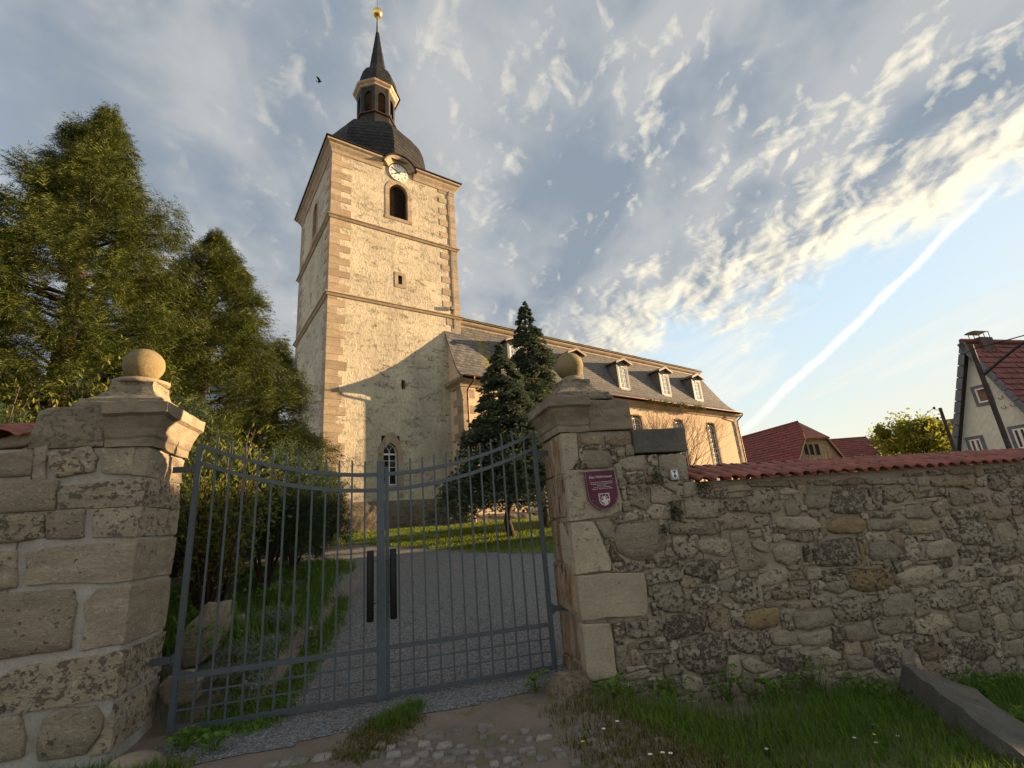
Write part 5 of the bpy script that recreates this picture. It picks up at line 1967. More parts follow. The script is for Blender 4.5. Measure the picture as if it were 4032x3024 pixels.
# guard stone at the foot
_gs = MB()
_c = GF(3.62, -0.62, -0.10)
V, F = [], []
n, mrow = 18, 10
for j in range(mrow + 1):
    a = math.pi * 0.5 * j / mrow
    for i in range(n):
        b = 2 * math.pi * i / n
        v = Vector((math.cos(b) * math.cos(a) * 0.27, math.sin(b) * math.cos(a) * 0.24, math.sin(a) * 0.30 - 0.14 * (j == 0)))
        v *= 1 + 0.22 * nz(v, 3.0, 4) + 0.06 * nz(v, 11, 2)
        V.append(_c + GF.a * v.x + GF.b * v.y + Vector((0, 0, v.z)))
for j in range(mrow):
    for i in range(n):
        F.append((j * n + i, j * n + (i + 1) % n, (j + 1) * n + (i + 1) % n, (j + 1) * n + i))
_o = _gs.add(V, F, True).build('guard_stone', M_BOULDER)
tag(_o, 'rounded boulder guarding the foot of the right gate pillar', 'boulder')

# --- right wall with tile coping
RW = thing('stone_wall', 'long rubble stone wall with red tile coping right of the gate', 'wall', GF(8.5, -0.2, -0.8))
mortar_face(5.475, 13.5, lambda s: -1.9 + 0.06 * max(0, 9 - s), lambda s: 1.90 - 0.004 * (s - 5.5), FACE, 0.10, 'mortar_core', M_MORTAR, RW, 7)
stones(W1, 'rubble_stone', M_STONE, RW, 200.0, 0.024)
M_OCHRE = stone('ochre_stone', (0.33, 0.235, 0.12), (0.24, 0.175, 0.10), scale=3.2, spots=0.9, bs=0.9, bd=0.03, rand=0.1, layer=2.0)
stones(W_OCHRE, 'rubble_stone', M_OCHRE, RW, 410.0, 0.03)
fill_gaps(5.5, 11.4, lambda s: -1.3, lambda s: 1.84, 'rubble_stone', M_STONE, RW, 3)
fill_gaps(3.95, 5.46, lambda s: -0.5, lambda s: 2.22 if s > 4.78 else 2.5, 'rubble_stone', M_STONE, RP, 4)
# stones beyond the frame and low at the foot, in rough courses
r = random.Random(12)
z = -1.35
while z < 1.75:
    h = r.uniform(0.14, 0.24)
    s = 11.45
    while s < 13.3:
        w = r.uniform(0.2, 0.5)
        rubble_stone([(s, z), (s + w - 0.03, z + r.uniform(-.02, .02)), (s + w - 0.03, z + h - 0.03), (s, z + h - 0.03)], FACE, 'rubble_stone', M_STONE, RW, r.uniform(0, 99), 0.03)
        s += w
    z += h


def pantile_mesh(kind=0):
    """S-shaped clay tile lying along +y, width along x"""
    W, L, T = 0.235, 0.40, 0.014
    nx, ny = 12, 3
    V, F = [], []
    for lay in (0, 1):
        for j in range(ny + 1):
            for i in range(nx + 1):
                x = i / nx
                zz = 0.030 * math.sin(2 * math.pi * x * 0.98 - 0.4) + 0.006 * math.sin(4 * math.pi * x)
                V.append((x * W, j / ny * L, zz - lay * T))
    k = (nx + 1) * (ny + 1)
    for j in range(ny):
        for i in range(nx):
            a = j * (nx + 1) + i
            F.append((a, a + 1, a + nx + 2, a + nx + 1))
            F.append((k + a, k + a + nx + 1, k + a + nx + 2, k + a + 1))
    for i in range(nx):
        F.append((i + 1, i, k + i, k + i + 1))
        b = ny * (nx + 1) + i
        F.append((b, b + 1, k + b + 1, k + b))
    for j in range(ny):
        a, b = j * (nx + 1), (j + 1) * (nx + 1)
        F.append((a, b, k + b, k + a))
        F.append((b + nx, a + nx, k + a + nx, k + b + nx))
    me = bpy.data.meshes.new('coping_tile')
    me.from_pydata(V, [], F)
    me.polygons.foreach_set('use_smooth', [True] * len(me.polygons))
    me.materials.append(M_TILE)
    return me


TILE = pantile_mesh()


def lay_tiles(parent, s0, s1, zf, pitch=0.211):
    base = Vector(parent['_b'])
    r = random.Random(4)
    s = s0
    ax, bx = GF.a, GF.b
    while s < s1:
        for row in range(3):
            tilt = rad(16 + r.uniform(-1.0, 1.0))
            if row < 2:
                d = (bx * math.cos(tilt) + Vector((0, 0, math.sin(tilt)))).normalized()
                b0, zz = -0.62 + row * 0.315, zf(s) + row * 0.098
                x = ax
            else:
                d = (-bx * math.cos(rad(22)) + Vector((0, 0, math.sin(rad(22))))).normalized()
                b0, zz = 0.40, zf(s) + 0.055
                x = -ax
            up = x.cross(d)
            m = Matrix((x, d, up)).transposed().to_4x4()
            p = GF(s + r.uniform(-0.006, 0.006) + (0.235 if row == 2 else 0), b0 + r.uniform(-0.008, 0.008), zz + 0.022)
            m.translation = p - base
            o = bpy.data.objects.new('coping_tile', TILE)
            COL.objects.link(o)
            o.parent = parent
            o.matrix_local = m
        s += pitch


lay_tiles(RW, 5.52, 13.2, lambda s: 1.905 - 0.004 * (s - 5.5))

# --- left gate pillar and wall
LPIL = thing('gate_pillar', 'sandstone block gate pillar with ball finial, partly sunlit, left of the gate', 'pillar', GF(-0.6, -0.2, 0))
LW = thing('stone_wall', 'wall of large squared sandstone blocks at the left edge', 'wall', GF(-1.9, -0.2, 0))
E0L = -0.22
mortar_face(-1.10, E0L - 0.02, lambda s: -0.3, lambda s: 2.57, -0.500, 0.30, 'mortar_core', M_MORTAR2, LPIL, 12)
mortar_face(-3.2, -1.105, lambda s: -0.3, lambda s: 2.58, -0.500, 0.10, 'mortar_core', M_MORTAR2, LW, 13)
cor = lambda y: 598 - 0.15 * (y - 1768)
_l7 = unpack((0, 1350), 1.41, [[752, 590, 846, 585, 838, 735, 735, 731], [335, 790, 640, 757, 838, 742, 815, 905, 560, 915, 330, 920]])
_l8 = unpack((0, 2000), 1.586, [[575, 8, 893, -5, 868, 172, 580, 190], [165, 272, 330, 237, 700, 212, 862, 192, 825, 455, 690, 463, 300, 480, 160, 488], [520, 600, 600, 512, 820, 482, 780, 830, 740, 858, 520, 878]])
_l9 = unpack((0, 2424), 1.586, [[20, 370, 110, 318, 440, 273, 780, 218, 735, 515, 490, 543, 110, 606, 30, 580], [655, 600, 722, 545, 695, 830, 560, 878, 640, 730]])
for i, pp in enumerate(_l7 + _l8 + _l9):
    q = [GF.on(x, y, -0.5) for x, y in pp]
    zr = [p[1] for p in q if p[0] > E0L - 0.16]
    zt, zb = max(zr), min(zr)
    q = [p for p in q if p[0] <= E0L - 0.10] + [(E0L, zb), (E0L, zt)]
    cs, cz = sum(p[0] for p in q) / len(q), (zt + zb) / 2
    q = sorted(q, key=lambda p: math.atan2(p[1] - cz, p[0] - cs))
    ashlar_block(q, -0.512 - 0.003 * (i % 3), 0.305 + 0.01 * (i % 2), 'ashlar_block', M_ASHLAR, LPIL, 40 + i, 0.009, 0.016)
stones(unpack((0, 1350), 1.41, [[575, 595, 742, 587, 732, 728, 570, 720]]), 'ashlar_block', M_ASHLAR, LPIL, 501, 0.006, soft=0.06, face=-0.500)
stones(unpack((0, 1350), 1.41, [[275, 612, 500, 578, 527, 640, 518, 713, 320, 742, 285, 680], [200, 592, 262, 582, 250, 748, 182, 752]]), 'ashlar_block', M_ASHLAR, LPIL, 505, 0.006, soft=0.06, face=-0.500)
stones(unpack((0, 2000), 1.586, [[300, 32, 530, 13, 520, 180, 292, 193]]) + unpack((0, 2424), 1.586, [[272, 642, 340, 593, 600, 572, 640, 650, 625, 720, 530, 858, 250, 898, 240, 800]]), 'ashlar_block', M_ASHLAR, LPIL, 511, 0.008, soft=0.06, face=-0.500)
_lw = unpack((0, 1350), 1.41, [[-120, 632, 185, 602, 168, 735, -120, 752], [-160, 765, 315, 762, 290, 928, -160, 952]]) + \
    unpack((0, 2000), 1.586, [[-150, 60, 268, 37, 283, 184, 140, 203, -150, 240], [-120, 275, 105, 272, 100, 488, -120, 535], [-180, 555, 438, 512, 478, 600, 428, 878, -180, 965]]) + \
    unpack((0, 2424), 1.586, [[-200, 430, 10, 390, 20, 600, -200, 660], [-150, 660, 118, 632, 148, 760, 138, 880, -150, 930]])
stones(_lw, 'ashlar_block', M_ASHLAR, LW, 530, 0.008, soft=0.06, face=-0.500)
stones(unpack((0, 1350), 1.41, [[-60, 545, 100, 505, 200, 478, 214, 545, 60, 580, -60, 592]]), 'coping_stone', M_ASHLAR, LW, 561, 0.03)
pillar_cap(LPIL, -1, E0L, 0.31, 2.975)
lay_tiles(LW, -3.3, -1.30, lambda s: 2.70)
V, F = [], []
_c = GF(0.02, -0.62, -0.10)
for j in range(mrow + 1):
    a = math.pi * 0.5 * j / mrow
    for i in range(n):
        b = 2 * math.pi * i / n
        v = Vector((math.cos(b) * math.cos(a) * 0.24, math.sin(b) * math.cos(a) * 0.22, math.sin(a) * 0.22 - 0.14 * (j == 0)))
        v *= 1 + 0.25 * nz(v, 3.0, 14) + 0.06 * nz(v, 11, 12)
        V.append(_c + GF.a * v.x + GF.b * v.y + Vector((0, 0, v.z)))
F = []
for j in range(mrow):
    for i in range(n):
        F.append((j * n + i, j * n + (i + 1) % n, (j + 1) * n + (i + 1) % n, (j + 1) * n + i))
_o = MB().add(V, F, True).build('base_stone', M_CAP)
tag(_o, 'low weathered stone at the foot of the left gate pillar', 'boulder')

# leaning slab in front of the wall
_s, _z = GF.on(3200 + 965 / 2.66, 2424 + 595 / 2.66, -0.92)
_a = GF(_s, -0.92, _z)
_up = Vector((0, 0, 0.10))
_s, _z = GF.on(4032, 2424 + 1470 / 2.66, -2.35)
_d = (GF(_s, -2.35, _z) - _a).normalized()
_s, _z = GF.on(3200 + 1190 / 2.66, 2424 + 560 / 2.66, -0.58)
_w = GF(_s, -0.58, _z) - _a
_w = (_w - _d * _w.dot(_d))
_wl = 0.62
_w.normalize()
_t = _w.cross(_d).normalized()
_t = _t if _t.z > 0 else -_t
V, F = [], []
nl, nw = 20, 8
for j in range(nl + 1):
    for i in range(nw + 1):
        x, y = j / nl, i / nw
        h = 0.035 * nz((x * 6, y * 2.5, 0), 1.6, 3) + 0.022 * nz((x * 6, y * 2.5, 0), 6, 5) - 0.10 * x
        e = 0.03 * nz((x * 5, i, 0), 1.5, 8) if i in (0, nw) else 0
        V.append(_a + _up + _d * (x * 2.2) + _w * (y * _wl + e) + _t * (h - 0.012 * (i in (0, nw)) - 0.012 * (j in (0, nl))))
k = nw + 1
for j in range(nl):
    for i in range(nw):
        F.append((j * k + i, j * k + i + 1, (j + 1) * k + i + 1, (j + 1) * k + i))
rim = [i for i in range(nw + 1)] + [j * k + nw for j in range(1, nl + 1)] + [nl * k + i for i in range(nw - 1, -1, -1)] + [j * k for j in range(nl - 1, 0, -1)]
base_i = len(V)
for q in rim:
    V.append(V[q] - _t * 0.36 + _d * 0.02 * nz(V[q], 3, 2))
nr = len(rim)
for i in range(nr):
    F.append((rim[i], rim[(i + 1) % nr], base_i + (i + 1) % nr, base_i + i))
_o = MB().add(V, F, False).build('stone_slab', M_DARKSTONE)
tag(_o, 'dark weathered stone slab leaning in the grass against the right wall', 'stone slab')


# ------------------------------------------------------------------ steel gate
def gate_leaf(side):
    if side == 'l':
        t = thing('gate_leaf', 'left leaf of the dark grey steel bar gate, with the centre post', 'gate', GF(0.02, 0, 0.03), 'leaves of the churchyard gate')
        s_h, s_c, d = 0.02, 1.815, 1
    else:
        t = thing('gate_leaf', 'right leaf of the dark grey steel bar gate, next to the plaque pillar', 'gate', GF(3.69, 0, 0.03), 'leaves of the churchyard gate')
        s_h, s_c, d = 3.70, 1.905, -1
    L = abs(s_c - s_h)
    zh, zc = 2.645, 2.245

    def curve(x):                      # x = 0 at the hinge, 1 at the centre
        return zc + (zh - zc) * (1 - x) ** 1.9

    def S(x):
        return s_h + (s_c - s_h) * x
    h = 0.024
    b = 0.022
    # hinge post
    MB().box(GF, s_h - h, s_h + h, -b, b, 0.03, zh + 0.02).build('hinge_post', M_GATE, t)
    # curved rails
    for nm, dz in (('top_rail', 0.0), ('top_rail', -0.172)):
        mb = MB()
        n = 18
        V, F = [], []
        for i in range(n + 1):
            x = (h / L) + (1 - h / L) * i / n
            for bb, zz in ((-b * 0.85, -0.020), (b * 0.85, -0.020), (b * 0.85, 0.020), (-b * 0.85, 0.020)):
                V.append(GF(S(x), bb, curve(x) + dz + zz))
        for i in range(n):
            for k in range(4):
                F.append((i * 4 + k, i * 4 + (k + 1) % 4, (i + 1) * 4 + (k + 1) % 4, (i + 1) * 4 + k))
        F += [(0, 1, 2, 3), (n * 4 + 3, n * 4 + 2, n * 4 + 1, n * 4)]
        mb.add(V, F).build(nm, M_GATE, t)
    e0, e1 = (s_h + h, s_c) if d > 0 else (s_c, s_h - h)
    MB().box(GF, e0, e1, -b * 0.9, b * 0.9, 0.455, 0.500).build('middle_rail', M_GATE, t)
    MB().box(GF, e0, e1, -b * 0.9, b * 0.9, 0.030, 0.075).build('bottom_rail', M_GATE, t)
    for z in (0.205, 0.335):
        MB().box(GF, e0, e1, -0.007, 0.007, z - 0.007, z + 0.007).build('grid_bar', M_GATE, t)
    q = 0.009
    for i in range(12):
        x = (0.165 + i * 0.1366) / L if d > 0 else (0.135 + i * 0.1380) / L
        s = S(x)
        ct = curve(x)
        MB().box(GF, s - q, s + q, -q, q, 0.07, ct + 0.155).build('bar', M_GATE, t)
    # stile at the centre
    if d > 0:
        MB().box(GF, 1.815, 1.900, -0.035, 0.028, -0.03, 2.385).build('centre_post', M_GATE, t)
    else:
        MB().box(GF, 1.905, 1.945, -0.010, 0.030, 0.03, 2.33).build('stile', M_GATE, t)
        lk = MB().box(GF, 1.946, 1.985, -0.02, 0.03, 0.99, 1.28).build('lock_case', M_GATE, t)
        MB().box(GF, 1.955, 1.972, -0.028, -0.02, 1.06, 1.09).build('keyhole_plate', M_METAL, lk)
    # foam-covered pull bar on stand-offs
    sx = 1.752 if d > 0 else 1.985
    mb = MB()
    mb.tube([GF(sx, -0.085, z) for z in (0.75, 0.76, 1.1, 1.43, 1.44)], [0.031, 0.036, 0.036, 0.036, 0.031], 14)
    hb = mb.build('pull_bar', M_BLACK, t)
    for z in (0.92, 1.33):
        MB().tube([GF(sx, -0.085, z), GF(1.84 if d > 0 else 1.92, -0.03, z)], 0.007, 6).build('stand_off', M_GATE, hb)
    # hinges
    for z in (0.63, 2.40):
        s0, s1 = (s_h - h - 0.20, s_h - h) if d > 0 else (s_h + h, s_h + h + 0.16)
        hg = MB().box(GF, s0, s1, -0.012, 0.012, z - 0.03, z + 0.03).build('hinge', M_GATE, t)
        sb = s_h - h - 0.02 if d > 0 else s_h + h + 0.02
        MB().tube([GF(sb, 0, z - 0.05), GF(sb, 0, z + 0.05)], 0.016, 8).build('hinge_pin', M_GATE, hg)
    return t


gate_leaf('l')
gate_leaf('r')


# ------------------------------------------------------------------ plaques
def plaque():
    t = thing('plaque', 'purple shield-shaped enamel plaque with white lettering and horse crest on the gate pillar', 'plaque', GF(4.33, -0.53, 1.85))
    fb = -0.548
    O2, sc = (2250, 1830), 4.76
    C = [GF.on(O2[0] + x / sc, O2[1] + y / sc, fb) for x, y in ((245, 130), (800, 85), (828, 500), (800, 690), (720, 800), (590, 845), (470, 800), (370, 690), (310, 520))]
    # a fair shield: straight sides, rounded foot
    s0, z0 = C[0]
    s1, z1 = C[1]
    sb, zb = C[5]
    w = s1 - s0

    def P(x, y):                       # x 0..1 across, y 0..1 down
        zt = z0 + (z1 - z0) * x
        h = (z0 + z1) / 2 - zb
        return s0 + w * x + 0.03 * w * y, zt - y * h

    def outline(k):
        pts = [(0, 0), (1, 0), (1, 0.55)]
        for a in np.linspace(0, math.pi, 15)[1:-1]:
            pts.append((0.5 + 0.5 * math.cos(a), 0.55 + 0.45 * math.sin(a) ** 0.85))
        pts.append((0, 0.55))
        return [(0.5 + (x - 0.5) * k, 0.45 + (y - 0.45) * k) for x, y in pts]
    o1 = outline(1.0)
    MB().prism([GF(P(x, y)[0], fb, P(x, y)[1]) for x, y in o1], GF.b * 0.022).build('plate', M_PURPLE, t)
    # thin raised rim
    oi = outline(0.965)
    n = len(o1)
    V = [GF(P(x, y)[0], fb - 0.004, P(x, y)[1]) for x, y in o1] + [GF(P(x, y)[0], fb - 0.004, P(x, y)[1]) for x, y in oi] + \
        [GF(P(x, y)[0], fb + 0.001, P(x, y)[1]) for x, y in oi] + [GF(P(x, y)[0], fb + 0.004, P(x, y)[1]) for x, y in o1]
    F = [(i, (i + 1) % n, n + (i + 1) % n, n + i) for i in range(n)] + [(n + i, n + (i + 1) % n, 2 * n + (i + 1) % n, 2 * n + i) for i in range(n)] + \
        [(3 * n + i, 3 * n + (i + 1) % n, (i + 1) % n, i) for i in range(n)]
    MB().add(V, F).build('rim', simple('plaque_rim', (0.18, 0.13, 0.15), 0.3, var=0.2, scale=20, bs=0), t)
    xd = GF.a * w + Vector((0, 0, z1 - z0))
    h = (z0 + z1) / 2 - zb

    def T(txt, x, y, size, name):
        s, z = P(x, y)
        text_mesh(txt, size, GF(s, fb - 0.0025, z), xd, Vector((0, 0, 1)), name, M_LABEL, t, 0.0008)
    T('Alte Wehrmauer', 0.5, 0.165, 0.0415, 'title_lettering')
    for i, tx in enumerate(('Teil der Mauer zur Befestigung erhalten', 'die Anlage wurde an der Hauptstrasse', 'frueher errichtet', 'Turm und Tor sind Reste der', 'Anlage mit Wehrkirche und Graben')):
        T(tx, 0.5, 0.295 + i * 0.043, 0.0175, 'small_lettering')
    # crest: shield outline with a rearing horse
    cx, cy, cw, ch = 0.52, 0.745, 0.36, 0.31

    def Q(x, y):
        s, z = P(cx + (x - 0.5) * cw, cy + (y - 0.5) * ch)
        return GF(s, fb - 0.003, z)
    so = [(0, 0), (1, 0), (1, 0.55), (0.93, 0.75), (0.76, 0.92), (0.5, 1.0), (0.24, 0.92), (0.07, 0.75), (0, 0.55)]
    si = [(0.5 + (x - 0.5) * 0.88, 0.48 + (y - 0.48) * 0.90) for x, y in so]
    n = len(so)
    MB().add([Q(*p) for p in so] + [Q(*p) for p in si], [(i, (i + 1) % n, n + (i + 1) % n, n + i) for i in range(n)]).build('crest_outline', M_LABEL, t, recalc=False)
    chev = [(0.06, 0.52), (0.5, 0.20), (0.94, 0.52), (0.94, 0.57), (0.5, 0.26), (0.06, 0.57)]
    MB().add([Q(*p) for p in chev], [(0, 1, 4, 5), (1, 2, 3, 4)]).build('crest_chevron', M_LABEL, t, recalc=False)
    horse = [(0.50, 0.26), (0.56, 0.30), (0.60, 0.42), (0.66, 0.50), (0.76, 0.53), (0.84, 0.50), (0.90, 0.56), (0.87, 0.70), (0.83, 0.58), (0.79, 0.62), (0.78, 0.74), (0.72, 0.82), (0.71, 0.93), (0.63, 0.95),
             (0.66, 0.82), (0.62, 0.74), (0.60, 0.80), (0.56, 0.92), (0.46, 0.95), (0.54, 0.84), (0.54, 0.74), (0.44, 0.70), (0.36, 0.72), (0.36, 0.84), (0.30, 0.82), (0.30, 0.68), (0.40, 0.62), (0.26, 0.60), (0.22, 0.70),
             (0.16, 0.68), (0.20, 0.54), (0.36, 0.53), (0.42, 0.44), (0.36, 0.42), (0.42, 0.32)]
    bm = bmesh.new()
    bs = Vector(t['_b'])
    f = bm.faces.new([bm.verts.new(Q(*p) - GF.b * 0.0006 - bs) for p in horse])
    bmesh.ops.triangulate(bm, faces=[f])
    me = bpy.data.meshes.new('crest_horse')
    bm.to_mesh(me)
    bm.free()
    new_obj('crest_horse', me, t, M_LABEL)
    for x in (0.24, 0.76):
        c = Q(x, 0.18)
        V = []
        for rr in (0.026, 0.021):
            V += [c + (GF.a * math.cos(a) + Vector((0, 0, math.sin(a)))) * rr * 0.75 for a in np.linspace(0, 2 * math.pi, 17)[:-1]]
        MB().add(V, [(i, (i + 1) % 16, 16 + (i + 1) % 16, 16 + i) for i in range(16)]).build('crest_wheel', M_LABEL, t, recalc=False)
    for x, y in ((0.14, 0.24), (0.9, 0.24), (0.14, 0.75), (0.9, 0.75)):
        s, z = P(x, y)
        MB().tube([GF(s, fb + 0.004, z), GF(s, fb - 0.006, z)], 0.006, 8).build('screw', M_METAL, t)


plaque()


def blue_shield():
    t = thing('monument_sign', 'small square sign with blue and white shield on the wall beside the plaque', 'sign', GF(5.26, -0.53, 1.97))
    fb = -0.545
    O2, sc = (2300, 1350), 2.765
    (s0, z0), (s1, z1) = GF.on(O2[0] + 930 / sc, O2[1] + 1373 / sc, fb), GF.on(O2[0] + 1042 / sc, O2[1] + 1488 / sc, fb)
    w, h = s1 - s0, z0 - z1

    def Q(x, y, d=0.0):
        return GF(s0 + w * x, fb - d, z0 - h * y)
    MB().prism([Q(0, 0), Q(1, 0), Q(1, 1), Q(0, 1)], GF.b * 0.02).build('plate', simple('weathered_plate', (0.30, 0.27, 0.22), 0.5, var=0.2, scale=30, bs=0), t)
    MB().prism([Q(0, -0.02), Q(1, -0.02), Q(1, 0.06), Q(0, 0.06)], -GF.b * 0.006).build('top_lip', M_METAL, t)
    sh = [(0.13, 0.12), (0.87, 0.12), (0.87, 0.6), (0.78, 0.78), (0.5, 0.95), (0.22, 0.78), (0.13, 0.6)]
    MB().add([Q(x, y, 0.0022) for x, y in sh], [tuple(range(7))]).build('shield', M_WHITE, t)
    MB().add([Q(x, y, 0.0032) for x, y in ((0.26, 0.17), (0.74, 0.17), (0.5, 0.46))], [(0, 1, 2)]).build('upper_triangle', M_BLUE, t)
    MB().add([Q(x, y, 0.0032) for x, y in ((0.5, 0.46), (0.72, 0.66), (0.5, 0.88), (0.28, 0.66))], [(0, 1, 2, 3)]).build('lower_diamond', M_BLUE, t)


blue_shield()


# ------------------------------------------------------------------ houses beyond the wall
def azv(a):
    return Vector((math.sin(rad(a)), math.cos(rad(a)), 0))


def window_unit(parent, c, x, up, n, w, h, frame_mat, surround_mat=None, sw=0.14, sash=2, glass=None):
    """window on a wall: c = centre, x = along, n = outwards"""
    def Q(a, z, d):
        return c + x * a + up * z + n * d
    if surround_mat is not None:
        for a0, a1, z0, z1 in ((-w / 2 - sw, w / 2 + sw, h / 2, h / 2 + sw), (-w / 2 - sw, w / 2 + sw, -h / 2 - sw, -h / 2),
                               (-w / 2 - sw, -w / 2, -h / 2 + .002, h / 2 - .002), (w / 2, w / 2 + sw, -h / 2 + .002, h / 2 - .002)):
            MB().prism([Q(a0, z0, 0.05), Q(a1, z0, 0.05), Q(a1, z1, 0.05), Q(a0, z1, 0.05)], -n * 0.08).build('window_surround', surround_mat, parent)
    mb = MB()
    t = 0.075
    for a0, a1, z0, z1 in ((-w / 2, w / 2, h / 2 - t, h / 2), (-w / 2, w / 2, -h / 2, -h / 2 + t), (-w / 2, -w / 2 + t, -h / 2 + t, h / 2 - t), (w / 2 - t, w / 2, -h / 2 + t, h / 2 - t)):
        mb.prism([Q(a0, z0, 0.035), Q(a1, z0, 0.035), Q(a1, z1, 0.035), Q(a0, z1, 0.035)], -n * 0.05)
    for k in range(1, sash):
        a = -w / 2 + w * k / sash
        mb.prism([Q(a - t * .7, -h / 2 + t, 0.034), Q(a + t * .7, -h / 2 + t, 0.034), Q(a + t * .7, h / 2 - t, 0.034), Q(a - t * .7, h / 2 - t, 0.034)], -n * 0.05)
    f = mb.build('window', frame_mat, parent)
    for k in range(sash):
        a0, a1 = -w / 2 + w * k / sash + t, -w / 2 + w * (k + 1) / sash - t
        MB().prism([Q(a0, -h / 2 + t, 0.012), Q(a1, -h / 2 + t, 0.012), Q(a1, h / 2 - t, 0.012), Q(a0, h / 2 - t, 0.012)], -n * 0.006).build('pane', glass or M_GLASS, f)
    return f


def px_rect(pts, p0, n, x):
    """pixel corners -> centre, width, height on a wall plane"""
    q = [hit(px, py, p0, n) for px, py in pts]
    c = sum(q, Vector((0, 0, 0))) / len(q)
    ws = [(p - c).dot(x) for p in q]
    zs = [p.z - c.z for p in q]
    ws.sort()
    zs.sort()
    return c, (ws[-1] + ws[-2] - ws[0] - ws[1]) / 2, (zs[-1] + zs[-2] - zs[0] - zs[1]) / 2


def c7(x, y):
    return 3400 + x / 2.765, 1250 + y / 2.765


def gable_house():
    A = at_dist(*c7(1068, 270), 34.0)             # apex of the gable
    e, rdir = azv(165), azv(75)                   # along the gable (to the right), along the ridge
    n = -rdir
    up = Vector((0, 0, 1))
    t = thing('house', 'cream shingled gable house with red tiled roof and slate edging at the right edge', 'house', Vector((A.x, A.y, 0)))
    q = hit(4033, 1597, A, n)
    w1, dz1 = (q - A).dot(e), A.z - q.z
    tp = dz1 / w1
    hw = 4.6
    base = -1.6
    ez = A.z - hw * tp
    wallz = A.z - 0.18
    # gable wall (set back under the verge)
    V = [A + e * hw + up * (ez - A.z) - n * 0.35, A - up * 0.12 - n * 0.35, A - e * hw + up * (ez - A.z) - n * 0.35]
    V = [V[0], V[1], V[2], Vector((V[2].x, V[2].y, base)), Vector((V[0].x, V[0].y, base))]
    MB().prism(V, -n * 0.3).build('gable_wall', M_CREAM, t)
    wp = A - n * 0.35
    # side walls
    for sg in (1, -1):
        a = A + e * (hw - 0.15) * sg + rdir * 0.35
        b = a + rdir * 13
        MB().prism([Vector((a.x, a.y, base)), Vector((b.x, b.y, base)), Vector((b.x, b.y, ez)), Vector((a.x, a.y, ez))], -e * sg * 0.25).build('side_wall', M_CREAM, t)
    # diamond shingles on the gable
    k = 0
    d = 0.34
    items = []
    rows = int((A.z - 1.0) / (d * 0.5))
    for j in range(rows):
        z = 1.2 + j * d * 0.5
        half = min(hw, (A.z - 0.3 - z) / tp - 0.1)
        m = int(half / d) + 1
        for i in range(-m, m + 1):
            a = (i + (0.5 if j % 2 else 0)) * d
            if abs(a) > half - 0.1:
                continue
            c = wp + e * a + up * (z - wp.z) + n * 0.005
            s = d * 0.5
            V = [c - up * s + n * 0.022, c + e * s + n * 0.012, c + up * s + n * 0.002, c - e * s + n * 0.012,
                 c - up * s, c + e * s, c - e * s]
            items.append(((c - EYE).length, V, [(0, 1, 2, 3), (0, 4, 5, 1), (3, 6, 4, 0)]))
    S = Slater()
    S.items = items
    S.finish('shingle', M_CREAM, t, 280)
    # roof slopes
    L = 14.0
    ov = 0.35
    for sg in (1, -1):
        a0 = A + n * 0.05
        a1 = A + e * sg * (hw + 0.45) - up * (hw + 0.45) * tp + n * 0.05
        nn = (e * sg * tp + up).normalized()
        MB().prism([a0, a1, a1 + rdir * L, a0 + rdir * L], -nn * 0.16).build('roof_slope', M_WOODDARK if sg < 0 else M_ROOFBROWN, t)
        if sg > 0:
            S = Slater()
            S.patch([a1 + nn * 0.02, a0 + nn * 0.02], [a1 + rdir * L + nn * 0.02, a0 + rdir * L + nn * 0.02], nn, 0.36, 0.33, 0.05, random.Random(2))
            S.finish('roof_tile', M_ROOFRED, t, 280)
        # slate verge edging
        for i in range(22):
            f0, f1 = i / 22, (i + 0.93) / 22
            p, q = a0.lerp(a1, f0), a0.lerp(a1, f1)
            MB().prism([p + nn * 0.05 - n * .02, q + nn * 0.05 - n * .02, q - nn * 0.22 - n * .02, p - nn * 0.22 - n * .02], n * 0.05).build('verge_slate', M_FASCIA, t)
    MB().tube([A + up * 0.08, A + rdir * L + up * 0.08], 0.12, 8).build('ridge', M_ROOFRED, t)
    # chimney with metal cowl
    cc = A + rdir * 1.3 + up * 0.1
    mb = MB()
    cf = Frame((cc.x, cc.y, 0), (e.x, e.y))
    mb.box(cf, -0.28, 0.28, -0.30, 0.62, A.z - 0.6, A.z + 0.22)
    ch = mb.build('chimney', M_ROOFBROWN, t)
    mb = MB()
    for a in (-0.22, 0.22):
        for b in (-0.24, 0.16, 0.56):
            mb.tube([cf(a, b, A.z + 0.22), cf(a, b, A.z + 0.56)], 0.02, 6)
    mb.build('cowl_leg', M_METAL, ch)
    V = []
    for b in (-0.42, 0.76):
        for k in range(7):
            a = math.pi * (0.12 + 0.76 * k / 6)
            V.append(cf(0.34 * math.cos(a), b, A.z + 0.50 + 0.12 * math.sin(a)))
    MB().add(V, [(i, i + 1, 8 + i, 7 + i) for i in range(6)]).build('cowl', M_METAL, ch)
    # windows
    for quad, sash in (([c7(1135, 1310), c7(1280, 1275), c7(1358, 1525), c7(1210, 1545)], 2),
                       ([c7(1240, 745), c7(1300, 728), c7(1368, 945), c7(1305, 962)], 1),
                       ([c7(1580, 1200), c7(1790, 1145), c7(1880, 1430), c7(1680, 1480)], 2)):
        c, w, h = px_rect(quad, wp, n, e)
        window_unit(t, c + n * 0.03, e, up, n, max(0.5, w - 0.28), h - 0.3, M_WHITE, M_FASCIA, 0.15, sash)
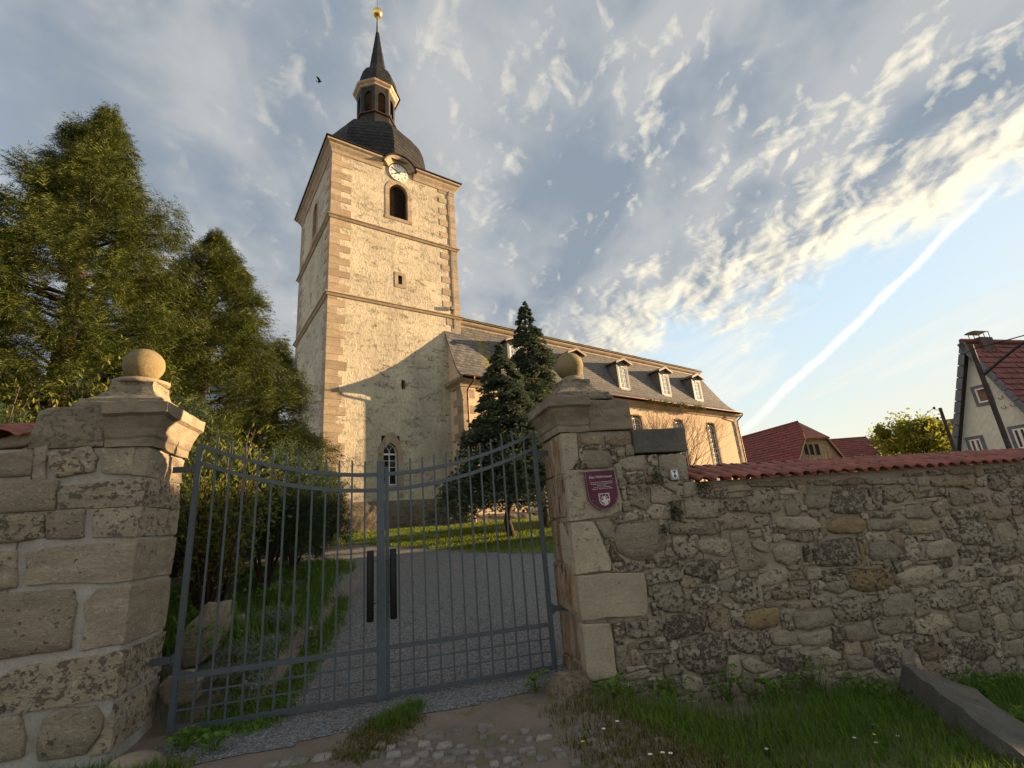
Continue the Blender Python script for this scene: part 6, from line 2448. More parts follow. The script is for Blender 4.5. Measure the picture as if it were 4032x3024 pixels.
    # house ornaments: wrought hooks
    for x, y in ((1490, 870), (1575, 840), (1525, 975), (1625, 950)):
        c = hit(*c7(x, y), wp + n * 0.06, n)
        MB().tube([c + e * (0.09 * math.cos(a)) + up * (0.09 * math.sin(a)) for a in np.linspace(math.pi * 0.9, math.pi * 2.3, 9)], 0.012, 5).build('iron_ornament', M_INK, t)
    return t


gable_house()


def tiled_roof(name, label, corners, mat_core, mat, course=0.36, width=0.33, extra=None, group=None):
    """roof plane given by eave-left, eave-right, ridge-right, ridge-left"""
    pass


def barn():
    up = Vector((0, 0, 1))
    apex = at_dist(3105, 1662, 64.0)
    rl = azv(-14)                                  # ridge runs away to the left
    e = azv(76)                                    # across the gable, to the right
    n = -rl                                        # gable faces us
    t = thing('barn', 'red-tiled barn with half-hipped roof and pale board gable behind the wall', 'barn', Vector((apex.x, apex.y, 0)))
    G = apex + n * 1.6                             # gable plane lies in front of the hip apex
    ql = hit(3160, 1723, G, n)
    qr = hit(3247, 1727, G, n)
    bl = hit(3120.6, 1821, G, n)
    br = hit(3312, 1817, G, n)
    hipz = (ql.z + qr.z) / 2
    mid = (ql + qr) / 2
    hw0 = (qr - ql).dot(e) / 2
    tp = ((hipz - br.z) / ((br - qr).dot(e)) + (hipz - bl.z) / max(0.3, (ql - bl).dot(e))) / 2
    tp = max(0.9, min(1.5, tp))
    top = Vector((mid.x, mid.y, 0)) + rl * 1.6
    zr = hipz + hw0 * tp
    A = Vector((top.x, top.y, zr))
    base = 0.3
    ez = 2.6
    hw = (zr - ez) / tp
    gp = Vector((mid.x, mid.y, 0))
    # boards of the gable
    nb = int(2 * hw / 0.22)
    for i in range(nb):
        a0, a1 = -hw + 2 * hw * i / nb, -hw + 2 * hw * (i + 0.93) / nb
        zt0, zt1 = min(hipz, zr - abs(a0) * tp), min(hipz, zr - abs(a1) * tp)
        MB().prism([gp + e * a0 + up * base, gp + e * a1 + up * base, gp + e * a1 + up * zt1, gp + e * a0 + up * zt0], n * (0.03 + 0.02 * (i % 2))).build('board', M_TIMBER, t)
    MB().prism([gp + e * -hw + rl * 0.05 + up * base, gp + e * hw + rl * 0.05 + up * base, gp + e * hw + rl * 0.05 + up * ez, gp + e * hw0 + rl * 0.05 + up * hipz, gp - e * hw0 + rl * 0.05 + up * hipz, gp - e * hw + rl * 0.05 + up * ez], rl * 0.2).build('gable_wall', M_WOODDARK, t)
    # windows
    for x in (755, 815, 880):
        c = hit(2900 + x / 2.765, 1300 + 1300 / 2.765, gp + n * 0.06, n)
        window_unit(t, c, e, up, n, 0.68, 1.36, M_TIMBER, None, sash=1, glass=M_DARK)
    # roof planes
    L = 18
    fo = n * 0.35
    for sg in (-1, 1):
        nn = (e * sg * tp + up).normalized()
        hip = gp + e * sg * hw0 + up * hipz + fo
        eave = gp + e * sg * (hw + 0.35) + up * (ez - 0.35 * tp) + fo
        back_e, back_r = eave + rl * L, A + rl * L
        MB().prism([eave, hip, A, back_r, back_e] if sg > 0 else [back_e, back_r, A, hip, eave], -nn * 0.12).build('roof_slope', M_ROOFBROWN, t)
        if sg < 0:
            S = Slater()
            S.patch([back_e + nn * .02, back_r + nn * .02], [eave + nn * .02, hip + nn * .02, ][:2] if False else [eave + nn * .02, A + nn * .02], nn, 0.36, 0.34, 0.05, random.Random(3),
                    skip=lambda p: (p - gp).dot(n) > 0.3 - 1e9)
            S.items = []
            # clip the courses at the hip edge
            nrow = int((zr - ez) * math.sqrt(1 + 1 / tp ** 2) / 0.36)
            rr = random.Random(3)
            for j in range(nrow):
                f0, f1 = j / nrow, min(1, (j + 1.1) / nrow)

                def edge(f):
                    z = (ez - 0.35 * tp) + (zr - ez + 0.35 * tp) * f
                    a = (zr - z) / tp
                    front = 0.35 if z < hipz else 0.35 - (z - hipz) / max(0.01, zr - hipz) * 1.95
                    return z, a, front
                (z0, a0, f_0), (z1, a1, f_1) = edge(f0), edge(f1)
                P0, P1 = gp - e * a0 + up * z0 + n * f_0, gp - e * a1 + up * z1 + n * f_1
                S.patch([P0 + rl * (L + f_0) + nn * .02, P1 + rl * (L + f_1) + nn * .0], [P0 + nn * .02, P1 + nn * .0], nn, 5.0, 0.34, 0.05, rr)
            S.finish('roof_tile', M_ROOFRED, t, 290)
    # half hip
    h0, h1 = gp - e * (hw0 + 0.1) + up * (hipz - 0.05) + n * 0.6, gp + e * (hw0 + 0.1) + up * (hipz - 0.05) + n * 0.6
    MB().prism([h0, h1, A + up * 0.03], Vector((0, 0, -0.12))).build('half_hip', M_ROOFRED, t)
    MB().prism([h0, h1, h1 - up * 0.14, h0 - up * 0.14], rl * 0.1).build('fascia', M_TIMBER, t)
    for sg in (-1, 1):
        p, q = gp + e * sg * hw0 + up * hipz + n * 0.38, gp + e * sg * (hw + 0.35) + up * (ez - 0.35 * tp) + n * 0.38
        MB().prism([p + up * 0.05, q + up * 0.05, q - up * 0.2, p - up * 0.2], n * 0.05).build('barge_board', M_TIMBER, t)
    MB().tube([A + up * 0.06, A + rl * L + up * 0.06], 0.11, 8).build('ridge', M_ROOFRED, t)
    return t


barn()


def far_roof(label, pl, pr, dl, dr, mat, core, depth=6.0, drop=4.5, course=0.4):
    """house further back of which only the roof shows; ridge from pixel pl to pr"""
    a, b = at_dist(*pl, dl), at_dist(*pr, dr)
    b.z = a.z = (a.z + b.z) / 2
    x = (b - a).normalized()
    up = Vector((0, 0, 1))
    f = x.cross(up)
    f = f if f.dot(EYE - a) > 0 else -f
    t = thing('house', label, 'house', Vector(((a.x + b.x) / 2, (a.y + b.y) / 2, 0)))
    ea, eb = a + f * depth * 0.8 - up * drop, b + f * depth * 0.8 - up * drop
    ba, bb = a - f * depth * 0.8 - up * drop, b - f * depth * 0.8 - up * drop
    MB().add([a, b, eb, ea, ba, bb], [(0, 1, 2, 3), (1, 0, 4, 5)]).build('roof', core, t, recalc=False)
    nn = (f * drop + up * depth * 0.8).normalized()
    S = Slater()
    S.patch([ea + nn * .03, a + nn * .03], [eb + nn * .03, b + nn * .03], nn, course, 0.45, 0.05, random.Random(6))
    S.finish('roof_tile', mat, t, 220)
    base = -0.5
    ia, ib = a + f * depth * 0.72 - up * drop, b + f * depth * 0.72 - up * drop
    ja, jb = a - f * depth * 0.72 - up * drop, b - f * depth * 0.72 - up * drop
    lo = lambda p: Vector((p.x, p.y, base))
    mb = MB()
    mb.add([ia, ib, lo(ib), lo(ia)], [(0, 1, 2, 3)])
    mb.add([ja, jb, lo(jb), lo(ja)], [(0, 1, 2, 3)])
    for p, q, rr in ((ia, ja, a), (ib, jb, b)):
        mb.add([p, rr - up * 0.1, q, lo(q), lo(p)], [(0, 1, 2, 3, 4)])
    mb.build('wall', M_CREAMWALL, t)
    MB().tube([a + up * 0.05, b + up * 0.05], 0.11, 6).build('ridge', mat, t)
    return t, a, b, f


far_roof('low red-tiled roof between the barn and the round green tree', (3240, 1742), (3408, 1716), 74, 78, M_ROOFRED, M_ROOFBROWN)
_t, _a, _b, _f = far_roof('old dark brown tiled roof behind the round green tree', (3404, 1731), (3768, 1680), 78, 74, M_ROOFBROWN, M_WOODDARK)
# half-timbered gable end beside the pole
_p = at_dist(*c7(1050, 1390), 60)
_x = azv(120)
_t = thing('house', 'half-timbered house end with cream infill next to the wooden power pole', 'house', Vector((_p.x, _p.y, 0)))
_n = azv(210)
_q = hit(*c7(985, 1385), _p, _n), hit(*c7(1100, 1385), _p, _n)
_s0, _s1 = (_q[0] - _p).dot(_x), (_q[1] - _p).dot(_x) + 2.5
_zt = _p.z + 0.2
MB().prism([_p + _x * _s0 + Vector((0, 0, _zt - _p.z)), _p + _x * _s1 + Vector((0, 0, _zt - _p.z)), Vector((*(_p + _x * _s1).xy, -0.5)), Vector((*(_p + _x * _s0).xy, -0.5))], -_n * 3).build('wall', M_CREAMWALL, _t)
for a in np.linspace(_s0, _s1, 5):
    MB().prism([_p + _x * (a - 0.1) + Vector((0, 0, _zt - _p.z)), _p + _x * (a + 0.1) + Vector((0, 0, _zt - _p.z)), Vector((*(_p + _x * (a + 0.1)).xy, -0.5)), Vector((*(_p + _x * (a - 0.1)).xy, -0.5))], _n * 0.06).build('timber_post', M_BEAM, _t)
for zz in (_zt - 0.1, _zt - 2.6, _zt - 5.0):
    c = _p + Vector((0, 0, zz - _p.z))
    MB().prism([c + _x * _s0, c + _x * _s1, c + _x * _s1 + Vector((0, 0, 0.2)), c + _x * _s0 + Vector((0, 0, 0.2))], _n * 0.08).build('timber_beam', M_BEAM, _t)
c = _p + Vector((0, 0, _zt + 0.1 - _p.z))
MB().prism([c + _x * (_s0 - 0.4) + _n * 0.5, c + _x * _s1 + _n * 0.5, c + _x * _s1 - _n * 1.8 + Vector((0, 0, 2.2)), c + _x * (_s0 - 0.4) - _n * 1.8 + Vector((0, 0, 2.2))], Vector((0, 0, 0.15))).build('roof', M_ROOFBROWN, _t)

# neighbour houses of the same street, just outside the picture on the right: they shade the street and the drive
def street_house(label, s, m, w, dep, eave, ridge):
    o = GF(s, m, 0)
    t = thing('house', label, 'house', o)
    fr = Frame((o.x, o.y, 0), (GF.a.x, GF.a.y))
    mb = MB()
    mb.hexa([fr(0, 0, -2.5), fr(dep, 0, -2.5), fr(dep, w, -2.5), fr(0, w, -2.5), fr(0, 0, eave), fr(dep, 0, eave), fr(dep, w, eave), fr(0, w, eave)])
    mb.add([fr(0, 0, eave), fr(dep, 0, eave), fr(dep / 2, 0, ridge)], [(0, 1, 2)])
    mb.add([fr(0, w, eave), fr(dep, w, eave), fr(dep / 2, w, ridge)], [(0, 1, 2)])
    mb.build('wall', M_CREAMWALL, t)
    for sg, a in ((-1, -0.4), (1, dep + 0.4)):
        za = eave - 0.4 * (ridge - eave) / (dep / 2)
        MB().prism([fr(a, -0.3, za), fr(a, w + 0.3, za), fr(dep / 2, w + 0.3, ridge), fr(dep / 2, -0.3, ridge)], (0, 0, 0.16)).build('roof', M_ROOFRED, t)
    for i in range(3):
        for z in (eave - 1.3, eave - 4.0):
            c = fr(0, w * (i + 0.5) / 3, z)
            window_unit(t, c - GF.a * 0.02, GF.b, Vector((0, 0, 1)), -GF.a, 1.0, 1.3, M_WHITE, M_FASCIA, 0.12, 2)
    return t


street_house('cream street house with red roof standing beyond the right edge, nearest the wall', 40, -13.5, 13.5, 9, 4.6, 7.9)
street_house('second cream street house with red roof beyond the right edge', 41, 1.2, 10.5, 9, 4.9, 8.3)


# ------------------------------------------------------------------ poles and wires
def utility_pole():
    top = at_dist(*c7(832, 985), 30)
    t = thing('power_pole', 'brown wooden power pole with insulators and wires beside the round green tree', 'pole', Vector((top.x, top.y, -0.5)))
    up = Vector((0, 0, 1))
    MB().tube([Vector((top.x, top.y, -0.6)), Vector((top.x, top.y, top.z))], [0.08, 0.065], 12).build('pole_shaft', M_POLE, t)
    side = azv(-48)                                # wires leave to the left
    x = azv(42 + 90)
    for k, (dz, sg) in enumerate(((-0.05, -1), (-0.55, 1), (-1.05, -1), (-1.35, 1))):
        c = Vector((top.x, top.y, top.z + dz)) + (-x) * 0.2 * (1 if sg < 0 else 1)
        MB().tube([Vector((top.x, top.y, top.z + dz - 0.06)), c, c + up * 0.06], 0.012, 5).build('insulator_pin', M_METAL, t)
        ins = MB().lathe(c, [(0.02, 0.03), (0.05, 0.06), (0.055, 0.10), (0.035, 0.14), (0.0, 0.17)], 10).build('insulator', M_INK, t)
        far = at_dist(3405 - k * 12, 1722 + k * 4, 58)
        p = [c + up * 0.1]
        for i in range(1, 9):
            f = i / 8
            q = (c + up * 0.1).lerp(far, f)
            q.z -= 0.5 * 4 * f * (1 - f)
            p.append(q)
        MB().tube(p, 0.012, 4).build('wire', M_INK, t)
    return t


utility_pole()


def lamp_post():
    top = at_dist(*c7(1165, 300), 16)
    t = thing('street_lamp', 'dark wooden lamp post with curved arm in front of the cream gable house', 'street lamp', Vector((top.x, top.y, -1.2)))
    MB().tube([Vector((top.x, top.y, -1.4)), Vector((top.x, top.y, top.z))], [0.062, 0.048], 12).build('post', M_POLE, t)
    # the arm reaches to the right, out of the picture, and carries a shallow dish lamp
    d = azv(138)
    c = Vector((top.x, top.y, 0))
    pts = []
    a0 = hit(*c7(1310, 640), c, d.cross(Vector((0, 0, 1))))
    z0 = a0.z
    for f in np.linspace(0, 1, 12):
        x = 2.0 * f
        pts.append(c + d * x + Vector((0, 0, z0 + 0.85 * math.sin(f * 1.75))))
    MB().tube(pts, 0.03, 7).build('arm', M_INK, t)
    MB().tube([c + Vector((0, 0, top.z - 0.12)), pts[7], pts[9]], 0.014, 5).build('stay', M_INK, t)
    e = pts[-1]
    lamp = MB().lathe(e, [(0.03, -0.02), (0.07, -0.10), (0.10, -0.16), (0.34, -0.26), (0.36, -0.29), (0.30, -0.27), (0.06, -0.20)], 24).build('lamp_shade', M_CREAMWALL, t)
    MB().lathe(e, [(0.04, -0.20), (0.07, -0.26), (0.06, -0.33), (0.0, -0.36)], 14).build('bulb', M_WHITE, lamp)
    return t


lamp_post()


def bird():
    c = at_dist(690 * 1.8228, 176 * 1.8228, 34)
    x, y = azv(80), Vector((0, 0, 1))
    z = x.cross(y)
    t = thing('bird', 'small dark bird flying left of the spire', 'bird', c)
    prof = [(-0.20, 0.004), (-0.17, 0.025), (-0.08, 0.05), (0.02, 0.055), (0.10, 0.045), (0.15, 0.03), (0.19, 0.022), (0.23, 0.004)]
    mb = MB()
    mb.tube([c + x * a + y * 0.02 * math.sin(a * 8) for a, r_ in prof], [r_ for a, r_ in prof], 8)
    mb.build('body', M_INK, t)
    for sg in (-1, 1):
        V = [c + x * 0.10, c - x * 0.07, c - x * 0.14 + z * sg * 0.18 + y * 0.10, c - x * 0.20 + z * sg * 0.34 + y * 0.17 - x * 0.02, c + x * 0.0 + z * sg * 0.24 + y * 0.15, c + x * 0.10 + z * sg * 0.10 + y * 0.06]
        MB().prism(V, y * 0.012).build('wing', M_INK, t)
    MB().prism([c - x * 0.16, c - x * 0.30 + z * 0.06, c - x * 0.27, c - x * 0.30 - z * 0.06], y * 0.01).build('tail', M_INK, t)


bird()


# ------------------------------------------------------------------ vegetation
def rot_frames(d, roll, rng):
    """orthonormal frames (n,3,3) whose y axis is d, rolled about d by angle roll from the horizontal side vector"""
    d = d / np.linalg.norm(d, axis=1, keepdims=True)
    up = np.tile(np.array([0, 0, 1.0]), (len(d), 1))
    x = np.cross(d, up)
    ln = np.linalg.norm(x, axis=1, keepdims=True)
    x = np.where(ln < 1e-3, np.array([[1.0, 0, 0]]), x / np.maximum(ln, 1e-6))
    z = np.cross(x, d)
    c, s = np.cos(roll)[:, None], np.sin(roll)[:, None]
    x2 = x * c + z * s
    z2 = -x * s + z * c
    return np.stack([x2, d, z2], axis=1)


def scatter(tv, tf, p, d, size, rng, roll=None):
    """copies of a template (verts tv, faces tf) at points p, pointing along d; returns verts, faces"""
    n = len(p)
    if roll is None:
        roll = rng.uniform(-0.7, 0.7, n)
    fr = rot_frames(d, roll, rng)
    size = np.asarray(size).reshape(-1, 1, 1)
    v = np.einsum('vk,nkj->nvj', tv, fr) * size + p[:, None, :]
    f = tf[None, :, :] + (np.arange(n) * len(tv))[:, None, None]
    return v.reshape(-1, 3), f.reshape(-1, tf.shape[1])


def spray_template(k=7, wid=0.42, curl=0.25, seed=1):
    """flat frond: stem with forward-pointing side shoots (triangles)"""
    r = np.random.default_rng(seed)
    V, F = [], []
    for i in range(k):
        t = i / k
        y0 = 0.95 * t
        ln = wid * (1 - 0.65 * t) * r.uniform(0.8, 1.15)
        for sg in (-1, 1):
            b = len(V)
            a = y0 + 0.05
            zt = -curl * t * t
            zt2 = -curl * (t + 0.3) ** 2 + 0.06 * r.normal()
            V += [(0, y0, zt), (sg * 0.055, y0 + 0.13, zt + 0.01), (sg * ln, y0 + ln * 0.85 + 0.05, zt2)]
            F.append((b, b + 1, b + 2))
    b = len(V)
    V += [(-0.03, 0.8, -curl * 0.64), (0.03, 0.8, -curl * 0.64), (0, 1.12, -curl * 1.2)]
    F.append((b, b + 1, b + 2))
    b = len(V)
    V += [(-0.02, 0.0, 0), (0.02, 0.0, 0), (0, 0.9, -curl * 0.8)]
    F.append((b, b + 1, b + 2))
    return np.array(V, dtype=float), np.array(F, dtype=int)


def needle_template(seed=2):
    """spruce shoot: forked stem thick with needles, drawn as pointed blades"""
    r = np.random.default_rng(seed)
    V, F = [], []
    for y0, ang, ln in ((0.0, 0.0, 1.0), (0.15, 0.75, 0.62), (0.2, -0.75, 0.62), (0.45, 0.6, 0.45), (0.5, -0.6, 0.45)):
        c, s_ = math.cos(ang), math.sin(ang)
        for k in range(2):
            w = 0.13
            b = len(V)
            z = 0.03 * r.normal()
            if k == 0:
                V += [(s_ * 0.0, y0, z), (s_ * ln * 0.55 + c * w, y0 + c * ln * 0.55 - s_ * w, z), (s_ * ln, y0 + c * ln, z + 0.06), (s_ * ln * 0.55 - c * w, y0 + c * ln * 0.55 + s_ * w, z)]
            else:
                V += [(s_ * 0.0, y0, z), (s_ * ln * 0.55, y0 + c * ln * 0.55, z + w), (s_ * ln, y0 + c * ln, z + 0.06), (s_ * ln * 0.55, y0 + c * ln * 0.55, z - w * 0.7)]
            F.append((b, b + 1, b + 2, b + 3))
    return np.array(V, dtype=float), np.array(F, dtype=int)


def conifer(name, label, base, height, radius_f, nb, per, size, mat, seed, kind, trunk_r=0.22, low=0.08, droop=0.5, trunk_bend=None, rise=0.45, templ=None, lean=None):
    rng = np.random.default_rng(seed)
    t = thing(name, label, 'tree', base)
    b = np.array(base)
    # trunk
    pts, rs = [], []
    for i in range(10):
        f = i / 9
        q = Vector(base) + Vector((0, 0, -0.25 + f * (height * 0.97 + 0.25)))
        if trunk_bend:
            q += trunk_bend(f)
        pts.append(q)
        rs.append(trunk_r * (1 - f) ** 0.8 * (1.35 if i == 0 else 1) + 0.012)
    MB().tube(pts, rs, 9).build('trunk', M_TRUNK, t)
    # branches
    hs = low + (1 - low) * rng.uniform(0, 1, nb) ** 0.92
    az = rng.uniform(0, 2 * math.pi, nb)
    zs = hs * height
    lump = np.array([1 + 0.28 * noise.noise(Vector((math.cos(a) * 1.3, math.sin(a) * 1.3, z * 0.55 + seed))) for a, z in zip(az, zs)])
    R = np.array([radius_f(h) for h in hs]) * rng.uniform(0.70, 1.12, nb) * lump
    P, Dd, Sz = [], [], []
    br = MB()
    for i in range(nb):
        d = np.array([math.cos(az[i]), math.sin(az[i]), 0])
        L = R[i]
        o = b + np.array([0, 0, zs[i]])
        if trunk_bend:
            o = o + np.array(trunk_bend(hs[i]))
        rise_i = rise * rng.uniform(0.6, 1.3)
        m = max(4, int(per * (0.35 + L / 2.2)))
        f = rng.uniform(0.25, 1.0, m) ** 0.75
        if kind == 'cypress':
            nc = max(2, int(1.5 + L * 1.3))
            fc = rng.uniform(0.35, 1.0, nc)
            lc = rng.normal(0, 0.20, nc)
            ci = rng.integers(0, nc, m)
            f = np.clip(fc[ci] + rng.normal(0, 0.10 / max(0.5, L) ** 0.5, m), 0.15, 1.12)
        zz = L * (rise_i * f - droop * f * f)
        side = np.array([-d[1], d[0], 0])
        lat = rng.normal(0, 0.16, m) * L * (0.35 + 0.65 * f)
        if kind == 'cypress':
            lat = (lc[ci] * L * 0.7 + rng.normal(0, 0.10, m)) * (0.35 + 0.65 * f)
        q = o + d * (L * f)[:, None] + side * lat[:, None] + np.array([0, 0, 1.0]) * (zz + (rng.normal(0, 0.05, m) * L if kind != 'cypress' else rng.normal(-0.08, 0.15, m)))[:, None]
        slope = rise_i - 2 * droop * f
        dd = d * 1.0 + side * (rng.normal(0, 0.55, m))[:, None] + np.array([0, 0, 1.0]) * (slope * 0.7 + rng.normal(0, 0.5, m))[:, None]
        P.append(q)
        Dd.append(dd)
        Sz.append(size * rng.uniform(0.65, 1.25, m) * (0.75 + 0.25 * min(1, L)))
        if i % 3 == 0 and L > 0.5:
            br.tube([Vector(o), Vector(o + d * L * 0.5 + np.array([0, 0, L * (rise_i * 0.5 - droop * 0.25)])), Vector(o + d * L * 0.9 + np.array([0, 0, L * (rise_i * 0.9 - droop * 0.81)]))],
                    [0.035 * min(1.5, L / 2) + 0.006, 0.02, 0.006], 4, caps=False)
    # leader
    P.append(b + np.array([0, 0, 1.0]) * (height * rng.uniform(0.9, 1.0, 24))[:, None] + rng.normal(0, 0.05, (24, 3)))
    Dd.append(rng.normal(0, 0.35, (24, 3)) + np.array([0, 0, 0.9]))
    Sz.append(np.full(24, size * 0.8))
    P, Dd, Sz = np.concatenate(P), np.concatenate(Dd), np.concatenate(Sz)
    tv, tf = templ if templ else (spray_template() if kind == 'cypress' else needle_template())
    V, F = scatter(tv, tf, P, Dd, Sz, rng)
    br.build('limbs', M_TRUNK, t, recalc=False)['kind'] = 'stuff'
    np_mesh('crown', V, F, mat, t)
    return t


def leaf_template(w=0.45):
    return np.array([(0, 0, 0), (w * 0.5, 0.45, 0.06), (0, 1.0, -0.04), (-w * 0.5, 0.45, 0.06)], dtype=float), np.array([(0, 1, 2, 3)])


def shrub(name, label, cat, base, h, rad_x, rad_y, stems, leaves, lsize, mat, seed, wood=None, arch=0.35, bare=0.25, lw=0.45, zmin=0.0, kind=None):
    """bush of arching stems with leaves along them"""
    rng = np.random.default_rng(seed)
    t = thing(name, label, cat, base)
    b = np.array(base)
    mb = MB()
    P, D = [], []
    for i in range(stems):
        a = rng.uniform(0, 2 * math.pi)
        rr = rng.uniform(0.15, 1.0) ** 0.6
        tip = np.array([math.cos(a) * rad_x * rr, math.sin(a) * rad_y * rr, h * rng.uniform(0.55, 1.05) * (1 - 0.35 * rr * rr)])
        root = np.array([math.cos(a) * rad_x * 0.18 * rng.uniform(0, 1), math.sin(a) * rad_y * 0.18 * rng.uniform(0, 1), -0.05])
        ctrl = root * 0.4 + tip * 0.6 + np.array([0, 0, h * arch * rng.uniform(0.2, 1.0)])
        fs = np.linspace(0, 1, 7)
        pts = [(1 - f) ** 2 * root + 2 * f * (1 - f) * ctrl + f * f * tip for f in fs]
        if wood is not None and i % 2 == 0:
            mb.tube([Vector(b + p) for p in pts], [0.014 * (1 - 0.75 * f) + 0.002 for f in fs], 4, caps=False)
        k = leaves
        f = rng.uniform(bare, 1.0, k)
        q = ((1 - f) ** 2)[:, None] * root + (2 * f * (1 - f))[:, None] * ctrl + (f * f)[:, None] * tip
        tan = (2 * (1 - f))[:, None] * (ctrl - root) + (2 * f)[:, None] * (tip - ctrl)
        tan /= np.linalg.norm(tan, axis=1, keepdims=True)
        spread = rng.normal(0, 1, (k, 3))
        P.append(q + spread * 0.035 * h * (0.4 + f)[:, None] + b)
        D.append(tan * 0.7 + spread * 0.6)
    if wood is not None:
        mb.build('stems', wood, t, recalc=False)
    P, D = np.concatenate(P), np.concatenate(D)
    tv, tf = leaf_template(lw)
    V, F = scatter(tv, tf, P, D, lsize * rng.uniform(0.6, 1.25, len(P)), rng, rng.uniform(-1.4, 1.4, len(P)))
    np_mesh('foliage', V, F, mat, t)
    return t


def bush(name, label, base, h, rx, ry, n, lsize, mat, seed, lw=0.4):
    """dense evergreen: leaves through a lumpy shell, with a few inner stems"""
    rng = np.random.default_rng(seed)
    t = thing(name, label, 'shrub', base)
    b = np.array(base)
    d = rng.normal(0, 1, (n, 3))
    d /= np.linalg.norm(d, axis=1, keepdims=True)
    d[:, 2] = np.abs(d[:, 2]) * 1.1 - 0.35
    lump = np.array([1 + 0.26 * noise.noise(Vector(q * 2.1) + Vector((seed, 0, 0))) + 0.16 * noise.noise(Vector(q * 5.5) + Vector((0, seed, 0))) for q in d])
    rr = (rng.uniform(0, 1, n) ** 0.28) * lump
    P = b + d * rr[:, None] * np.array([rx, ry, h * 0.62]) + np.array([0, 0, h * 0.42])
    P[:, 2] = np.maximum(P[:, 2], b[2] + 0.03)
    D = d * 0.6 + rng.normal(0, 0.55, (n, 3)) + np.array([0, 0, 0.25])
    tv, tf = spray_template(3, 0.5, 0.2, seed)
    V, F = scatter(tv, tf, P, D, lsize * rng.uniform(0.6, 1.3, n), rng, rng.uniform(-1.5, 1.5, n))
    np_mesh('foliage', V, F, mat, t)
    mb = MB()
    for i in range(7):
        a = rng.uniform(0, 6.28)
        mb.tube([Vector(b), Vector(b + np.array([math.cos(a) * rx * 0.4, math.sin(a) * ry * 0.4, h * 0.45])), Vector(b + np.array([math.cos(a) * rx * 0.7, math.sin(a) * ry * 0.7, h * 0.75]))], [0.03, 0.02, 0.006], 4, caps=False)
    mb.build('stems', M_TRUNK, t, recalc=False)['kind'] = 'stuff'
    return t


def wpt(s, m, dz=0.0):
    return tuple(GF(s, m, gz_sm(s, m) + dz))


CY = spray_template(3, 0.55, 0.25, 5)
# tall cypresses left of the tower
_t1 = at_dist(437, 437, 15.0)
conifer('cypress_tree', 'tallest golden-green cypress at the left edge', (_t1.x, _t1.y, gz(_t1.x, _t1.y)), _t1.z - gz(_t1.x, _t1.y),
        lambda h: 3.6 * (1 - math.exp(-1.55 * (1 - h) - 1.2 * (1 - h) ** 2)) * 1.08 + 0.05, 560, 100, 0.23, M_CYPRESS, 11, 'cypress', 0.30, 0.06, 0.30, templ=CY)
_t2 = at_dist(857, 920, 17.0)
conifer('cypress_tree', 'second cypress with a narrow top between the tall cypress and the tower', (_t2.x, _t2.y, gz(_t2.x, _t2.y)), _t2.z - gz(_t2.x, _t2.y),
        lambda h: 3.5 * (1 - math.exp(-1.9 * (1 - h) - 1.2 * (1 - h) ** 2)) * 1.08 + 0.05, 480, 95, 0.23, M_CYPRESS, 23, 'cypress', 0.24, 0.06, 0.30, templ=CY)
_t3 = at_dist(1103, 1349, 20.0)
conifer('cypress_tree', 'lowest dark cypress close against the tower corner', (_t3.x, _t3.y, gz(_t3.x, _t3.y)), _t3.z - gz(_t3.x, _t3.y),
        lambda h: 2.9 * (1 - h) ** 0.75 + 0.1, 360, 85, 0.19, M_CYPRESS, 31, 'cypress', 0.2, 0.04, 0.42, templ=CY)
_t4 = at_dist(1230 * 0.5 + 60, 1060, 14.2)
_t4 = at_dist(690, 1085, 15.6)
conifer('cypress_tree', 'low cypress filling the gap between the two tallest cypresses', (_t4.x, _t4.y, gz(_t4.x, _t4.y)), _t4.z - gz(_t4.x, _t4.y) - 1.0,
        lambda h: 2.2 * (1 - h) ** 0.75 + 0.1, 340, 90, 0.19, M_CYPRESS, 37, 'cypress', 0.2, 0.05, 0.42, templ=CY)
_t5 = at_dist(20, 760, 14.0)
conifer('cypress_tree', 'cypress cut by the left edge of the picture', (_t5.x - 1.2, _t5.y, gz(_t5.x, _t5.y)), _t5.z - gz(_t5.x, _t5.y),
        lambda h: 3.2 * (1 - h) ** 0.7 + 0.1, 360, 85, 0.20, M_CYPRESS, 41, 'cypress', 0.25, 0.05, 0.42, templ=CY)

# spruces in front of the nave
_g1 = ground_hit(2020, 2114)
_a1 = ray(1978, 1358)
_h1 = EYE.z + _a1.z * math.hypot(_g1.x, _g1.y) / math.hypot(_a1.x, _a1.y) - _g1.z
conifer('spruce_tree', 'smaller blue-green spruce with a bent trunk in front of the nave', tuple(_g1), _h1, lambda h: 3.1 * (1 - h) ** 0.9 + 0.06, 320, 90, 0.15, M_SPRUCE, 51, 'spruce', 0.13, 0.16, 0.42,
        trunk_bend=lambda f: Vector((-0.16 * math.sin(min(1, f * 5) * math.pi), 0, 0)), rise=0.30)
_g2 = ground_hit(2124, 2096)
_g2 = Vector((_g2.x + 0.3, _g2.y + 1.4, gz(_g2.x + 0.3, _g2.y + 1.4)))
_a2 = ray(2069, 1194)
_h2 = EYE.z + _a2.z * math.hypot(_g2.x, _g2.y) / math.hypot(_a2.x, _a2.y) - _g2.z
conifer('spruce_tree', 'taller spruce just behind the right gate pillar ball', tuple(_g2), _h2, lambda h: 3.0 * (1 - h) ** 0.9 + 0.06, 340, 90, 0.155, M_SPRUCE, 57, 'spruce', 0.15, 0.17, 0.40, rise=0.32)


